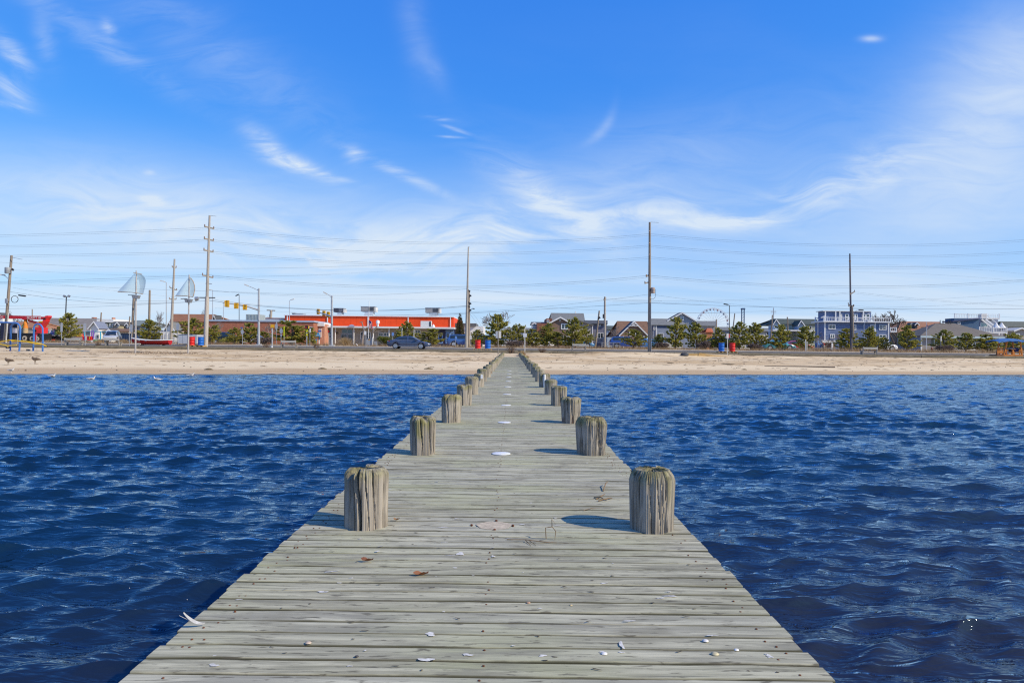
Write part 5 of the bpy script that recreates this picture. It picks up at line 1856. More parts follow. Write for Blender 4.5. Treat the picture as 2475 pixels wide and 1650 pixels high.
T.part('base', MB().lathe([(.18, 0), (.10, .18), (.07, .3)], 10, (gx(657, 72.4), 72.4, 1.26)), STEEL, sm=40)
RED = M('red_light', (.6, .02, .02), .3)
T = sign('pedestrian signal post with yellow placards left of the blue sign board', 741.5, 835, 788, 84, [('d', 742, 798, 6, 11), (740.3, 744, 806.5, 811)], M('placard', (.72, .66, .02), .5, .05), STEEL, .055, 'pedestrian_signal')
c = W(741.5, 791, 83.8)
T.part('housing', MB().box(c.x - .17, c.x + .17, c.y - .12, c.y + .12, c.z - .18, c.z + .22), BLACK)
T.part('housing', MB().box(c.x + .19, c.x + .27, c.y - .12, c.y + .12, c.z - .16, c.z + .18), YEL)
T.part('lens', MB().tube([(c.x - .06, c.y - .14, c.z - .02), (c.x - .06, c.y - .12, c.z - .02)], .08, 10), RED)
sign('slim white sign on a thin post between pedestrian signal and blue sign', 749, 835, 794, 85, [(748, 751.3, 794, 803)], WHITE)
T = sign('small pedestrian signal showing red before the beige wall', 795, 833, 799, 92, [(792.2, 798, 798, 803.5)], [BLACK], STEEL, .045, 'pedestrian_signal')
c = W(793.4, 800.8, 91.8)
T.part('lens', MB().tube([(c.x, 91.86, c.z), (c.x, 91.9, c.z)], .10, 10), RED)
sign('white arrow sign on a post beside the grey cabinet', 882.5, 835, 800, 84, [(880.3, 885, 800, 809)], WHITE)
sign('small white and blue sign beside the bright green shrub', 949, 828, 803, 90, [(947, 952, 803.5, 811)], M('sign_blue', (.12, .25, .55), .5, .1))
sign('thin white post behind the dark sedan\'s rear roof', 971.5, 825, 793, 92, [(971, 972.8, 793, 797)], WHITE, WHITE)
sign('thin white post behind the dark sedan\'s front roof', 1000.5, 825, 797, 92, [(1000, 1001.5, 797, 800)], WHITE, WHITE)
sign('tilted blue and white sign left of the blue van', 1101, 830, 812, 88, [(1099.5, 1104.5, 812.5, 819)], M('sign_blue', (.12, .25, .55)))
sign('small white sign low on the grass by the brown pole', 1138, 829, 812, 89, [(1135, 1140, 812, 820)], OFFW)
T = sign('white sign back on a stout post at the pier\'s shore end', 1204, 857, 799, 64.5, [(1198, 1203, 800, 817), (1205.3, 1211, 800, 817)], [SIGNB, OFFW], M('post_weathered', (.22, .20, .18), .8), .045)
T.part('plate_back', MB().box(gx(1198, 64.5), gx(1211, 64.5), 64.56, 64.585, gzz(1204, 817, 64.5), gzz(1204, 800, 64.5)), OFFW)
T = sign('thin post with small grey notice and slanted solar panel at the pier\'s shore end', 1268.5, 849, 797, 69.6, [(1264.3, 1273.3, 805.5, 814.5)], M('notice_grey', (.52, .56, .62), .5, .1), OFFW, .04)
T.part('solar_panel', MB().slab([W(1266, 799, 69.5), W(1272, 789, 69.5), W(1273, 789, 69.9), W(1267, 799, 69.9)], .02), OFFW)
sign('white and red sign on a pale post by the right red barrel', 1758.5, 857, 806, 68.5, [(1755.5, 1760.5, 806, 817), (1760.6, 1763, 807, 816)], [OFFW, M('sign_red', (.55, .06, .05), .5)], OFFW, .035)
sign('pair of white marker posts by the pine left of the bare bushes', 1947, 848, 820, 88, [(1949, 1950.8, 825, 847)], OFFW, OFFW, .06)
sign('blue banner sign on a post before the blue house porch', 1980, 840, 820, 100, [(1977, 1985, 819, 833)], M('banner_blue', (.16, .32, .62), .6, .2))
sign('red stop sign back-lit before the brown garage', 1990.5, 842, 829, 98, [('d', 1990.5, 832, 5.5, 9)], M('stop_red', (.55, .03, .04), .5, .05))
sign('tall white post with small plate behind the right-hand pine', 2274, 845, 812, 92, [(2272.6, 2275.4, 812, 824)], OFFW, GREYM)
T = Thing('sign_board', 'white board sign with dark blue panel before the shingled building', 'sign', ubase(2345, 97))
for u in (2331.5, 2359):
    T.part('post', MB().box(gx(u, 97) - .06, gx(u, 97) + .06, 96.95, 97.07, 1.4, gzz(2345, 834, 97)), WHITE)
T.part('board', MB().box(gx(2332.5, 97), gx(2358, 97), 96.9, 96.94, gzz(2345, 846, 97), gzz(2345, 835, 97)), WHITE)
T.part('panel', MB().box(gx(2333.5, 97), gx(2347, 97), 96.86, 96.895, gzz(2345, 840, 97), gzz(2345, 836, 97)), M('sign_navy', (.03, .06, .25), .5))

# lettering helper: raised letters as mesh
def letters(text, height, mat, T, origin, parent=None, width=None, name='lettering', depth=.01):
    cu = bpy.data.curves.new('text_src', 'FONT')
    cu.body = text
    cu.size = 1.0
    cu.extrude = .02
    cu.align_x = 'LEFT'
    tmp = bpy.data.objects.new('text_src', cu)
    COL.objects.link(tmp)
    dg = bpy.context.evaluated_depsgraph_get()
    me = bpy.data.meshes.new_from_object(tmp.evaluated_get(dg))
    bpy.data.objects.remove(tmp)
    xs_ = [v.co.x for v in me.vertices]
    ys_ = [v.co.y for v in me.vertices]
    sx = (width / (max(xs_) - min(xs_))) if width else height / (max(ys_) - min(ys_))
    sy = height / (max(ys_) - min(ys_))
    x0_, y0_ = min(xs_), min(ys_)
    o_ = Vector(origin) - T.b
    for v in me.vertices:
        v.co = Vector(((v.co.x - x0_) * sx + o_.x, o_.y - (depth if v.co.z > 0 else 0), (v.co.y - y0_) * sy + o_.z))
    me.materials.clear()
    me.materials.append(mat)
    return link(name, me, parent or T.o)


# blue sign before the brick pier
SB = M('sign_sky_blue', (.02, .30, .62), .5, .08)
T = Thing('message_sign', 'bright blue arched sign board with white lettering before the brick pier', 'sign', ubase(764, 100))
Y = 100
T.part('header', MB().prism([(gx(752, Y), gzz(760, 812.3, Y)), (gx(773.5, Y), gzz(760, 812.3, Y)), (gx(773, Y), gzz(760, 808.5, Y)), (gx(771, Y), gzz(760, 806.5, Y)), (gx(771, Y), gzz(760, 804, Y)), (gx(762, Y), gzz(760, 804.5, Y)), (gx(761, Y), gzz(760, 806.5, Y)), (gx(757, Y), gzz(760, 807.5, Y))], Y - .12, Y), SB)
T.part('frame', MB().box(gx(771.5, Y), gx(773.5, Y), Y - .1, Y, gzz(760, 820, Y), gzz(760, 812.4, Y)).box(gx(758.5, Y), gx(771.4, Y), Y - .1, Y, gzz(760, 820, Y), gzz(760, 819.3, Y)), M('sign_frame', (.05, .15, .25), .5))
T.part('brick_panel', MB().box(gx(759, Y), gx(771.4, Y), Y - .05, Y - .003, gzz(760, 819.3, Y), gzz(760, 812.5, Y)), BRICK)
T.part('lower_board', MB().box(gx(757, Y), gx(766.5, Y), Y - .1, Y, gzz(760, 829.5, Y), gzz(760, 820.3, Y)), M('sign_azure', (.02, .36, .85), .5, .05))
T.part('post', MB().box(gx(770, Y), gx(772, Y), Y + .01, Y + .15, 1.4, gzz(760, 819, Y)), WHITE)
letters('Pier Beach', .17, WHITE, T, (gx(757, Y), Y - .125, gzz(760, 811, Y)), None, (gx(772, Y) - gx(757, Y)))
letters('OPEN', .12, WHITE, T, (gx(760, Y), Y - .105, gzz(760, 825.5, Y)), None, .35)

# flag pole with flag
T = Thing('flagpole', 'white flagpole with the hanging stars-and-stripes flag before the orange band', 'flagpole', ubase(890.5, 108))
Y = 108
T.part('pole', MB().tube([(gx(890.5, Y), Y, 1.4), (gx(890.8, Y), Y, gzz(891, 727, Y))], [.06, .035], 8), WHITE, sm=40)
FR, FW_, FB = M('flag_red', (.45, .02, .03), .8), M('flag_white', (.7, .68, .66), .8), M('flag_blue', (.03, .04, .16), .8)


def draped_flag(T, u0, u1, v0, v1, Y, ns=7):
    """limp flag: stripes hang as slanting folds from the hoist"""
    k = Y / F
    xh = gx(u0, Y)
    z1_, z0_ = gzz(u0, v0, Y), gzz(u0, v1, Y)
    wd = (u1 - u0) * k
    for i in range(ns):
        a_, b_ = i / ns, (i + 1) / ns
        mb_ = MB()
        n = 6
        for j in range(n + 1):
            t = j / n
            xx0 = xh + wd * a_ + wd * .15 * t
            xx1 = xh + wd * b_ + wd * .15 * t
            yy0 = Y - .05 + .10 * math.sin(t * 5 + i * 1.1)
            zt_ = z1_ + (z0_ - z1_) * t - wd * .5 * a_ * (1 - t * .4)
            zt2_ = z1_ + (z0_ - z1_) * t - wd * .5 * b_ * (1 - t * .4)
            mb_.v += [(xx0, yy0, zt_), (xx1, yy0 + .03, zt2_)]
        for j in range(n):
            mb_.f.append((j * 2, j * 2 + 1, j * 2 + 3, j * 2 + 2))
        T.part('stripe', mb_, FR if i % 2 == 0 else FW_)
    mb_ = MB().add([(xh, Y - .16, z1_ + .02), (xh + wd * .62, Y - .16, z1_ - wd * .3), (xh + wd * .70, Y - .14, z1_ + (z0_ - z1_) * .42), (xh, Y - .16, z1_ + (z0_ - z1_) * .36)], [(0, 1, 2, 3)])
    T.part('canton', mb_, FB)
    T.part('star', MB().add([(xh + wd * (.12 + .17 * (i % 3)), Y - .175, z1_ - .25 - .25 * (i // 3)), (xh + wd * (.17 + .17 * (i % 3)), Y - .175, z1_ - .25 - .25 * (i // 3)), (xh + wd * (.145 + .17 * (i % 3)), Y - .175, z1_ - .17 - .25 * (i // 3))], [(0, 1, 2)]) if False else
           MB().box(xh + wd * .15, xh + wd * .2, Y - .18, Y - .165, z1_ - .45, z1_ - .40), FW_)


draped_flag(T, 891.2, 899.5, 773.5, 793, Y)
T = Thing('flagpole', 'slim white flagpole with a small flag before the taupe hip roof', 'flagpole', ubase(2239, 98))
Y = 98
T.part('pole', MB().tube([(gx(2239, Y), Y, 1.5), (gx(2239.5, Y), Y, gzz(2239, 778, Y))], [.055, .03], 8), WHITE, sm=40)
draped_flag(T, 2238.2, 2241.4, 785, 793.5, Y, 5)

# ================================================================== power lines
WIRE = M('cable', (.07, .09, .12), .6, .1)


def wire(label, pts, Y=73.0, r=.016, dv=0.0, group=None):
    """cable hung through points seen at (u, v); smoothed between them"""
    out = []
    spans = pts if isinstance(pts[0][0], tuple) else [pts]
    for sp in spans:
        us = np.array([q[0] for q in sp], float)
        vs = np.array([q[1] for q in sp], float) + dv
        c_ = np.polyfit(us, vs, 2 if len(sp) > 2 else 1)
        # keep both ends exactly on their poles
        fit = np.polyval(c_, us)
        uu = np.linspace(us[0], us[-1], max(6, int(abs(us[-1] - us[0]) / 45)))
        e0, e1 = vs[0] - fit[0], vs[-1] - fit[-1]
        t = (uu - us[0]) / (us[-1] - us[0])
        vv = np.polyval(c_, uu) + e0 * (1 - t) + e1 * t
        out += [Vector((a_, b_, 0)) for a_, b_ in zip(uu, vv)][(1 if out else 0):]
    w3 = [W(q.x, q.y, Y) for q in out]
    return single('power_line', label, 'power line', MB().tube(w3, r * .52, 5), WIRE, w3[0], group)


top = [[[(-150, 571), (0, 568), (504, 549.5)], [(504, 549.5), (1060, 586), (1570, 565)], [(1570, 565), (2059, 591.5), (2640, 566)]],
       [[(-150, 596), (0, 594), (503, 578.5)], [(503, 578.5), (1070, 611.5), (1570, 592.5)], [(1570, 592.5), (2059, 618.5), (2640, 596)]],
       [[(-150, 619), (0, 617.5), (502, 606.5)], [(502, 606.5), (1060, 638.5), (1570, 621)], [(1570, 621), (2059, 645), (2640, 624)]]]
for i, pts in enumerate(top):
    lv = ('topmost', 'second-highest', 'third-highest')[i]
    wire(f'{lv} long wire strung from the tallest left pole, front strand', pts, 72.0, .017)
    wire(f'{lv} long wire strung from the tallest left pole, back strand', pts, 72.9, .013, 4.2)
pts = [[(-150, 684), (0, 681), (500, 664)], [(500, 664), (1060, 693), (1570, 665.5)], [(1570, 665.5), (2020, 691), (2640, 660)]]
wire('dark mid-height wire passing both tall poles, front strand', pts, 72.0, .022)
wire('dark mid-height wire passing both tall poles, back strand', pts, 72.9, .016, 4.4)
wire('heavy communication cable below the lamps, crossing before the orange building', [(500, 725.5), (640, 737), (770, 748.5), (870, 752), (1010, 747.5), (1131, 738.5), (1300, 753)][:-1], 86, .040)
wire('thin cable just above the heavy communication cable', [(500, 722), (640, 733), (770, 745), (870, 753), (960, 754), (1060, 748), (1131, 741)], 86.6, .022)
wire('cable from the tallest left pole to the slender grey pole over the signals', [(512, 702), (640, 710), (780, 714), (960, 711), (1132, 698)], 88, .018)
wire('cable sloping from the slender grey pole down to the right houses', [(1134, 699.5), (1280, 712), (1400, 717.5), (1462, 721), (1600, 727)], 92, .016)
wire('cable falling rightward from the slender grey pole behind the thick brown pole', [(1135, 728.5), (1260, 740), (1360, 747), (1460, 750), (1570, 753), (1800, 756)], 92, .016)
wire('heavy cable rising right to the thick brown pole from the pine tops', [(1040, 762), (1133, 757), (1290, 749), (1420, 741), (1540, 733.5), (1556, 735), (1570, 732)], 74, .026)
wire('thin wire rising to the thick brown pole below its transformer', [(900, 763), (1133, 753), (1300, 744), (1460, 725), (1570, 711)], 75, .018)
wire('heavy cable running right from the thick brown pole to the frame edge', [(1570, 732), (1680, 736), (1870, 743), (2055, 746), (2270, 746), (2475, 745), (2640, 743)], 74, .028)
wire('thin wire sagging right from the thick brown pole\'s transformer', [(1572, 711), (1700, 727), (1790, 737), (1900, 744), (2055, 746)], 75, .014)
wire('thin wire rising right to the dark slim pole\'s upper arm', [(1480, 726), (1700, 726.5), (1860, 721), (2057, 706)], 92, .016)
wire('second thin wire rising right to the dark slim pole\'s upper arm', [(1480, 731), (1700, 730), (1860, 724), (2057, 709)], 92, .012)
wire('thin wire rising right to the dark slim pole\'s lower arm', [(1500, 755), (1770, 754), (1900, 750), (2055, 738)], 92, .014)
wire('thin wire falling right from the dark slim pole\'s upper arm', [(2064, 705.5), (2200, 718), (2330, 731), (2475, 739), (2640, 744)], 92, .016)
wire('second thin wire falling right from the dark slim pole\'s upper arm', [(2064, 709), (2200, 722), (2330, 733), (2475, 740.5), (2640, 745)], 92, .012)
wire('wire from the dark slim pole falling behind the hip-roofed building', [(2062, 738), (2180, 749), (2300, 758), (2475, 768)], 96, .014)
wire('thin wire climbing to the right frame edge above the hip roof', [(2060, 744), (2230, 741), (2360, 733), (2475, 723), (2640, 706)], 74, .014)
wire('faint wire climbing to the right frame edge over the bare tree', [(1960, 726), (2150, 726), (2330, 719), (2475, 707), (2640, 690)], 74, .011)
wire('faint wire at the dark slim pole\'s upper bracket', [(1700, 652), (1880, 647), (2054, 634), (2200, 645), (2475, 662)], 93, .010)
wire('faint wire at the dark slim pole\'s lower bracket', [(1700, 668), (1880, 664), (2054, 653), (2250, 667), (2475, 680)], 93, .010)
wire('wire through the tall grey pole left of the second sail mast', [(-150, 624), (0, 632), (120, 641), (270, 646), (422, 646), (620, 650), (760, 649), (900, 644), (1040, 634)], 95, .018)
wire('wire drooping from the leaning left pole behind the sail masts', [(30, 652), (160, 661), (330, 667), (500, 667), (640, 668), (800, 664)], 95, .012)
wire('wire from the far left past the first sail to the signals', [(-150, 676), (0, 685), (140, 692), (327, 696.5), (470, 702), (620, 709), (800, 712)], 90, .018)
wire('bundle of cables from the leaning left pole past the floodlights', [(25, 705), (63, 715), (168, 725), (303, 734), (420, 731), (496, 727)], 86, .030)
wire('thinner cable above the bundle from the leaning left pole', [(31, 695), (90, 706), (168, 716), (300, 726), (420, 727), (500, 722)], 86, .018)
wire('low cable from the far left frame edge rising to the tallest left pole', [(-150, 746), (0, 744.5), (120, 744), (250, 741), (400, 732.5), (495, 727)], 76, .022)
wire('thin low cable under the floodlights at far left', [(-150, 740), (0, 738.5), (130, 738), (330, 733), (420, 730)], 80, .012)
wire('service wire sloping from the leaning left pole behind the playground', [(31, 670), (110, 681), (200, 694), (327, 708), (450, 720)], 95, .010)
wire('guy wire from the slender grey pole down to the pine', [(1135, 757), (1150, 778), (1166, 799)], 89, .018)
wire('cable run from the slender grey pole to the bare tree', [(1135, 752), (1146, 762), (1156, 774), (1164, 790)], 89, .014)
wire('faint wire high above the brown houses between the two grey poles', [(1140, 700), (1300, 716), (1462, 724), (1700, 735)], 95, .010)
wire('faint upper wire crossing the orange building sky', [(620, 668), (800, 664), (960, 652), (1132, 640)], 95, .009)
wire('faint lowest wire grazing the orange building parapet', [(520, 744), (700, 750), (870, 763), (1060, 762), (1131, 759)], 96, .012)
wire('faint wire behind the orange building at lamp height', [(514, 703), (700, 716), (850, 722), (1000, 724), (1131, 722)], 97, .010)
# ================================================================== trees
NEED = leaf_mat('pine_needles', (0.085, 0.13, 0.030), (0.74, 0.64, 0.14))
NEEDY = leaf_mat('shrub_leaves', (0.035, 0.060, 0.008), (0.25, 0.26, 0.03))
CYP = leaf_mat('cypress_leaves', (0.045, 0.040, 0.012), (0.19, 0.145, 0.055))
BARK = M('bark', (.13, .10, .08), .95, .3, 6)
BARKG = M('bark_grey', (.25, .21, .185), .95, .25, 6)


def pine_meshes(seed, spread=.55, height=1.0, levels=9, flat=0.0, open_=0.0, lean=0.0, ntuft=1.0):
    """shore pine, unit height: twisted stem, layered boughs whose ends carry upswept brushes of needles"""
    r = random.Random(seed)
    wood, crown = MB(), MB()
    bend = [(0, 0, 0)]
    x = y = 0.0
    for i in range(1, 7):
        x += r.gauss(lean * .06, .022)
        y += r.gauss(0, .022)
        bend.append((x, y, i / 6 * .93))
    wood.tube(bend, [.030 * (1 - .8 * i / 6) + .004 for i in range(7)], 6)

    def stem(z):
        t = min(max(z / .93 * 6, 0), 5.999)
        i = int(t)
        f_ = t - i
        return Vector(bend[i]).lerp(Vector(bend[i + 1]), f_)

    def brush(p, d, ln, n):
        d = d.normalized()
        a_ = d.cross(Vector((0.3, .2, 1))).normalized()
        b_ = d.cross(a_)
        for k in range(n):
            t = r.random()
            q = p + d * (ln * t)
            ph = r.uniform(0, 6.28)
            side = a_ * math.cos(ph) + b_ * math.sin(ph)
            nd = (d * r.uniform(.55, 1.0) + side * r.uniform(.45, .9)).normalized()
            L = r.uniform(.042, .070)
            w_ = nd.cross(Vector((r.gauss(0, 1), r.gauss(0, 1), r.gauss(0, 1)))).normalized() * r.uniform(.009, .015)
            crown.add([q - w_, q + w_, q + nd * L + w_ * .2], [(0, 1, 2)])

    def prof(z):
        # width of the crown at height z
        return spread * (min(1, (z - .02) / .22) ** .6) * (1.04 - z) ** .75 * 1.15

    z = .07 + flat * .3
    while z < .94:
        nb = r.choice((3, 4, 4, 5)) if z < .8 else 3
        off = r.uniform(0, 6.28)
        for k in range(nb):
            if r.random() < .14 + open_:
                continue
            a = off + 6.283 * k / nb + r.gauss(0, .3)
            L = prof(z) * r.uniform(.62, 1.12)
            p0 = stem(z)
            d = Vector((math.cos(a), math.sin(a), r.uniform(.05, .40) - flat * .1))
            pts = [p0, p0 + d * L * .45 + Vector((0, 0, r.gauss(0, .012))), p0 + d * L + Vector((0, 0, .05 * L + r.gauss(0, .015)))]
            wood.tube(pts, [.010 * (1.1 - z) + .003, .006, .003], 4, False)
            ns = max(4, int((4 + 13 * L) * ntuft))
            for j in range(ns):
                t = .22 + .78 * (j + r.random()) / ns
                q = pts[0].lerp(pts[1], t * 2) if t < .5 else pts[1].lerp(pts[2], t * 2 - 1)
                sd_ = Vector((r.gauss(0, .5), r.gauss(0, .5), r.uniform(.25, 1.0)))
                dd = (d.normalized() * .8 + sd_)
                q = q + Vector((r.gauss(0, .020), r.gauss(0, .020), r.gauss(0, .008)))
                brush(q, dd, r.uniform(.035, .075), int(36 * r.uniform(.7, 1.2)))
        z += r.uniform(.050, .075)
    for k in range(5):
        p = stem(.9) + Vector((r.gauss(0, .02), r.gauss(0, .02), r.uniform(-.03, .05)))
        brush(p, Vector((r.gauss(0, .35), r.gauss(0, .35), 1)), .06, 34)
    return wood, crown


PINES = []
for i, kw in enumerate((dict(spread=.52), dict(spread=.62, open_=.10), dict(spread=.46), dict(spread=.72, flat=.25), dict(spread=.58, lean=.5), dict(spread=.80, flat=.5, open_=.2, lean=.7), dict(spread=.42, open_=.05))):
    wd, cr = pine_meshes(30 + i, **kw)
    va = np.array(cr.v)
    PEXT = float(np.percentile(np.hypot(va[:, 0], va[:, 1]), 96)) * 2.0
    PINES.append((wd.mesh('trunk', BARK, None, 60), cr.mesh('crown', NEED), PEXT, float(va[:, 2].max())))


def pine(label, u, vt, vb, Y, kind, width=None, rz=None, group='shore pines along the road', name='pine_tree'):
    p = ubase(u, Y)
    h = gzz(u, vt, Y) - p.z
    T = Thing(name, label, 'tree', p, group)
    a = link('trunk', PINES[kind][0], T.o)
    b = link('crown', PINES[kind][1], T.o)
    sp = PINES[kind][2]
    h = h / PINES[kind][3]
    sx = (width * Y / F) / sp if width else h
    T.o.scale = (sx, sx, h)
    T.o.rotation_euler = (0, 0, rz if rz is not None else rng.uniform(0, 6.28))
    return T


for args in (
    ('shaggy pine beside the crane truck with floodlights above it', 166, 753, 828, 96, 0, 56),
    ('low spreading pine behind the red boat\'s stern', 362, 770, 815, 96, 3, 56),
    ('broad pine left of the tallest left pole behind the second sail mast', 462, 766, 828, 93, 1, 78),
    ('low pine leaning right of the tallest left pole', 508, 784, 832, 94, 4, 44),
    ('small pine before the brick wing with blue flags behind', 567, 789, 832, 94, 1, 46),
    ('bushy pine touching the left grey signal column', 606, 779, 832, 95, 2, 50),
    ('low dark pine between yellow signal box and brick wing', 640, 800, 832, 96, 3, 46),
    ('big rounded pine behind the third bench', 706, 773, 832, 94, 2, 84),
    ('dark shaggy pine bough mass right of the rounded pine', 741, 790, 833, 95, 4, 42),
    ('pine with candle-like upright shoots above the dark sedan', 985, 774, 832, 96, 1, 56),
    ('wide bushy pine behind the dark sedan\'s bonnet', 1040, 792, 833, 95, 2, 62),
    ('dark pine left of the candle-topped pine', 962, 796, 832, 97, 4, 44),
    ('low pine right of the cone-shaped cypress behind the barrels', 1148, 795, 833, 94, 3, 44),
    ('tall dense pine above the blue barrel at the pier\'s shore end', 1199, 756, 834, 95, 0, 64),
    ('open leaning pine with bare dark limbs beyond the pier\'s end', 1246, 780, 834, 95, 5, 66),
    ('rounded pine left of the brown gabled house', 1288, 793, 836, 95, 2, 50),
    ('yellow-green pine before the brown gabled house wall', 1322, 778, 838, 96, 1, 56),
    ('dense low pine under the paired upper window', 1350, 800, 838, 95, 3, 54),
    ('tall ragged pine right of the paired upper window', 1391, 763, 838, 95, 0, 60),
    ('pine branch mass stretching right above the fourth bench', 1414, 788, 838, 97, 5, 50),
    ('squat pine hiding the ornate brown gable house front', 1536, 794, 840, 94, 3, 62),
    ('small pine just right of the thick brown pole', 1586, 806, 842, 97, 4, 34),
    ('tall pine before the wide blue-grey house', 1632, 763, 842, 95, 0, 58),
    ('second tall pine before the wide blue-grey house, nearer the ferris wheel', 1684, 776, 843, 95, 1, 62),
    ('small pine under the ferris wheel', 1738, 789, 843, 96, 6, 44),
    ('pointed pine just right of the right barrels', 1787, 774, 845, 94, 0, 54),
    ('bushy pine right of the dark-topped tower', 1829, 777, 845, 95, 1, 62),
    ('pine before the pale green house, left one', 1884, 782, 846, 95, 0, 54),
    ('pine before the pale green house, right one', 1944, 786, 848, 94, 4, 58),
    ('dense rounded pine before the blue house middle', 2046, 792, 851, 94, 2, 56),
    ('dark pine before the blue house by the fifth bench', 2098, 788, 851, 94, 1, 54),
    ('small umbrella-shaped pine before the blue house corner', 2140, 812, 851, 95, 5, 34),
    ('slender layered pine left of the shingled building', 2190, 783, 852, 94, 6, 54),
    ('layered pine before the shingled building\'s shuttered window', 2281, 794, 853, 94, 0, 54),
    ('low wide pine before the hip roof\'s right half', 2335, 803, 853, 95, 3, 58),
    ('dense pine left of the orange glider swing', 2388, 806, 854, 94, 2, 56),
    ('flat-topped dark pine behind the glider swing canopy', 2450, 802, 856, 98, 5, 70),
    ('low dark shrub pine between sedan road and blue doors', 2120, 806, 851, 97, 4, 40),
):
    pine(*args)

# cone-shaped cypress
r = random.Random(8)
wd, cr = MB(), MB()
wd.tube([(0, 0, 0), (0, 0, .9)], [.03, .008], 6)
for i in range(4200):
    z = .04 + .95 * (1 - math.sqrt(r.random()) * .999)
    rad = .215 * (1 - z) ** .8 * min(1, (z + .12) / .22) * r.uniform(.72, 1.08)
    a = r.uniform(0, 6.283)
    p = Vector((rad * math.cos(a), rad * math.sin(a), z))
    d = Vector((math.cos(a) * .5, math.sin(a) * .5, 1)).normalized()
    w_ = d.cross(Vector((math.cos(a), math.sin(a), .2 * r.gauss(0, 1)))).normalized() * .008
    cr.add([p - w_, p + w_, p + d * r.uniform(.03, .055)], [(0, 1, 2)])
p = ubase(1111, 97)
h = gzz(1111, 756, 97) - p.z
T = Thing('cypress_tree', 'dense olive-brown cone-shaped cypress at the orange building\'s right end', 'tree', p)
link('trunk', wd.mesh('trunk', BARK), T.o)
link('crown', cr.mesh('crown', CYP), T.o)
T.o.scale = (h, h, h)


def shrub(name, label, u, vt, Y, wpx, n, mat, seed, leafs=.10, group=None, cat='shrub'):
    r = random.Random(seed)
    p = ubase(u, Y)
    h = gzz(u, vt, Y) - p.z
    rx = wpx * Y / F / 2
    stem_, cr_ = MB(), MB()
    for k in range(7):
        a = r.uniform(0, 6.28)
        stem_.tube([(p.x, p.y, p.z - .1), (p.x + rx * .4 * math.cos(a), p.y + rx * .3 * math.sin(a), p.z + h * .5), (p.x + rx * .75 * math.cos(a), p.y + rx * .5 * math.sin(a), p.z + h * r.uniform(.6, .9))], [.04, .025, .01], 4, False)
    lumps = [(r.uniform(-.6, .6), r.uniform(-.4, .4), r.uniform(.35, .75), r.uniform(.28, .5)) for _ in range(9)]
    for k in range(n):
        lx, ly, lz, lr = r.choice(lumps)
        v = Vector((r.gauss(0, 1), r.gauss(0, 1), r.gauss(0, 1))).normalized() * lr * r.uniform(.6, 1)
        q = Vector((p.x + (lx + v.x) * rx, p.y + (ly + v.y) * rx * .8, p.z + max(.02, (lz + v.z * .8)) * h * .86))
        d = (v + Vector((0, 0, .5)) + Vector((r.gauss(0, .5), r.gauss(0, .5), r.gauss(0, .5)))).normalized() * leafs * r.uniform(.7, 1.4)
        w_ = d.cross(Vector((r.gauss(0, 1), r.gauss(0, 1), r.gauss(0, 1)))).normalized() * leafs * .35
        cr_.add([q - w_, q + w_, q + d], [(0, 1, 2)])
    T = Thing(name, label, cat, p, group)
    T.part('stem', stem_, BARK)
    T.part('foliage', cr_, mat)


shrub('shrub', 'bright yellow-green rounded shrub left of the dark sedan', 930, 809, 91, 46, 2600, NEEDY, 3, .12)
shrub('shrub', 'dark clipped bush behind the dark car before the brick wing', 548, 812, 97, 52, 1800, NEED, 5, .12)
shrub('shrub', 'low green bush beside the pedestrian signal post', 757, 818, 97, 22, 900, NEED, 6, .10)
shrub('shrub', 'dark rounded bush at the fourth bench\'s right end', 1375, 822, 96, 34, 1200, NEED, 7, .10)
shrub('shrub', 'rust-coloured autumn shrub before the red-shingled annex', 1318, 783, 100, 44, 2200, leaf_mat('rust_leaves', (.12, .05, .02), (.34, .15, .06)), 9, .12)
RUSTY = leaf_mat('dry_leaves', (.12, .075, .045), (.34, .23, .13))
GREYTW = leaf_mat('grey_twigs', (.10, .075, .065), (.27, .21, .18))
for i, (u, vt, wp, lbl) in enumerate(((1700, 822, 40, 'grey-brown leafless thicket under the pines below the ferris wheel'), (1830, 828, 44, 'grey-brown leafless thicket between the two pines right of the tower'),
                                      (1600, 826, 40, 'brown leafless thicket before the white fence by the thick pole'), (2283, 832, 48, 'grey twiggy bush under the layered pine by the shingled wall'), (640, 812, 50, 'brown leafless thicket beside the left signal column'),
                                      (1250, 822, 60, 'brown leafless thicket beyond the pier\'s end behind the road'))):
    shrub('thicket', lbl, u, vt, 92, wp, 1500, GREYTW, 40 + i, .16, 'leafless thickets behind the road')


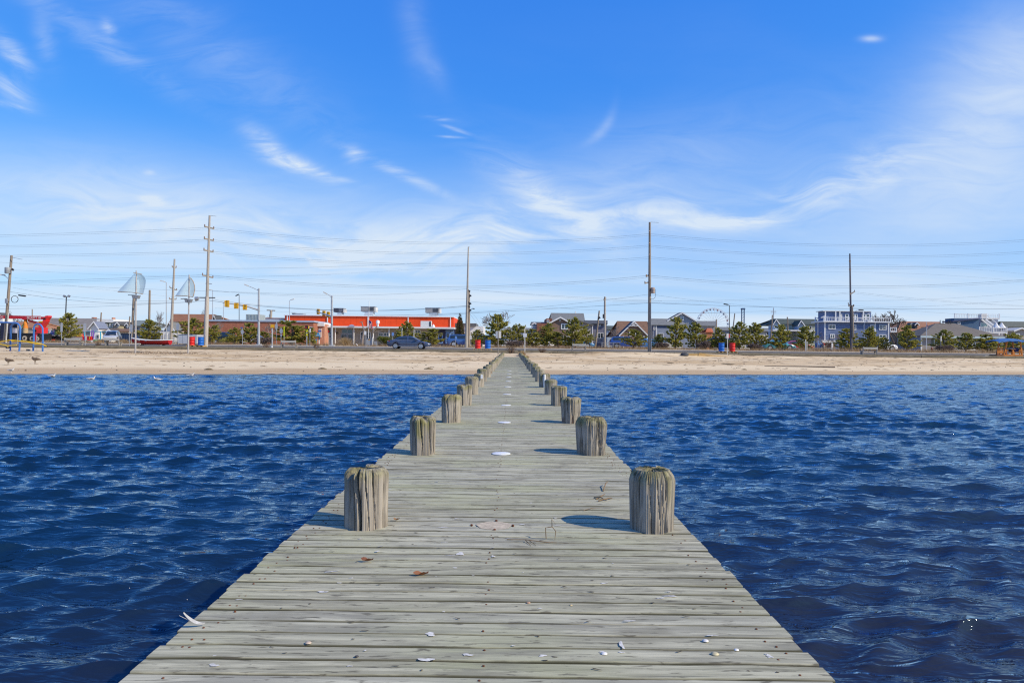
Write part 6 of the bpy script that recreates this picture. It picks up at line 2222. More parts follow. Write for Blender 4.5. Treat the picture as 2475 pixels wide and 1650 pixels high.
def bare_tree(name, label, u, vt, Y, wpx, seed, mat=BARKG, depth=6, r0=.16, spreadf=.5, first=.3):
    r = random.Random(seed)
    p = ubase(u, Y)
    h = gzz(u, vt, Y) - p.z
    mb_ = MB()

    def grow(a, d, ln, rad, lev):
        b = a + d * ln
        mid_ = a.lerp(b, .5) + Vector((r.gauss(0, ln * .05), r.gauss(0, ln * .05), 0))
        mb_.tube([a, mid_, b], [rad, rad * .85, rad * .68], 5 if lev < 2 else 3, False)
        if lev >= depth:
            return
        for k in range(r.choice((2, 3, 3)) if lev < 4 else 2):
            s_ = Vector((r.gauss(0, spreadf), r.gauss(0, spreadf), r.gauss(.10, .22)))
            grow(b if r.random() < .7 else mid_, (d + s_).normalized(), ln * r.uniform(.66, .86), max(rad * .62, .0055), lev + 1)
    grow(Vector((0, 0, 0)), Vector((0, 0, 1)), first, .032, 0)
    vs = np.array(mb_.v)
    zmax = vs[:, 2].max()
    xr = np.abs(vs[:, 0]).max()
    sz = (h + .1) / zmax
    sx = (wpx * Y / F / 2) / xr
    wood_thick = r0
    mb_.v = [(p.x + x * sx, p.y + y * sx, p.z - .1 + z * sz) for x, y, z in mb_.v]
    T = Thing(name, label, 'tree', p)
    T.part('branches', mb_, mat)
    T.part('trunk', MB().tube([p - Vector((0, 0, .2)), p + Vector((0, 0, first * sz))], [r0 * 1.2, r0 * .8], 8), mat, sm=40)
    return T


bare_tree('bare_tree', 'leafless grey tree spreading behind the tall dense pine', 1202, 750, 104, 84, 5, BARKG, 7)
bare_tree('bare_tree', 'large leafless tree right of the blue three-storey house', 2168, 748, 130, 100, 11, BARK, 7, .3)
bare_tree('bare_tree', 'smaller leafless tree top left of the large bare tree', 2132, 757, 150, 60, 12, BARK, 6, .2)
bare_tree('bare_tree', 'leafless tree behind the white cottage between poles', 388, 750, 118, 44, 13, BARKG, 6)
bare_tree('bare_tree', 'leafless tree top above the chestnut roof', 498, 748, 140, 40, 14, BARKG, 6)
bare_tree('bare_tree', 'leafless tree left of the blue house porch with spreading grey limbs', 1990, 800, 97, 62, 15, BARKG, 5, .12, .7)
bare_tree('bare_tree', 'leafless shrub tree right of the blue house porch', 2032, 798, 98, 50, 16, BARKG, 5, .10, .7)
bare_tree('bare_tree', 'faint leafless tree over the crane boom at far left', 36, 750, 170, 56, 17, BARKG, 6)
bare_tree('bare_tree', 'leafless tree left of the ornate brown gable', 1482, 786, 104, 40, 18, BARKG, 6)
bare_tree('bare_tree', 'leafless bush rising right of the brick wing\'s end', 520, 775, 110, 40, 19, BARKG, 6)
bare_tree('bare_tree', 'thin leafless tree before the brick wing by the sign back', 655, 780, 108, 60, 20, BARKG, 6)
bare_tree('bare_tree', 'leafless crown over the brick wing roof beside the crossarm pole', 650, 752, 150, 34, 23, BARKG, 6)
# pollarded tree before the orange building
p = ubase(874, 100)
T = Thing('pollarded_tree', 'pollarded bare tree with stubby raised limbs before the beige wall', 'tree', p)
q = lambda u, v: W(u, v, 100)
T.part('trunk', MB().tube([q(874.5, 834), q(876.5, 815), q(880, 798)], [.22, .17, .14], 8), BARKG, sm=50)
for pts, rr in (([(880, 798), (878, 792), (876, 783), (873.5, 777.5)], .11), ([(880, 798), (886, 792), (890, 790.5)], .09), ([(900, 806), (903, 800), (908, 792), (912, 787)], .10), ([(900, 806), (910, 801), (920, 799), (927, 796)], .05), ([(873.5, 777.5), (869, 779)], .05), ([(874.5, 780), (878, 776)], .05), ([(908, 792), (914, 791)], .04), ([(910, 801), (918, 803), (922, 800)], .03)):
    T.part('limb', MB().tube([q(*a) for a in pts], [rr * (1 - .12 * i) for i in range(len(pts))], 6), BARKG, sm=50)

# ================================================================== dry grass and scrub
DRYG = leaf_mat('dry_grass', (.20, .115, .055), (.55, .40, .215))
REEDM = leaf_mat('reed', (.38, .25, .11), (.66, .50, .27))
r = random.Random(31)


def blades(mb_, x, y, z, n, h, sp, r, w_=.018, lean=.35):
    for _ in range(n):
        a = r.uniform(0, 6.28)
        q = Vector((x + r.gauss(0, sp), y + r.gauss(0, sp), z - .03))
        d = Vector((r.gauss(0, lean), r.gauss(0, lean), 1)).normalized() * h * r.uniform(.45, 1.1)
        s_ = Vector((math.cos(a), math.sin(a) * .3, 0)) * w_
        mb_.add([q - s_, q + s_, q + d], [(0, 1, 2)])


mb = MB()
for i in range(5200):
    x = r.uniform(-78, 82)
    u = x / 90 * F + 1238
    dens = 1.0
    if 560 < u < 700:
        dens = .45
    if r.random() > dens:
        continue
    y = r.uniform(87.5, 92.5)
    k = .44 if u < 1900 else .60
    blades(mb, x, y, street_z(y), 5, k * r.uniform(.5, 1.5), .12, r, .022)
stuff('dry_grass', 'strip of tawny dry grass along the far side of the road under the pines', 'dry grass', mb, DRYG)
mb = MB()
for (u, v, n, sp, h) in ((390, 851, 260, 1.7, .26), (330, 853, 120, 1.2, .28), (440, 851, 120, .9, .24), (300, 854, 50, 1.0, .24), (20, 852, 26, .35, .25), (232, 836, 40, .7, .25), (1110, 862, 10, .8, .08), (590, 836, 40, .8, .3), (765, 836, 50, .8, .25)):
    Yv = 60 if v > 845 else 71
    c = W(u, 835, Yv)
    for i in range(n):
        x, y = c.x + r.gauss(0, sp), Yv + r.gauss(0, sp * .5)
        blades(mb, x, y, ground_z(x, y), 3, h * r.uniform(.5, 1.4), .08, r, .012, .7)
stuff('beach_scrub', 'patches of low dry brown scrub lying on the upper beach sand', 'dry scrub', mb, leaf_mat('scrub', (.15, .085, .045), (.40, .27, .15)))


def tuft(label, u, vt, Y, wpx, n, seed, mat=REEDM, cat='grass tuft', lean=.25):
    r = random.Random(seed)
    p = ubase(u, Y)
    h = gzz(u, vt, Y) - p.z
    mb_ = MB()
    for _ in range(n):
        a = r.uniform(0, 6.28)
        rr = abs(r.gauss(0, wpx * Y / F * .20))
        q = p + Vector((rr * math.cos(a), rr * math.sin(a), -.03))
        q.z = ground_z(q.x, q.y) - .03
        d = Vector((math.cos(a) * rr * .9 + r.gauss(0, lean * .3), math.sin(a) * rr * .9 + r.gauss(0, lean * .3), 1))
        d = d.normalized() * h * r.uniform(.55, 1.05)
        s_ = d.cross(Vector((r.gauss(0, 1), r.gauss(0, 1), 0))).normalized() * .016
        t1 = q + d * .55
        tip = q + d + Vector((math.cos(a), math.sin(a), -.4)) * h * .12
        mb_.add([q - s_, q + s_, t1 + s_ * .8, t1 - s_ * .8, tip], [(0, 1, 2, 3), (3, 2, 4)])
    single('grass_tuft', label, cat, mb_, mat, p)


tuft('big round tuft of pale dry ornamental grass before the entrance doors', 834, 812, 92, 26, 700, 1)
tuft('golden clump of beach grass at the pier\'s shore end beside the right pilings', 1262, 846, 63.5, 17, 420, 2)
tuft('small dry clump at the right pilings just before the golden beach grass', 1274, 857, 61.0, 13, 120, 3)
tuft('tall golden dry grass clump left of the glider swing', 2377, 842, 91, 10, 240, 4)
tuft('dry clump left of the silver car beyond the left benches', 240, 817, 92, 24, 300, 5)
tuft('dry clump right of the silver car beyond the left benches', 300, 817, 92, 26, 300, 6)
tuft('dry clump of grass between boat bow and left sign posts', 182, 822, 92, 24, 260, 7)
TWIGM = leaf_mat('bare_twigs', (.12, .075, .045), (.36, .25, .17))


def twig_bush(label, u, vt, vb, Y, wpx, seed, n=26):
    r = random.Random(seed)
    p = ubase(u, Y)
    h = gzz(u, vt, Y) - p.z
    mb_ = MB()
    for k in range(n):
        a = r.uniform(0, 6.28)
        s_ = r.uniform(.2, 1)
        e = p + Vector((math.cos(a) * wpx * Y / F / 2 * s_, math.sin(a) * .4 * s_, h * r.uniform(.6, 1.05) * (1.1 - .5 * s_)))
        m_ = p.lerp(e, .5) + Vector((r.gauss(0, .05), r.gauss(0, .05), r.gauss(0, .04)))
        mb_.tube([p - Vector((0, 0, .05)), m_, e], [.018, .012, .005], 4, False)
        for _ in range(3):
            t = r.uniform(.4, .95)
            b0 = m_.lerp(e, t)
            mb_.tube([b0, b0 + Vector((r.gauss(0, .14), r.gauss(0, .1), r.uniform(.02, .22)))], [.008, .004], 3, False)
    single('twig_bush', label, 'bush', mb_, TWIGM, p)


twig_bush('bare twiggy bush at the pier\'s shore end between the two sign posts', 1236, 832, 852, 67.5, 30, 1, 40)
twig_bush('low bare twiggy bush on the sand right of the pier\'s end', 1310, 840, 851, 67, 28, 2)
twig_bush('brown twig heap on the road edge left of the second bench', 236, 828, 835, 71.2, 16, 3)
twig_bush('brown twig heap on the road edge beside the yellow signal box', 643, 832, 840, 71.2, 22, 4)
twig_bush('brown twig heap on the road edge below the blue sign board', 764, 831, 841, 71.2, 18, 5)

# ================================================================== vehicles
RUBBER = M('tyre_rubber', (.018, .018, .02), .85, .2)
RIM = M('alloy_rim', (.52, .53, .56), .3, .1, 8, metal=.6)
CGLASS = glass_mat('car_glass', (.018, .028, .036), .05)


def paint(name, col):
    return M(name, col, .28, .05, 1.0, spec=.6, coat=.7)


PROFILES = {
    # stations along the length: (x, bottom z, belt z, roof z or None, half width)
    'sedan': dict(L=4.87, body=[(0, .40, .78, .74), (.05, .30, .93, .80), (.45, .26, .99, .88), (1.2, .22, 1.0, .92), (2.4, .22, .97, .93), (3.4, .22, .95, .92), (4.2, .24, .84, .88), (4.65, .26, .70, .80), (4.85, .32, .58, .66)],
                  roof=[(.62, 1.0), (1.25, 1.33), (1.75, 1.45), (2.35, 1.475), (2.85, 1.42), (3.75, .96)], wheels=(.97, 3.82), wr=.335),
    'suv': dict(L=4.7, body=[(0, .45, 1.0, .80), (.08, .36, 1.08, .86), (.6, .30, 1.10, .92), (2.4, .30, 1.08, .93), (3.5, .30, 1.06, .92), (4.2, .32, 1.0, .89), (4.6, .34, .88, .82), (4.7, .42, .75, .72)],
                roof=[(.10, 1.1), (.38, 1.64), (1.2, 1.74), (2.5, 1.72), (2.95, 1.62), (3.6, 1.07)], wheels=(.95, 3.75), wr=.37),
}


def car(label, kind, col, x, y, z, rz=0.0, detail=True, name='car', cat='car', group=None, scale=1.0):
    """rz = 0: nose towards +x, near side towards the beach"""
    P_ = PROFILES[kind]
    L = P_['L']
    T = Thing(name, label, cat, (0, 0, 0), group)
    mb_ = MB()
    rows = []
    st = P_['body']
    xsx = np.linspace(st[0][0], st[-1][0], 26)
    zb = np.interp(xsx, [s[0] for s in st], [s[1] for s in st])
    zt = np.interp(xsx, [s[0] for s in st], [s[2] for s in st])
    hw = np.interp(xsx, [s[0] for s in st], [s[3] for s in st])
    wr = P_['wr']
    for i, xx in enumerate(xsx):
        b_ = zb[i]
        for wx in P_['wheels']:
            d = abs(xx - wx)
            if d < wr * 1.16:
                b_ = max(b_, math.sqrt((wr * 1.16) ** 2 - d * d) + wr * .98)
        h_ = hw[i]
        zz_ = [b_, b_ + (zt[i] - b_) * .35, b_ + (zt[i] - b_) * .7, zt[i] - .03, zt[i]]
        yy_ = [h_ * .95, h_ * 1.0, h_ * .995, h_ * .955, h_ * .90]
        ring = [(xx - L / 2, -a, c) for a, c in zip(yy_, zz_)] + [(xx - L / 2, a, c) for a, c in zip(yy_[::-1], zz_[::-1])]
        rows.append(ring)
    n = len(rows[0])
    for ring in rows:
        mb_.v.extend(ring)
    for i in range(len(rows) - 1):
        for k in range(n):
            k2 = (k + 1) % n
            mb_.f.append((i * n + k, (i + 1) * n + k, (i + 1) * n + k2, i * n + k2))
    mb_.f.append(tuple(range(n)))
    mb_.f.append(tuple((len(rows) - 1) * n + k for k in range(n))[::-1])
    T.part('body', mb_, col, sm=42)
    # greenhouse: painted roof + dark glass
    rf = P_['roof']
    xr = np.linspace(rf[0][0], rf[-1][0], 22)
    zr = np.interp(xr, [q[0] for q in rf], [q[1] for q in rf])
    # soften the roof line
    zr = np.convolve(np.pad(zr, 1, mode='edge'), [.2, .6, .2], 'valid')
    roof, gl = MB(), MB()
    belt = np.interp(xr, [s[0] for s in st], [s[2] for s in st]) - .02
    hb = np.interp(xr, [s[0] for s in st], [s[3] for s in st]) * .90
    rr_ = []
    for i in range(len(xr)):
        t = max(0, (zr[i] - belt[i]) / .52)
        top_h = hb[i] - .20 * min(1, t)
        zl = belt[i]
        zh = max(zl + .005, zr[i] - .09)
        rr_.append([(xr[i] - L / 2, -hb[i], zl), (xr[i] - L / 2, -top_h - .03, zh), (xr[i] - L / 2, -top_h * .86, max(zl + .01, zr[i] - .012)), (xr[i] - L / 2, 0, max(zl + .012, zr[i])), (xr[i] - L / 2, top_h * .86, max(zl + .01, zr[i] - .012)), (xr[i] - L / 2, top_h + .03, zh), (xr[i] - L / 2, hb[i], zl)])
    for ring in rr_:
        roof.v.extend(ring)
        gl.v.extend(ring)
    pil = P_['roof']
    for i in range(len(xr) - 1):
        xm_ = (xr[i] + xr[i + 1]) / 2
        for k in range(6):
            f_ = (i * 7 + k, (i + 1) * 7 + k, (i + 1) * 7 + k + 1, i * 7 + k + 1)
            side = k in (0, 5)
            screen = xm_ > rf[-2][0] + .02 or xm_ < rf[1][0] - .05
            pillar = side and (abs(xm_ - (rf[2][0] + rf[3][0]) / 2 - .25) < .07)
            edge_ = side and (i < 2 or i > len(xr) - 4)
            if (side and not pillar and not edge_) or (screen and not side and k in (2, 3)):
                gl.f.append(f_)
            else:
                roof.f.append(f_)
    T.part('roof', roof, col, sm=50)
    T.part('windows', gl, CGLASS, sm=50)
    for wx in P_['wheels']:
        for s in (-1, 1):
            cx, cy = wx - L / 2, s * .80
            w_ = T.part('wheel', MB().tube([(cx, cy - .11, wr), (cx, cy + .11, wr)], wr, 22), RUBBER, sm=40)
            if detail or s < 0:
                T.part('rim', MB().tube([(cx, cy + s * .095, wr), (cx, cy + s * .118, wr)], wr * .70, 18), RIM, w_, sm=40)
            if detail and s < 0:
                for k in range(10):
                    a = 2 * math.pi * k / 10
                    T.part('spoke_gap', MB().beam((cx + wr * .26 * math.cos(a), cy - .121, wr + wr * .26 * math.sin(a)), (cx + wr * .60 * math.cos(a), cy - .121, wr + wr * .60 * math.sin(a)), .045, .006), DARKM, w_)
    if detail:
        zz_ = st[-2][2]
        for s in (-1, 1):
            T.part('headlight', MB().add([(L / 2 - .62, s * .842, zz_ + .06), (L / 2 - .18, s * .70, zz_ - .02), (L / 2 - .14, s * .69, zz_ - .14), (L / 2 - .50, s * .83, zz_ - .06)], [(0, 1, 2, 3)]), M('headlight', (.62, .60, .55), .2))
            T.part('side_marker', MB().add([(L / 2 - .78, s * .872, zz_ + .07), (L / 2 - .62, s * .849, zz_ + .07), (L / 2 - .60, s * .848, zz_ - .0), (L / 2 - .72, s * .87, zz_ + .01)], [(0, 1, 2, 3)]), M('amber', (.7, .22, .05), .3))
            T.part('taillight', MB().add([(-L / 2 + .03, s * .80, .93), (-L / 2 + .34, s * .872, .92), (-L / 2 + .34, s * .872, .82), (-L / 2 + .02, s * .79, .83)], [(0, 1, 2, 3)]), M('taillight', (.55, .02, .03), .3))
            T.part('reverse_lamp', MB().add([(-L / 2 + .0, s * .79, .925), (-L / 2 + .17, s * .838, .92), (-L / 2 + .17, s * .838, .85), (-L / 2 + .0, s * .78, .855)], [(0, 1, 2, 3)]), OFFW)
            T.part('mirror', MB().box(L / 2 - 1.72, L / 2 - 1.50, s * 1.0 - .09, s * 1.0 + .09, .97, 1.10), col)
        for xx in (1.05, 2.18, 3.18):
            T.part('door_seam', MB().box(xx - L / 2 - .008, xx - L / 2 + .008, -.928, -.915, .36, .95), BLACK)
        for xx in (1.45, 2.5):
            T.part('door_handle', MB().box(xx - L / 2, xx - L / 2 + .18, -.945, -.915, .865, .895), col)
        T.part('sill_line', MB().box(-1.25, 1.15, -.945, -.925, .335, .37), RIM)
        T.part('grille', MB().box(L / 2 - .02, L / 2 + .02, -.45, .45, .42, .56), BLACK)
        T.part('fog_trim', MB().box(L / 2 - .34, L / 2 - .10, -.80, -.765, .36, .40), RIM)
        T.part('licence_plate', MB().box(-L / 2 - .02, -L / 2, -.22, .22, .62, .74), OFFW)
        T.part('window_trim', MB().tube([(.66 - L / 2, -.83, 1.02), (1.4 - L / 2, -.845, 1.0), (3.3 - L / 2, -.845, .97)], .014, 4), RIM)
    T.o.location = (x, y, z)
    T.o.rotation_euler = (0, 0, rz)
    T.o.scale = (scale,) * 3
    return T


c = W(990, 838, 76.5)
car('dark blue-grey sedan driving along the road before the orange building', 'sedan', paint('sedan_blue', (.045, .062, .115)), c.x, 76.5, 1.315, 0, True, scale=.985)
for lbl, kind, nm, col, u, Y, rz in (
        ('blue van parked behind the slender grey pole by the cypress', 'suv', 'paint_blue', (.05, .13, .36), 1122, 96, 0),
        ('dark car with grey bonnet half hidden behind the blue barrel', 'suv', 'paint_charcoal', (.05, .055, .06), 1183, 99, 0),
        ('silver sport utility car facing the beach beyond the second bench', 'suv', 'paint_silver', (.42, .44, .46), 271, 98, -1.2),
        ('dark green car parked under the small pine before the brick wing', 'suv', 'paint_dark', (.02, .03, .035), 549, 99, 0),
        ('white car parked under the bushy pine by the left signal column', 'sedan', 'paint_white', (.70, .70, .70), 605, 100, 3.14),
        ('white and blue car under the open leaning pine beyond the pier', 'sedan', 'paint_white', (.70, .70, .70), 1252, 101, 0),
        ('white parked van front left of the tall pier-end pine\'s trunk', 'suv', 'paint_white', (.70, .70, .70), 1222, 103, 0),
        ('blue car parked under the pine beside the fourth bench', 'sedan', 'paint_blue2', (.06, .20, .40), 1396, 100, 0),
        ('deep blue car at the squat pine\'s left side', 'suv', 'paint_cobalt', (.03, .08, .32), 1512, 99, 0),
        ('bright blue sedan behind the thick brown pole\'s foot', 'sedan', 'paint_azure', (.07, .22, .50), 1560, 100, 3.14),
        ('pale grey sedan nose right of the thick brown pole\'s foot', 'sedan', 'paint_pale', (.45, .50, .54), 1592, 103, 0),
        ('black jeep-like car under the small pine by the right blue barrel', 'suv', 'paint_black', (.015, .016, .018), 1747, 98, 0),
        ('teal car under the pines left of the pale green house', 'sedan', 'paint_teal', (.06, .28, .34), 1880, 100, 0),
        ('silver-blue sedan under the pines right of the tower', 'sedan', 'paint_silver', (.42, .44, .46), 1846, 102, 0),
        ('white pickup-like car before the blue house by the fifth bench', 'suv', 'paint_white', (.70, .70, .70), 2126, 103, 0),
        ('dark car parked behind the fifth bench', 'sedan', 'paint_black', (.015, .016, .018), 2100, 101, 0),
        ('black car left of the orange glider at the far right', 'suv', 'paint_black', (.015, .016, .018), 2470, 104, 0),
        ('red car roof glimpsed among the pines before the pale green house', 'sedan', 'paint_red', (.45, .03, .03), 1925, 104, 0),
        ('white car left of the grey cabinet end by shrubs', 'sedan', 'paint_white', (.70, .70, .70), 1300, 103, 0)):
    p = ubase(u, Y)
    car(lbl, kind, paint(nm, col), p.x, Y, p.z, rz, False, 'parked_car', 'car', 'parked cars behind the pines')

# crane truck
T = Thing('crane_truck', 'red-boomed crane truck with black flatbed parked at the far left', 'truck', ubase(60, 92))
Y = 92
k = Y / F
CRED = M('crane_red', (.50, .018, .03), .4, .1)
CREDL = M('crane_red_light', (.66, .03, .03), .4, .1)


def PX(u):
    return gx(u, Y)


def PZ(v):
    return gzz(60, v, Y)


T.part('boom', MB().prism([(PX(-30), PZ(770.5)), (PX(55), PZ(770.5)), (PX(59), PZ(773)), (PX(62), PZ(773)), (PX(66), PZ(771.5)), (PX(103), PZ(771.5)), (PX(113), PZ(767)), (PX(112), PZ(765)), (PX(100), PZ(764.8)), (PX(-30), PZ(763))], Y - .35, Y + .35), CRED)
T.part('boom_edge', MB().box(PX(-30), PX(102), Y - .38, Y - .352, PZ(764), PZ(763)), CREDL)
T.part('boom_head', MB().prism([(PX(106), PZ(778)), (PX(113), PZ(775)), (PX(120), PZ(765)), (PX(119), PZ(762)), (PX(113), PZ(763)), (PX(109), PZ(768))], Y - .4, Y + .4), CREDL)
T.part('boom_pin', MB().tube([(PX(112), Y - .45, PZ(770.5)), (PX(112), Y - .402, PZ(770.5))], .16, 10), BLACK)
T.part('mast', MB().prism([(PX(99), PZ(791)), (PX(106), PZ(791)), (PX(117), PZ(775)), (PX(111), PZ(772)), (PX(105), PZ(778)), (PX(98), PZ(784))], Y - .5, Y + .3), CREDL)
T.part('lift_cylinder', MB().tube([W(69, 774.5, Y), W(96, 782, Y)], .16, 8), M('cylinder_red', (.62, .08, .06), .35, .1), sm=40)
T.part('badge', MB().box(PX(99), PX(108), Y - .56, Y - .52, PZ(779), PZ(775.5)), YEL)
T.part('turret', MB().box(PX(88), PX(108), Y - .7, Y + .6, PZ(805), PZ(791)), CREDL)
T.part('turret_port', MB().tube([(PX(93), Y - .74, PZ(799)), (PX(93), Y - .702, PZ(799))], .18, 12), BLACK)
T.part('turret_label', MB().box(PX(86.5), PX(90), Y - .73, Y - .705, PZ(795), PZ(793.2)), WHITE)
T.part('outrigger', MB().box(PX(99.5), PX(105), Y - 1.5, Y - 1.1, PZ(824), PZ(807)), M('outrigger_red', (.55, .02, .06), .5))
T.part('flatbed', MB().box(PX(28), PX(110), Y - 1.2, Y + 1.2, PZ(823), PZ(806)), BLACK)
T.part('bed_rail', MB().box(PX(28), PX(112), Y - 1.23, Y - 1.205, PZ(806.6), PZ(805)), DARKM)
T.part('tool_box', MB().box(PX(16), PX(28.5), Y - 1.1, Y + 1.1, PZ(824), PZ(782)), M('dark_navy', (.02, .022, .05), .6))
T.part('cab', MB().prism([(PX(-30), PZ(828)), (PX(13), PZ(828)), (PX(13), PZ(790)), (PX(8), PZ(786)), (PX(-30), PZ(786))], Y - 1.2, Y + 1.2), M('cab_grey', (.34, .38, .43), .4, .1))
T.part('cab_window', MB().box(PX(-4), PX(6), Y - 1.23, Y - 1.205, PZ(797), PZ(788.5)), CGLASS)
for u, rr in ((76, .52), (2, .52), (94, .5), (106, .46)):
    w_ = T.part('wheel', MB().tube([(PX(u), Y - 1.3, 1.55 + rr), (PX(u), Y - .95, 1.55 + rr)], rr, 18), RUBBER, sm=40)
    T.part('rim', MB().tube([(PX(u), Y - 1.33, 1.55 + rr), (PX(u), Y - 1.29, 1.55 + rr)], rr * .62, 14), M('cream_rim', (.55, .47, .36), .5), w_, sm=40)
    T.part('hub', MB().tube([(PX(u), Y - 1.36, 1.55 + rr), (PX(u), Y - 1.32, 1.55 + rr)], rr * .25, 10), BLACK, w_, sm=40)
letters('ELLIOTT', .30, WHITE, T, (PX(69), Y - .36, PZ(770.3)), None, PX(93.5) - PX(69))
letters('H8', .26, WHITE, T, (PX(96), Y - .36, PZ(770.2)), None, PX(102) - PX(96))
letters('LOC', .24, WHITE, T, (PX(1.5), Y - .36, PZ(768.9)), None, PX(12) - PX(1.5))
letters('HEAVY', .10, WHITE, T, (PX(60), Y - 1.21, PZ(819.5)), None, PX(68) - PX(60))
T = Thing('orange_bollard', 'orange bullet-shaped cap on a wooden drum standing on the crane flatbed', 'orange cap', (PX(61), Y, PZ(806)))
T.part('cap', MB().lathe([(.30, .72), (.30, .95), (.24, 1.0), (.24, 1.55), (.17, 1.85), (.04, 1.98)], 14, (PX(61), Y, PZ(806))), M('orange_cap', (.72, .24, .03), .6, .1), sm=40)
T.part('drum', MB().lathe([(.32, 0), (.34, .3), (.30, .73)], 14, (PX(61), Y, PZ(806))), M('drum_wood', (.50, .36, .20), .8, .25), sm=40)
T = Thing('strap_rig', 'white and green strapped frame leaning beside the orange cap', 'frame', (PX(53), Y, PZ(806)))
T.part('bar', MB().beam(W(50, 795, Y), W(59.5, 778, Y), .10, .10), M('lime_strap', (.25, .62, .10), .5))
T.part('bar', MB().beam(W(49, 800, Y), W(56, 788, Y), .14, .12), OFFW)
T.part('board', MB().box(PX(49), PX(52), Y - .2, Y + .2, PZ(806), PZ(797)), WHITE)
T = Thing('worker_crate', 'pale equipment box on the flatbed behind the blue pipe frame', 'box', (PX(38), Y, PZ(806)))
T.part('body', MB().box(PX(34.5), PX(42), Y - .4, Y + .4, PZ(806), PZ(794)), M('lavender_box', (.45, .44, .52), .6))
T.part('lid', MB().box(PX(34.2), PX(42.3), Y - .43, Y + .43, PZ(794), PZ(793.2)), OFFW)
# rear end clutter of parked carnival trailers
T = Thing('carnival_trailer', 'dark trailer full of colourful folded rides right of the crane truck', 'trailer', ubase(122, 96))
Y = 96
T.part('bed', MB().box(PX(108), PX(140), Y, Y + 2, PZ(822), PZ(811)), BLACK)
for i, (u, v, wv, hv, col) in enumerate(((110, 796, 4, 14, (.28, .20, .5)), (115, 800, 3, 10, (.1, .4, .3)), (119, 797, 3, 8, (.5, .5, .55)), (124, 801, 6, 8, (.10, .16, .45)), (131, 797, 4, 10, (.35, .25, .55)), (134, 800, 7, 7, (.18, .5, .16)), (127, 819, 5, 5, (.6, .05, .04)), (116, 807, 5, 4, (.6, .58, .55)), (129, 807, 6, 4, (.62, .6, .55)), (121, 813, 3, 3, (.6, .5, .08)))):
    T.part('ride_piece', MB().box(PX(u), PX(u + wv), Y - .15 - .02 * i, Y + .5, PZ(v + hv), PZ(v)), M(f'carnival_{i}', col, .5, .2))
for u in (125.5, 131.5):
    T.part('upright', MB().box(PX(u), PX(u + .6), Y - .05, Y + .05, PZ(806), PZ(792)), DARKM)

# white cargo trailer
T = Thing('cargo_trailer', 'plain white box trailer behind the second sail mast', 'trailer', ubase(448, 84))
Y = 84
TWH = M('trailer_white', (.50, .51, .53), .5, .06, 1)
T.part('body', MB().box(PX(430.5), PX(466), Y, Y + 2.2, 1.62, PZ(803.5)), TWH)
T.part('end_panel', MB().box(PX(466) + .004, PX(475), Y + .02, Y + 2.2, 1.62, PZ(803.8)), M('trailer_shade', (.40, .41, .44), .5, .06))
T.part('rail', MB().box(PX(430), PX(466.4), Y - .04, Y - .003, PZ(804.3), PZ(803)), GREYM)
for u in (441, 453):
    T.part('seam', MB().box(PX(u) - .012, PX(u) + .012, Y - .012, Y - .002, 1.65, PZ(804.5)), GREYM)

# red rowing boat
Y = 80
T = Thing('rowing_boat', 'red rowing boat with white gunwale and grey inside resting by the road', 'boat', ubase(366, Y))
BRED = M('boat_red', (.50, .018, .025), .35, .08)
x0, x1 = PX(319), PX(411.5)
zb, n = 1.47, 16
hull, gun, inner = MB(), MB(), MB()
rows, top_l, top_r = [], [], []
for i in range(n + 1):
    t = i / n
    wdt = .80 * (math.sin(math.pi * min(1, t * .62 + .02)) ** .7 if t < .8 else (1 - .35 * (t - .8) / .2) * math.sin(math.pi * (.8 * .62 + .02)) ** .7)
    zt_ = PZ(819.5) + (.26 * (1 - t) ** 3) + .10 * t ** 3
    zk = zb + .30 * (1 - min(1, t * 4)) ** 2
    xx = x0 + (x1 - x0) * t - (.0 if t > .1 else 0)
    rows.append([(xx, Y - wdt, zt_), (xx, Y - wdt * .86, zb + (zt_ - zb) * .45), (xx, Y - wdt * .45, zk + .03), (xx, Y, zk), (xx, Y + wdt * .45, zk + .03), (xx, Y + wdt * .86, zb + (zt_ - zb) * .45), (xx, Y + wdt, zt_)])
for ring in rows:
    hull.v.extend(ring)
    inner.v.extend([(x, Y + (y - Y) * .94, z + (.04 if j not in (0, 6) else -.02)) for j, (x, y, z) in enumerate(ring)])
for i in range(n):
    for kx in range(6):
        f_ = (i * 7 + kx, (i + 1) * 7 + kx, (i + 1) * 7 + kx + 1, i * 7 + kx + 1)
        hull.f.append(f_)
        inner.f.append(f_[::-1])
hull.f.append(tuple(n * 7 + j for j in range(7)))
T.part('hull', hull, BRED, sm=50)
T.part('interior', inner, M('boat_inside', (.22, .25, .24), .7, .15), sm=50)
gl_ = MB()
gl_.tube([r_[0] for r_ in rows], .06, 6).tube([r_[6] for r_ in rows], .06, 6)
gl_.tube([rows[-1][0], rows[-1][6]], .05, 6)
T.part('gunwale', gl_, WHITE, sm=50)
for t in (.25, .45, .63, .82):
    i = int(t * n)
    T.part('thwart', MB().box(rows[i][0][0] - .12, rows[i][0][0] + .12, Y - .66, Y + .66, rows[i][0][2] - .14, rows[i][0][2] - .09), OFFW)
for u in (338, 341, 344, 347):
    T.part('hull_stripe', MB().beam((PX(u), Y - .86, PZ(826)), (PX(u + 2.5), Y - .80, PZ(829)), .02, .07), OFFW)
T.part('chock', MB().box(PX(340), PX(343), Y - .5, Y + .5, 1.3, 1.46).box(PX(392), PX(395), Y - .5, Y + .5, 1.3, 1.46), GWOOD)

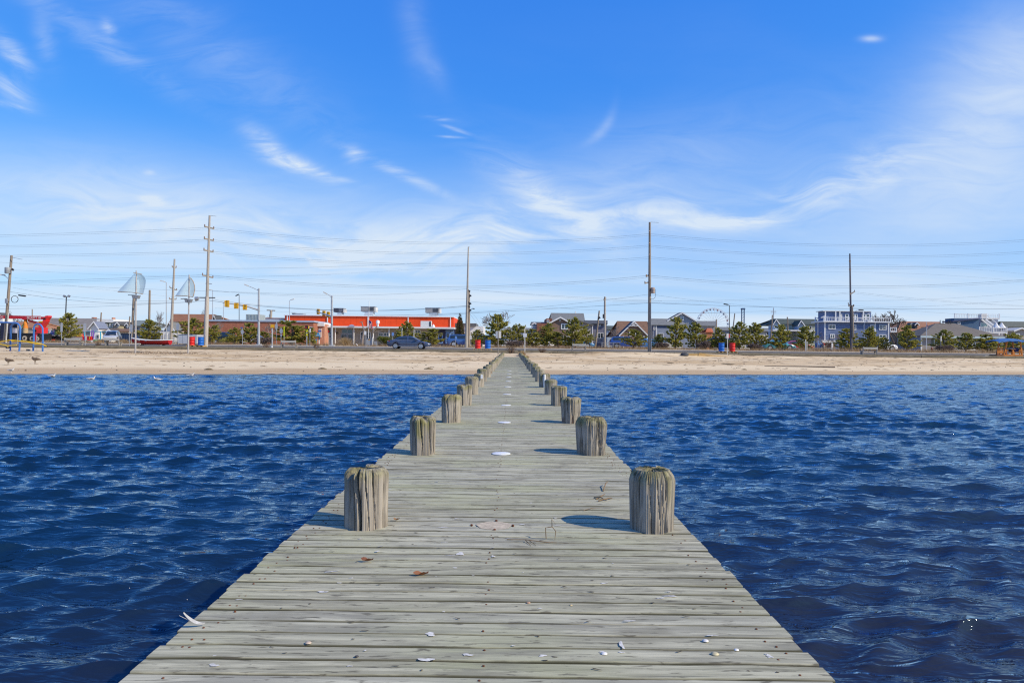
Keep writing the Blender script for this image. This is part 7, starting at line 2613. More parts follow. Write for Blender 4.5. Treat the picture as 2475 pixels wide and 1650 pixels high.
# ================================================================== barrels on pallets
BR_, BB_ = M('barrel_red', (.66, .022, .018), .45, .12), M('barrel_blue', (.012, .13, .50), .45, .12)
PALM = M('pallet_wood', (.52, .33, .13), .85, .2, 5, streak=(1, 8, 8))
for i, (u, Y, mt, lbl, plbl) in enumerate(((464, 71.3, BR_, 'red barrel before the white box trailer at the road edge', 'pallet under the red barrel by the trailer'), (485.5, 71.3, BB_, 'blue barrel beside the tallest left pole', 'pallet under the blue barrel by the tallest left pole'),
                                           (1155, 70.9, BR_, 'red barrel at the road edge left of the pier\'s shore end', 'pallet under the red barrel by the pier\'s end'), (1179, 70.9, BB_, 'blue barrel at the road edge left of the pier\'s shore end', 'pallet under the blue barrel by the pier\'s end'),
                                           (1744, 70.9, BB_, 'blue barrel left of the white and red sign post', 'pallet under the blue barrel by the white and red sign'), (1770, 70.9, BR_, 'red barrel right of the white and red sign post', 'pallet under the red barrel by the white and red sign'))):
    x = gx(u, Y)
    z = street_z(Y)
    P_ = Thing('pallet', 'small yellowish wooden ' + plbl, 'pallet', (x, Y, z), 'barrel pallets')
    for yy_ in (-.36, -.18, 0, .18, .36):
        P_.part('slat', MB().box(x - .42, x + .42, Y + yy_ - .07, Y + yy_ + .07, z + .205, z + .235), PALM)
    for xx in (-.38, 0, .38):
        P_.part('runner', MB().box(x + xx - .04, x + xx + .04, Y - .42, Y + .42, z + .02, z + .204), PALM)
    B_ = Thing('barrel', lbl, 'barrel', (x, Y, z + .236), 'painted barrels along the road')
    z0 = z + .236
    B_.part('shell', MB().lathe([(.29, 0), (.30, .02), (.29, .04), (.285, .27), (.30, .29), (.285, .31), (.285, .56), (.30, .58), (.285, .60), (.288, .82), (.30, .84), (.30, .87), (.27, .87), (.26, .70)], 22, (x, Y, z0)), mt, sm=40)
    B_.part('rim', MB().tube([(x + .30 * math.cos(t), Y + .30 * math.sin(t), z0 + .865) for t in np.linspace(0, 6.283, 21)], .014, 5, False), mt, sm=60)

# ================================================================== benches
for i, (u0, u1, lbl) in enumerate(((157, 195, 'first weathered bench from the left between two grey sign posts'), (254, 289, 'second bench from the left, silver car beyond it'), (679.5, 716, 'third bench, before the big rounded pine beside the yellow signal box'),
                                   (1383, 1416.5, 'fourth bench, right of the pier before the brown house'), (2084.5, 2120, 'fifth bench, at the right before the blue house'))):
    Y = 71.3
    xa, xb = gx(u0, Y), gx(u1, Y)
    z = street_z(Y)
    T = Thing('bench', 'grey wooden ' + lbl, 'bench', ((xa + xb) / 2, Y, z), 'benches along the path')
    for xx in (xa + .05, xb - .05):
        T.part('post', MB().beam((xx, Y + .02, z - .1), (xx, Y - .12, z + .88), .10, .10), GWOOD)
        T.part('leg', MB().box(xx - .06, xx + .06, Y + .28, Y + .40, z, z + .40), GWOOD)
        T.part('support', MB().box(xx - .045, xx + .045, Y - .02, Y + .45, z + .33, z + .405), GWOOD)
    T.part('backrest', MB().box(xa + .02, xb - .02, Y - .19, Y - .14, z + .62, z + .82), M('bench_board', (.44, .42, .37), .9, .2, 4, streak=(1, 8, 8)))
    for k in range(2):
        T.part('seat', MB().box(xa - .08, xb + .08, Y + .0 + k * .23, Y + .21 + k * .23, z + .407, z + .45), M('bench_board', (.44, .42, .37)))

# ================================================================== sail masts
m, nt, bs = new_mat('sail_mesh')
tcn = nt.node('ShaderNodeTexCoord')
f = nt.noise(tcn.outputs['Object'], 1.5, 3)
nt.put(bs.inputs['Base Color'], nt.mix(f, (.24, .36, .44), (.36, .48, .56)))
bs.inputs['Roughness'].default_value = .9
bs.inputs['Alpha'].default_value = .58
SAILM = m
SPAR = M('spar_wood', (.42, .30, .19), .7, .2, 4)
MASTM = M('mast_grey', (.40, .38, .37), .6, .15, 3)
for (ub, vb_, ut, vt_, lbl, boom, spar, sail_l, sail_r, lampu, lampv) in (
        (327.3, 856, 329.5, 654, 'left sail mast: translucent sail swelling right, flat boom and lamps below', [(284.5, 705), (318, 706.5), (345, 710.4)], [(322, 658.5), (330, 660), (343.5, 663)],
         [(326, 660), (284.5, 704.5), (329, 707.5)], [(329, 660), (342, 663), (349, 669), (352.7, 678), (351, 690), (345, 710)], (321.5, 338), (714, 722)),
        (455, 856, 457.2, 664, 'right sail mast: translucent sail with a curved wooden spar', [(424, 714.6), (446, 714.8), (467, 717.6)], [(458, 671), (462, 673), (467, 680), (470.5, 690), (471, 700), (467, 716)],
         [(456, 670), (424, 714.4), (456, 714.6)], [(457, 671), (462, 674), (466.5, 681), (470, 690), (470.5, 700), (466.5, 716)], (448.5, 464.5), (723, 731.5))):
    Y = 60.0
    a, b, mb_ = pole_between(ub, vb_, ut, vt_, Y, .075, .05, 9)
    T = Thing('sail_mast', lbl, 'sail mast', (a.x, a.y, a.z + .4), 'sail masts on the beach')
    T.part('mast', mb_, MASTM, sm=40)
    T.part('boom', MB().tube([W(u, v, Y - .05) for u, v in boom], .035, 6), SPAR, sm=50)
    T.part('spar', MB().tube([W(u, v, Y - .10) for u, v in spar], .03, 6), SPAR, sm=50)
    # left panel: gently bellied triangle
    n = 8
    A_, B_, C_ = [W(u, v, Y) for u, v in sail_l]
    mb_ = MB()
    for i in range(n + 1):
        for j in range(n + 1):
            s_, t_ = i / n, j / n
            p = A_.lerp(B_.lerp(C_, t_), s_)
            p.y += -.45 * math.sin(math.pi * t_) * s_
            mb_.v.append(tuple(p))
    for i in range(n):
        for j in range(n):
            mb_.f.append((i * (n + 1) + j, i * (n + 1) + j + 1, (i + 1) * (n + 1) + j + 1, (i + 1) * (n + 1) + j))
    T.part('sail', mb_, SAILM, sm=60)
    mb_ = MB()
    m_ = len(sail_r)
    for i, (u, v) in enumerate(sail_r):
        t_ = i / (m_ - 1)
        vm = sail_l[0][1] + (sail_l[2][1] - sail_l[0][1]) * t_
        p0, p1 = W(ub + (ut - ub) * .9, vm, Y), W(u, v, Y)
        for j in range(6):
            q_ = p0.lerp(p1, j / 5)
            q_.y += .5 * math.sin(math.pi * j / 5)
            mb_.v.append(tuple(q_))
    for i in range(m_ - 1):
        for j in range(5):
            mb_.f.append((i * 6 + j, i * 6 + j + 1, (i + 1) * 6 + j + 1, (i + 1) * 6 + j))
    T.part('sail', mb_, SAILM, sm=60)
    for s in (0, 1):
        u0, u1 = (lampu[0], (lampu[0] + lampu[1]) / 2 - .6) if s == 0 else ((lampu[0] + lampu[1]) / 2 + .6, lampu[1])
        p0, p1 = W(u0, lampv[0], Y - .1), W(u1, lampv[1], Y - .1)
        sgn = -1 if s == 0 else 1
        T.part('lamp', MB().prism([(p0.x, p0.z), (p1.x, p0.z), (p1.x - (.10 if s else 0), p1.z), (p0.x + (0 if s else .10), p1.z)], Y - .35, Y + .05), M('lamp_grey', (.20, .22, .25), .6, .2))
    T.part('lamp_bar', MB().box(W(lampu[0], 0, Y).x, W(lampu[1], 0, Y).x, Y - .12, Y - .06, gzz(lampu[0], lampv[0], Y), gzz(lampu[0], lampv[0], Y) + .05), DARKM)

# ================================================================== playground pipe frame at far left
Y = 60.5
T = Thing('climbing_frame', 'tall blue pipe arches strung with yellow ropes at the far left beach', 'climbing frame', (gx(50, Y), Y, float(beach_z(gx(50, Y), Y))))
BP = M('pipe_blue', (.045, .16, .46), .4, .1)


def arch(pts, r_=.075):
    T.part('arch', MB().tube([W(u, v, Y + dy) for u, v, dy in pts], r_, 10), BP, sm=60)


arch([(-40, 779, 0), (0, 779, 0), (38, 780, 0), (44, 782.5, 0), (48, 788, 0), (49, 795, 0), (48, 830, 0), (46, 852, 0)])
arch([(24.5, 850, .6), (25.5, 820, .6), (26, 790, .6), (29, 785, .4), (36, 781, .1)])
arch([(80, 850, .2), (81.5, 820, .2), (82, 792, .2), (84, 786, .2), (88.5, 782.8, .2), (94, 783, .2), (99, 786, .2), (103, 792, .2), (103.5, 820, .2), (103, 850, .2)])
ROPE = M('rope_yellow', (.66, .44, .02), .7, .15)
for pts in ([(-30, 827), (0, 826.5), (20, 822.5), (26, 821.5), (49, 824), (82, 827), (90, 829), (104, 832.5), (112, 836)], [(-30, 828), (0, 831), (18, 835.5), (32, 834.5), (40, 833)], [(26, 821.5), (30, 825), (38, 823), (49, 824.5), (66, 826), (86, 831), (104, 832), (110, 836.5)]):
    T.part('rope', MB().tube([W(u, v, Y - .1) for u, v in pts], .045, 6), ROPE, sm=60)
c = W(19, 838, Y)
T = Thing('tyre_swing', 'small black and white tyre swing hanging under the yellow ropes', 'tyre swing', c)
T.part('tyre', MB().tube([c + Vector((.17 * math.cos(t), 0, .13 * math.sin(t))) for t in np.linspace(math.pi, 2 * math.pi, 12)], .05, 6), BLACK, sm=60)
T.part('rope', MB().tube([c + Vector((0, 0, -.02)), W(16, 834.5, Y)], .02, 5), ROPE)
T.part('pad', MB().beam(c + Vector((-.14, -.02, -.18)), c + Vector((.14, -.02, -.18)), .1, .05), OFFW)
T = Thing('pale_post', 'pale steel post standing behind the first blue arch', 'post', ubase(42, 71))
T.part('post', MB().tube([W(42.5, 832, 71), W(43, 785, 71)], .05, 8), GREYM, sm=40)
T = Thing('pale_post', 'short pale post inside the second blue arch', 'post', ubase(89, 71))
T.part('post', MB().tube([W(89, 829, 71), W(88.5, 810, 71)], .045, 8), GREYM, sm=40)
p = ubase(68, 61)
single('debris_box', 'small grey and black block of debris on the sand between the blue arches', 'debris', MB().prism([(p.x - .12, p.z), (p.x + .14, p.z), (p.x + .15, p.z + .14), (p.x - .1, p.z + .17)], p.y - .1, p.y + .1), M('debris_grey', (.16, .16, .16), .8, .6, 8), p)

# distant playground beyond the road
Y = 104
T = Thing('play_structure', 'colourful playground with red tent roof, purple posts and turquoise bar', 'playground', ubase(215, Y))
TQ = M('turquoise', (.05, .34, .50), .5, .1)
PU = M('purple', (.20, .10, .40), .5, .1)
T.part('swing_bar', MB().tube([W(203, 801, Y), W(258, 801.5, Y)], .07, 6), TQ)
for u in (204, 243, 258):
    T.part('post', MB().tube([W(u, 801, Y), W(u, 822, Y)], .09, 6), TQ)
T.part('arch', MB().tube([W(272, 808, Y), W(273, 802, Y), W(275, 800.5, Y), W(277, 803, Y), W(278, 810, Y)], .06, 6), TQ)
for u in (221.5, 226):
    T.part('post', MB().tube([W(u, 799, Y), W(u, 818, Y)], .10, 6), PU)
T.part('tent_roof', MB().prism([(PX(188), PZ(813)), (PX(204), PZ(811)), (PX(200), PZ(807)), (PX(195), PZ(804.5)), (PX(191), PZ(807))], Y - .6, Y + .6), M('tent_red', (.60, .08, .04), .6, .2))
T.part('tent_fringe', MB().box(PX(190), PX(204), Y - .62, Y - .602, PZ(812), PZ(810)), YEL)
for u, wv, col in ((202, 2.5, CREDL), (206, 3, PU), (213, 5, CRED), (221, 2, CREDL), (209, 3, OFFW), (217, 3, YEL)):
    T.part('panel', MB().box(PX(u), PX(u + wv), Y - .3, Y + .3, PZ(820), PZ(811)), col)
T.part('slide', MB().slab([W(211, 821, Y - .5), W(221, 821, Y - .5), W(219, 818, Y), W(213, 818, Y)], .1), CREDL)
T.part('step', MB().box(PX(228), PX(234), Y - .4, Y + .4, PZ(823), PZ(818.5)), M('step_green', (.08, .35, .22), .6))
for lbl, u0, u1, v, col in (('large dark blue waste container behind the silver car', 292, 312, 804, (.03, .06, .13)), ('dark blue container right of the playground by the boat bow', 312, 330, 806, (.02, .05, .14))):
    Y = 103
    T = Thing('waste_container', lbl, 'container', ubase((u0 + u1) / 2, Y))
    T.part('body', MB().box(PX(u0), PX(u1) - .02, Y, Y + 1.6, 1.6, PZ(v)), M('container_' + str(u0), col, .6, .2))
    T.part('lid', MB().box(PX(u0) - .05, PX(u1) + .03, Y - .06, Y + 1.65, PZ(v), PZ(v) + .08), DARKM)
    for uu in np.linspace(u0 + 3, u1 - 3, 4):
        T.part('rib', MB().box(PX(uu) - .05, PX(uu) + .05, Y - .05, Y - .002, 1.65, PZ(v) - .03), M('container_' + str(u0), col))

# white garden fence, chain link beyond the road
Y = 98
for lbl, u0, u1, v0, v1, mt, sp in (('white rail fence panels right of the thick brown pole', 1602, 1650, 828, 842, WHITE, 1.4), ('grey wire fence rail left of the squat pine', 1455, 1500, 828, 840, GREYM, 1.6), ('low grey rail fence before the blue house porch', 1925, 2020, 840, 846, GREYM, 1.8)):
    T = Thing('fence', lbl, 'fence', ubase((u0 + u1) / 2, Y))
    uc = (u0 + u1) / 2
    xa, xb = PX(u0), PX(u1)
    za, zb_ = gzz(uc, v0, Y), gzz(uc, v1, Y)
    for x in np.arange(xa, xb + .01, sp):
        T.part('post', MB().box(x - .05, x + .05, Y - .05, Y + .05, 1.45, za + .06), mt)
    T.part('rail', MB().box(xa, xb, Y - .03, Y + .03, za - .08, za), mt)
    T.part('rail', MB().box(xa, xb, Y - .03, Y + .03, (za + zb_) / 2 - .05, (za + zb_) / 2 + .03), mt)
    if mt is WHITE:
        for x in np.arange(xa + .1, xb - .1, sp):
            T.part('panel', MB().box(x, x + sp - .22, Y - .015, Y + .015, zb_ + .05, za - .1), OFFW)

# grey cabinet, bird box, hydrant
Y = 90
T = Thing('utility_cabinet', 'large pale grey electrical cabinet beside the flagpole', 'cabinet', ubase(893, Y))
CAB = M('cabinet_grey', (.30, .32, .34), .5, .08)
T.part('body', MB().box(PX(885), PX(900), Y, Y + 1, 1.5, PZ(808.5)), CAB)
T.part('cap', MB().box(PX(884.5), PX(900.5), Y - .06, Y + 1.06, PZ(808.5), PZ(807.8)), CAB)
T.part('label', MB().box(PX(890.5), PX(895), Y - .03, Y - .003, PZ(812), PZ(810.5)), YEL)
T.part('side_unit', MB().box(PX(901), PX(910), Y + .3, Y + 1, 1.5, PZ(815)), GREYM)
T.part('pipe', MB().tube([(PX(900.7), Y - .1, 1.5), (PX(900.7), Y - .1, PZ(805))], .05, 6), OFFW)
Y = 91
p = ubase(860, Y)
T = Thing('little_house_box', 'small white house-shaped box with a round dark hole on the lawn', 'box', p)
T.part('body', MB().prism([(PX(857), 1.6), (PX(863.5), 1.6), (PX(863.5), PZ(824.5)), (PX(860.2), PZ(822.3)), (PX(857), PZ(824.5))], Y, Y + .4), WHITE)
T.part('roof', MB().slab([(PX(856.3), Y - .06, PZ(824.8)), (PX(860.2), Y - .06, PZ(821.8)), (PX(860.2), Y + .45, PZ(821.8)), (PX(856.3), Y + .45, PZ(824.8))], .04).slab([(PX(860.2), Y - .06, PZ(821.8) + .002), (PX(864.2), Y - .06, PZ(824.8)), (PX(864.2), Y + .45, PZ(824.8)), (PX(860.2), Y + .45, PZ(821.8) + .002)], .04), WHITE)
T.part('hole', MB().tube([(PX(860), Y - .02, PZ(827)), (PX(860), Y - .003, PZ(827))], .075, 10), BLACK)
p = ubase(2252, 93)
T = Thing('fire_hydrant', 'small red-brown fire hydrant before the shingled wall', 'hydrant', p)
T.part('barrel', MB().lathe([(.14, 0), (.10, .05), (.10, .45), (.14, .47), (.12, .58), (.04, .66)], 10, p), M('hydrant_red', (.30, .06, .04), .6), sm=40)
T.part('outlet', MB().tube([p + Vector((-.17, 0, .36)), p + Vector((.17, 0, .36))], .055, 8), M('hydrant_red', (.30, .06, .04)), sm=40)
# low stone wall by the signs
T = Thing('stone_wall', 'low wall of pale stone blocks under the blue sign and brick pier', 'wall', ubase(785, 96))
Y = 96
rr3 = random.Random(2)
u = 778
STN = M('pale_stone', (.58, .50, .37), .9, .25, 3)
while u < 804:
    wv = rr3.uniform(3.5, 6)
    T.part('stone', MB().box(PX(u) + .02, PX(u + wv) - .02, Y + rr3.uniform(-.04, .04), Y + .5, 1.5, PZ(827.5 + rr3.uniform(-.4, .6))), STN)
    u += wv
for u in (757, 763, 769):
    T.part('brick_block', MB().box(PX(u) + .02, PX(u + 5.6), Y, Y + .5, 1.5, PZ(829.5)), BRICK)

# blue bunting flags on the brick wing
for u, v in ((583, 791.5), (593.5, 786.5)):
    Y = 106
    T = Thing('small_flag', 'small blue flag fluttering above the pine by the brick wing' if u > 590 else 'lower small blue flag above the pine by the brick wing', 'flag', ubase(u, Y))
    T.part('pole', MB().tube([W(u - 2, 830, Y), W(u - 2, v - 1, Y)], .03, 5), GREYM)
    p0 = W(u - 2, v, Y)
    T.part('cloth', MB().add([p0, p0 + Vector((.20, -.08, .10)), p0 + Vector((.38, .05, .02)), p0 + Vector((.36, .05, -.16)), p0 + Vector((.18, -.08, -.10)), p0 + Vector((0, 0, -.2))], [(0, 1, 4, 5), (1, 2, 3, 4)]), M('flag_navy', (.04, .09, .32), .7))

# ================================================================== ferris wheel and tower
Y = 260
c = W(1723, 783, Y)
Rw = 38.5 * Y / F
T = Thing('ferris_wheel', 'distant white ferris wheel with many small cabins behind the blue-grey house', 'ferris wheel', (c.x, c.y, 1.6))
FW = M('ferris_white', (.60, .66, .70), .5, .05)
for dy in (-.9, .9):
    T.part('rim', MB().tube([(c.x + Rw * math.cos(t), c.y + dy, c.z + Rw * math.sin(t)) for t in np.linspace(0, 6.2832, 61)], .09, 5, False), FW)
    T.part('inner_rim', MB().tube([(c.x + Rw * .93 * math.cos(t), c.y + dy, c.z + Rw * .93 * math.sin(t)) for t in np.linspace(0, 6.2832, 61)], .06, 5, False), FW)
NC = 26
for i in range(NC):
    t = 2 * math.pi * (i + .25) / NC
    for dy in (-.9,):
        T.part('spoke', MB().tube([(c.x, c.y + dy * .6, c.z), (c.x + Rw * math.cos(t), c.y + dy, c.z + Rw * math.sin(t))], .055, 4), FW)
    q_ = Vector((c.x + Rw * .955 * math.cos(t), c.y, c.z + Rw * .955 * math.sin(t)))
    cc_ = (M('cabin_blue', (.06, .12, .32), .5), M('cabin_red', (.34, .06, .07), .5), M('cabin_white', (.55, .55, .6), .5), M('cabin_navy', (.05, .06, .16), .5))[i % 4]
    cb = T.part('cabin', MB().lathe([(.12, .06), (.30, -.05), (.33, -.38), (.26, -.58)], 8, q_), cc_, sm=40)
    T.part('canopy', MB().lathe([(.33, .07), (.08, .26)], 8, q_), FW, cb)
T.part('hub', MB().tube([(c.x, c.y - 1.2, c.z), (c.x, c.y + 1.2, c.z)], .7, 12), FW, sm=40)
for s in (-1, 1):
    T.part('support', MB().beam((c.x, c.y - 1.3, c.z), (c.x + s * 3.4, c.y - 1.3, 1.6), .3, .3), FW)
Y = 230
T = Thing('drop_tower', 'dark lattice drop tower with a wide blue top right of the ferris wheel', 'tower', ubase(1795, Y))
p = ubase(1795, Y)
TB = M('tower_blue', (.05, .10, .20), .6, .2)
zt_ = gzz(1795, 744.5, Y)
for s in (-1, 1):
    T.part('column', MB().box(p.x + s * .42 - .14, p.x + s * .42 + .14, Y - .15, Y + .15, 1.6, zt_ - .5), TB)
for i in range(14):
    z = 2 + i * (zt_ - 3) / 14
    T.part('brace', MB().beam((p.x - .4, Y, z), (p.x + .4, Y, z + (zt_ - 3) / 14), .08, .08), GREYM)
T.part('top', MB().prism([(p.x - .55, zt_ - .55), (p.x + .55, zt_ - .55), (p.x + .62, zt_ - .1), (p.x + .45, zt_), (p.x - .45, zt_), (p.x - .62, zt_ - .1)], Y - .6, Y + .6), TB)

# ================================================================== orange glider swing at the right edge
Y = 67.9
z = float(beach_z(gx(2440, Y), Y))
Y = 70.9
z = street_z(Y) + .02
T = Thing('glider_swing', 'orange wooden glider swing with facing seats and a blue canopy at the far right', 'swing', (gx(2450, Y), Y, z))
ORW = M('orange_wood', (.62, .21, .035), .6, .2, 4, streak=(2, 8, 8))
BRW = M('brown_wood', (.26, .11, .05), .7, .25, 4, streak=(2, 8, 8))
CANV = M('canopy_blue', (.045, .15, .38), .8, .15)


def GZ(v):
    return gzz(2450, v, Y)


u0, u1 = 2424, 2472
for dy in (0, 1.1):
    T.part('base_rail', MB().box(PX(u0), PX(u1), Y + dy - .06, Y + dy + .06, z + .02, z + .22), ORW)
    T.part('leg', MB().beam((PX(2427), Y + dy, z + .2), (PX(2434), Y + dy, GZ(826)), .10, .12), ORW)
    T.part('leg', MB().beam((PX(2470), Y + dy, z + .2), (PX(2466), Y + dy, GZ(826)), .10, .12), ORW)
    T.part('table_post', MB().box(PX(2447), PX(2450.2), Y + dy - .05, Y + dy + .05, z + .2, GZ(844)), ORW)
    T.part('seat_rail', MB().box(PX(2431), PX(2436), Y + dy - .05, Y + dy + .05, GZ(846.5), GZ(845)), ORW)
    T.part('seat_post', MB().box(PX(2432), PX(2433.8), Y + dy - .05, Y + dy + .05, z + .2, GZ(846.6)), ORW)
    T.part('arm_post', MB().box(PX(2463.5), PX(2465.2), Y + dy - .05, Y + dy + .05, z + .2, GZ(846.5)), ORW)
    T.part('armrest', MB().box(PX(2463), PX(2471), Y + dy - .06, Y + dy + .06, GZ(846.4), GZ(845)), ORW)
    T.part('table_edge', MB().box(PX(2443), PX(2455), Y + dy - .05, Y + dy + .05, GZ(845), GZ(843.2)), ORW)
T.part('rear_leg', MB().beam((PX(2455), Y + 1.3, GZ(841)), (PX(2451), Y + 1.3, GZ(826)), .09, .1), ORW)
T.part('table_top', MB().box(PX(2430), PX(2455), Y + .1, Y + 1.0, GZ(843), GZ(841.5)), GREYM)
# left seat with slatted back, in brown wood
for k in range(5):
    T.part('slat', MB().beam((PX(2410 - k * .0), Y - .02, GZ(854 - k * 3.2)), (PX(2424.5), Y - .02, GZ(854 - k * 3.2)), .03, .09), ORW)
T.part('back_frame', MB().beam((PX(2411), Y + .03, z + .1), (PX(2410.5), Y + .03, GZ(840)), .07, .09).beam((PX(2417), Y + .03, z + .1), (PX(2416.5), Y + .03, GZ(840)), .07, .09).beam((PX(2424), Y + .03, z + .1), (PX(2424), Y + .03, GZ(840)), .07, .09), BRW)
T.part('step', MB().box(PX(2407.5), PX(2424), Y - .2, Y + 1.0, z + .01, z + .18), BRW)
T.part('seat', MB().box(PX(2411), PX(2430), Y + .05, Y + 1.0, GZ(852), GZ(851)), BRW)
T.part('cushion', MB().box(PX(2455), PX(2464), Y + .1, Y + 1.0, GZ(849.5), GZ(840)), M('cushion_navy', (.02, .03, .12), .8, .15))
T.part('seat', MB().box(PX(2453), PX(2464), Y + .05, Y + 1.0, GZ(852), GZ(850.5)), ORW)
n = 12
mb = MB()
for i in range(n + 1):
    t = i / n
    x = PX(2406) + (PX(2486) - PX(2406)) * t
    zz_ = GZ(825.5) + .22 * math.sin(math.pi * min(1, t * 1.05)) ** .6
    for j, (dy, dz_) in enumerate(((-.5, -.18), (-.45, .0), (.55, .12), (1.5, .0), (1.55, -.18))):
        mb.v.append((x, Y + dy, zz_ + dz_ + (.04 * math.sin(i * 2.1) if j in (0, 4) else 0)))
for i in range(n):
    for j in range(4):
        mb.f.append((i * 5 + j, (i + 1) * 5 + j, (i + 1) * 5 + j + 1, i * 5 + j + 1))
T.part('canopy', mb, CANV, sm=60)
p = ubase(2434, 71.4)
T = Thing('white_jug', 'small white jug under the glider table', 'jug', p)
T.part('body', MB().lathe([(.12, 0), (.14, .05), (.14, .25), (.06, .33), (.05, .38)], 12, Vector((p.x, 71.4, p.z + .22))), WHITE, sm=40)
T.part('cap', MB().lathe([(.055, .38), (.055, .42)], 10, Vector((p.x, 71.4, p.z + .22))), CREDL)
# light boards lying on the path by the glider
p = ubase(2380, 70.6)
T = Thing('path_board', 'thin pale board lying on the path left of the glider swing', 'board', p)
T.part('board', MB().box(gx(2344, 70.6), gx(2378, 70.6), 70.5, 70.75, 1.25, 1.30), GREYM)
T.part('block', MB().box(gx(2379, 70.6), gx(2385, 70.6), 70.45, 70.8, 1.25, 1.36), OFFW)

# timber ramp on the sand right of the pier
Y = 66.2
T = Thing('timber_ramp', 'yellowish timber platform and sloping ramp half buried in the sand', 'ramp', (gx(1700, Y), Y, float(beach_z(gx(1700, Y), Y))))
YT_ = M('fresh_timber', (.55, .36, .14), .8, .2, 3, streak=(1, 9, 9))


def RZ(v):
    return gzz(1700, v, Y)


for i in range(8):
    ua = 1661 + i * 3.6
    T.part('deck_board', MB().box(gx(ua, Y), gx(ua + 3.4, Y), Y, Y + 1.2, RZ(854.6), RZ(853.6)), M('timber_grey', (.38, .36, .31), .9, .2))
T.part('side_beam', MB().box(gx(1661, Y), gx(1690, Y), Y - .06, Y - .003, RZ(861), RZ(855)), YT_)
T.part('leg', MB().box(gx(1661, Y), gx(1663, Y), Y - .1, Y - .061, RZ(864), RZ(855)).box(gx(1688, Y), gx(1690, Y), Y - .1, Y - .061, RZ(864), RZ(855)), YT_)
T.part('ramp_board', MB().beam(W(1690, 857, Y - .03), W(1757, 863.5, Y - .03), .06, .22), YT_)
T.part('ramp_board', MB().beam(W(1690, 855.5, Y + .9), W(1757, 862.5, Y + .9), .06, .22), YT_)
T.part('ramp_deck', MB().slab([W(1690, 854.7, Y), W(1757, 862, Y), W(1757, 861.4, Y + .9), W(1690, 854.4, Y + .9)], .03), YT_)
p = ubase(1655, 66)
T = Thing('dark_tarp', 'dark bundled tarp at the timber ramp\'s left end', 'tarp', p)
mb = MB()
r = random.Random(3)
rows_ = []
for i in range(5):
    for j in range(9):
        a = 2 * math.pi * j / 9
        rad = (.34, .36, .30, .18, .02)[i] * r.uniform(.85, 1.15)
        mb.v.append((p.x + rad * 1.2 * math.cos(a), p.y + rad * .7 * math.sin(a), p.z + (0, .1, .2, .28, .3)[i]))
for i in range(4):
    for j in range(9):
        mb.f.append((i * 9 + j, i * 9 + (j + 1) % 9, (i + 1) * 9 + (j + 1) % 9, (i + 1) * 9 + j))
T.part('cloth', mb, M('tarp', (.06, .065, .075), .8, .3), sm=60)

# ================================================================== beach litter
def beach_at(u, v):
    """where the sight line through (u, v) meets the sand"""
    d = W(u, v, 1.0) - CAM
    y = 30.0
    while y < 70:
        p = CAM + d * y
        if p.z <= float(beach_z(p.x, p.y)):
            break
        y += .1
    return CAM + d * y


WEED = M('seaweed', (.13, .095, .045), .95, .4, 12)
for i, (u, v, rx, rz_, lbl) in enumerate(((505, 893.5, .34, .09, 'oval clump of brown seaweed on the wet sand at left'), (780, 891.5, .30, .08, 'flat clump of brown seaweed near the waterline beyond the pier\'s left'), (1035, 892, .34, .09, 'mound of olive seaweed nearest the pier\'s left pilings'), (1799, 893.5, .24, .07, 'small dark seaweed clump near the waterline at right'), (1760, 880, .7, .05, 'streak of dark weed on the middle beach at right'), (1620, 877.5, .35, .05, 'short dark weed streak on the middle beach right of the pier'))):
    p = beach_at(u, v)
    mb = MB()
    n = 12
    r = random.Random(60 + i)
    for k, fr in enumerate((1, .75, .4, .03)):
        for j in range(n):
            a = 2 * math.pi * j / n
            q_ = fr * r.uniform(.85, 1.2)
            x, y = p.x + rx * q_ * math.cos(a), p.y + rx * .6 * q_ * math.sin(a)
            mb.v.append((x, y, float(beach_z(x, y)) + rz_ * (1 - fr ** 2) * r.uniform(.7, 1.2) - (.02 if k == 0 else 0)))
    for k in range(3):
        for j in range(n):
            mb.f.append((k * n + j, k * n + (j + 1) % n, (k + 1) * n + (j + 1) % n, (k + 1) * n + j))
    mb.f.append(tuple(3 * n + j for j in range(n)))
    single('seaweed_clump', lbl, 'seaweed', mb, WEED, p, 'seaweed clumps on the sand', 60)
pa, pb, pc = beach_at(1848, 885), beach_at(1930, 886.5), beach_at(2018, 889)
single('driftwood_pole', 'long thin dark driftwood pole lying on the sand at right', 'driftwood', MB().tube([pa + Vector((0, 0, .03)), pb + Vector((0, 0, .05)), pc + Vector((0, 0, .08))], [.03, .045, .06], 6), M('driftwood', (.14, .11, .09), .9, .3), pb, None, 50)
mb = MB()
r = random.Random(91)
for i in range(650):
    x = r.uniform(-46, 50)
    ys_ = float(shore_y(x))
    band = r.choice((.22, .36, .50, .55, .64, .72, .80, .88, .93))
    y = ys_ + (69 - ys_) * (band + r.gauss(0, .018))
    if y > 69.3 or y < ys_ + 2:
        continue
    L, wv = r.uniform(.08, .42), r.uniform(.02, .07)
    a = r.gauss(0, .25)
    n = 7
    cpts = []
    for j in range(n):
        t = 2 * math.pi * j / n
        xx, yy_ = x + L * math.cos(t) * math.cos(a) * r.uniform(.7, 1.1), y + wv * math.sin(t) * 2.2 + L * math.cos(t) * math.sin(a)
        cpts.append((xx, yy_, float(beach_z(xx, yy_)) + .006))
    cz = float(beach_z(x, y)) + r.uniform(.02, .05)
    mb.add(cpts + [(x, y, cz)], [(j, (j + 1) % n, n) for j in range(n)])
stuff('beach_wrack', 'scattered lines of dark dried weed and twigs washed up along the sand', 'wrack', mb, M('wrack', (.32, .235, .14), .95, .35, 6))
mb = MB()
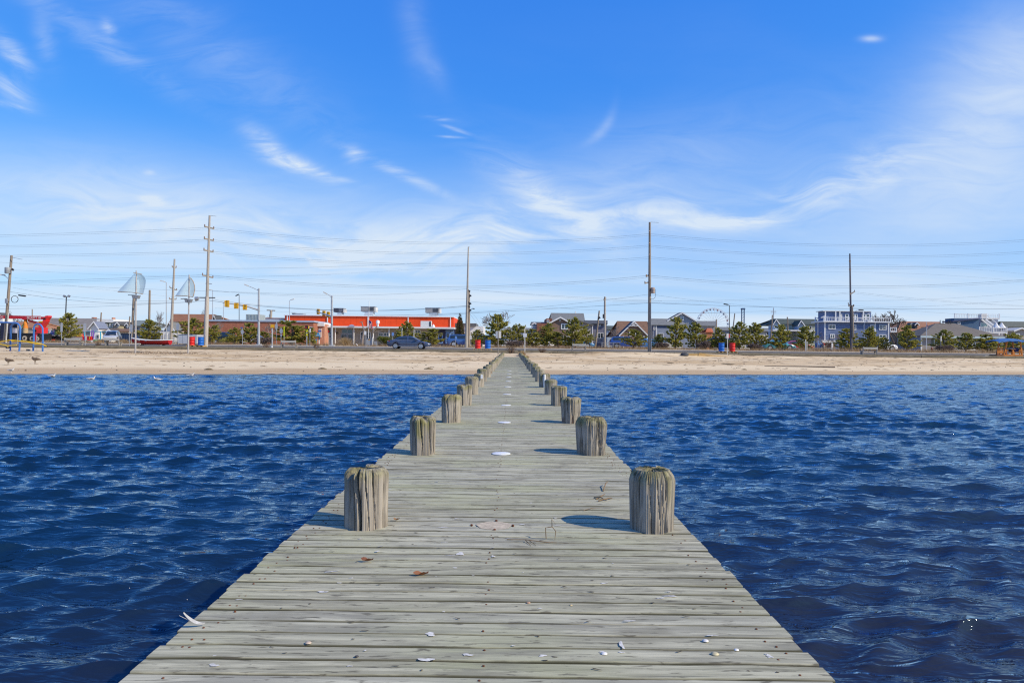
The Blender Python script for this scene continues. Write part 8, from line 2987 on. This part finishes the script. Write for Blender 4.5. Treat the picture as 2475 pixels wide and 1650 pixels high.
for i in range(420):
    x = r.uniform(-46, 50)
    ys_ = float(shore_y(x))
    y = ys_ + (69 - ys_) * r.uniform(.06, .95)
    s_ = r.uniform(.02, .06)
    z = float(beach_z(x, y))
    mb.lathe([(s_, -.01), (s_ * .8, s_ * .5), (.005, s_ * .7)], 5, (x, y, z))
stuff('beach_pebbles', 'small dark stones and shells dotted over the beach', 'pebbles', mb, M('pebble', (.10, .085, .07), .9, .4, 5))
for i, (u, v, ln) in enumerate(((880, 873, 1.3), (700, 876, .8))):
    pass
# sandy rise where the left pilings meet the beach: fallen brown branch
pa = beach_at(1085, 875)
single('fallen_branch', 'dark fallen branch on the sand left of the pier\'s shore end', 'branch', MB().tube([pa, pa + Vector((.9, 1.2, .16)), pa + Vector((1.5, 2.6, .2))], [.03, .04, .02], 6), M('driftwood', (.14, .11, .09)), pa)

# ================================================================== birds
def bird(name, label, u, v, Y, kind, face=1, group=None):
    """one continuous body grown over a skeleton; face = +1 looks to the right"""
    if kind == 'float':
        d = W(u, v, 1.0) - CAM
        k_ = (CAM.z - .0) / -d.z
        p = CAM + d * k_
        p.z = .0
    else:
        p = beach_at(u, v)
    goose = kind == 'goose'
    s = .92 if goose else .72
    if goose:       # head tucked back over the wings, resting
        V = [((0, 0, .33), .115), ((.14, 0, .35), .10), ((.23, 0, .41), .055), ((.20, 0, .47), .038), ((.12, 0, .475), .040), ((-.16, 0, .32), .095), ((-.30, 0, .29), .05), ((-.42, 0, .26), .018), ((.01, .045, .22), .020), ((.01, .045, .02), .010), ((.05, .05, .005), .012), ((.01, -.045, .22), .020), ((.01, -.045, .02), .010), ((.05, -.05, .005), .012)]
        Ed = [(0, 1), (1, 2), (2, 3), (3, 4), (0, 5), (5, 6), (6, 7), (0, 8), (8, 9), (9, 10), (0, 11), (11, 12), (12, 13)]
    else:
        z0 = .06 if kind == 'float' else .20
        V = [((0, 0, z0), .085), ((.13, 0, z0 + .03), .075), ((.19, 0, z0 + .10), .042), ((.205, 0, z0 + .175), .040), ((.235, 0, z0 + .18), .032), ((.30, 0, z0 + .165), .010), ((-.14, 0, z0 + .01), .066), ((-.26, 0, z0 + .03), .030), ((-.36, 0, z0 + .05), .010)]
        Ed = [(0, 1), (1, 2), (2, 3), (3, 4), (4, 5), (0, 6), (6, 7), (7, 8)]
        if kind == 'stand':
            V += [((.01, .03, .10), .012), ((.01, .03, .005), .008), ((.01, -.03, .10), .012), ((.01, -.03, .005), .008)]
            Ed += [(0, 9), (9, 10), (0, 11), (11, 12)]
    me = bpy.data.meshes.new('body')
    me.from_pydata([(a * s * face, b * s, c_ * s) for (a, b, c_), _ in V], Ed, [])
    T = Thing(name, label, 'goose' if goose else 'gull', p, group)
    o_ = link('body', me, T.o)
    o_.modifiers.new('skin', 'SKIN')
    sk = me.skin_vertices[0].data
    for i, (_, r_) in enumerate(V):
        sk[i].radius = (r_ * s, r_ * s)
        sk[i].use_root = i == 0
    sb = o_.modifiers.new('smooth', 'SUBSURF')
    sb.levels = sb.render_levels = 1
    for q_ in me.polygons:
        q_.use_smooth = True
    dgr = bpy.context.evaluated_depsgraph_get()
    m2 = bpy.data.meshes.new_from_object(o_.evaluated_get(dgr))
    o_.modifiers.clear()
    o_.data = m2
    m2.shade_smooth()
    m2.materials.clear()
    m2.materials.append(M('goose_brown', (.20, .145, .10), .9, .3, 14) if goose else M('gull_white', (.64, .62, .58), .9, .12, 14))
    zc_ = (.36 if goose else (.085 if kind == 'float' else .225)) * s
    for sd_ in (-1, 1):
        mb_ = MB()
        n = 7
        Lw = (.46 if goose else .38) * s
        for i in range(n + 1):
            t = i / n
            x = (.12 - t * Lw / s * 1.0) * s
            hgt = (.075 if goose else .055) * s * math.sin(math.pi * (t * .82 + .16))
            y = sd_ * ((.105 if goose else .080) * (1 - .65 * t ** 2) * s)
            mb_.v += [(p.x + x * face, p.y + y, p.z + zc_ + hgt * .75 - t * .03), (p.x + x * face, p.y + y * 1.06, p.z + zc_ - hgt * .3 - t * .03), (p.x + x * face, p.y + y * .80, p.z + zc_ - hgt - t * .02)]
        for i in range(n):
            for j in range(2):
                mb_.f.append((i * 3 + j, i * 3 + j + 1, (i + 1) * 3 + j + 1, (i + 1) * 3 + j))
        T.part('wing', mb_, M('goose_wing', (.13, .095, .07), .9, .35, 20) if goose else M('gull_grey', (.22, .20, .19), .9, .2, 14), sm=60)
    if not goose:
        hz = ((.06 if kind == 'float' else .20) + .168) * s
        T.part('bill', MB().tube([(p.x + .265 * s * face, p.y, p.z + hz), (p.x + .33 * s * face, p.y, p.z + hz - .014)], [.014, .004], 6), M('bill_yellow', (.6, .42, .08), .5))
        T.part('eye', MB().lathe([(.001, -.006), (.007, 0), (.001, .006)], 6, (p.x + .24 * s * face, p.y - .035 * s, p.z + hz + .02)), BLACK)
    return T


bird('goose', 'brown goose resting on the sand, left of the pair', 20.5, 882, 50, 'goose', -1, 'geese on the sand')
bird('goose', 'brown goose resting on the sand, right of the pair', 85, 878.5, 50, 'goose', -1, 'geese on the sand')
bird('gull', 'white gull standing at the water\'s edge at the far left', 27, 901, 38, 'stand', 1, 'gulls by the shore')
bird('gull', 'gull swimming near the shore, second from the left', 126, 911, 35, 'float', 1, 'gulls by the shore')
bird('gull', 'low brownish gull swimming farther out, third from the left', 221, 918, 34, 'float', 1, 'gulls by the shore')
bird('gull', 'gull swimming farthest out, facing the beach', 380, 919, 34, 'float', -1, 'gulls by the shore')
bird('gull', 'gull with outstretched tail at the waterline, rightmost of the gulls', 461, 909, 36, 'float', 1, 'gulls by the shore')
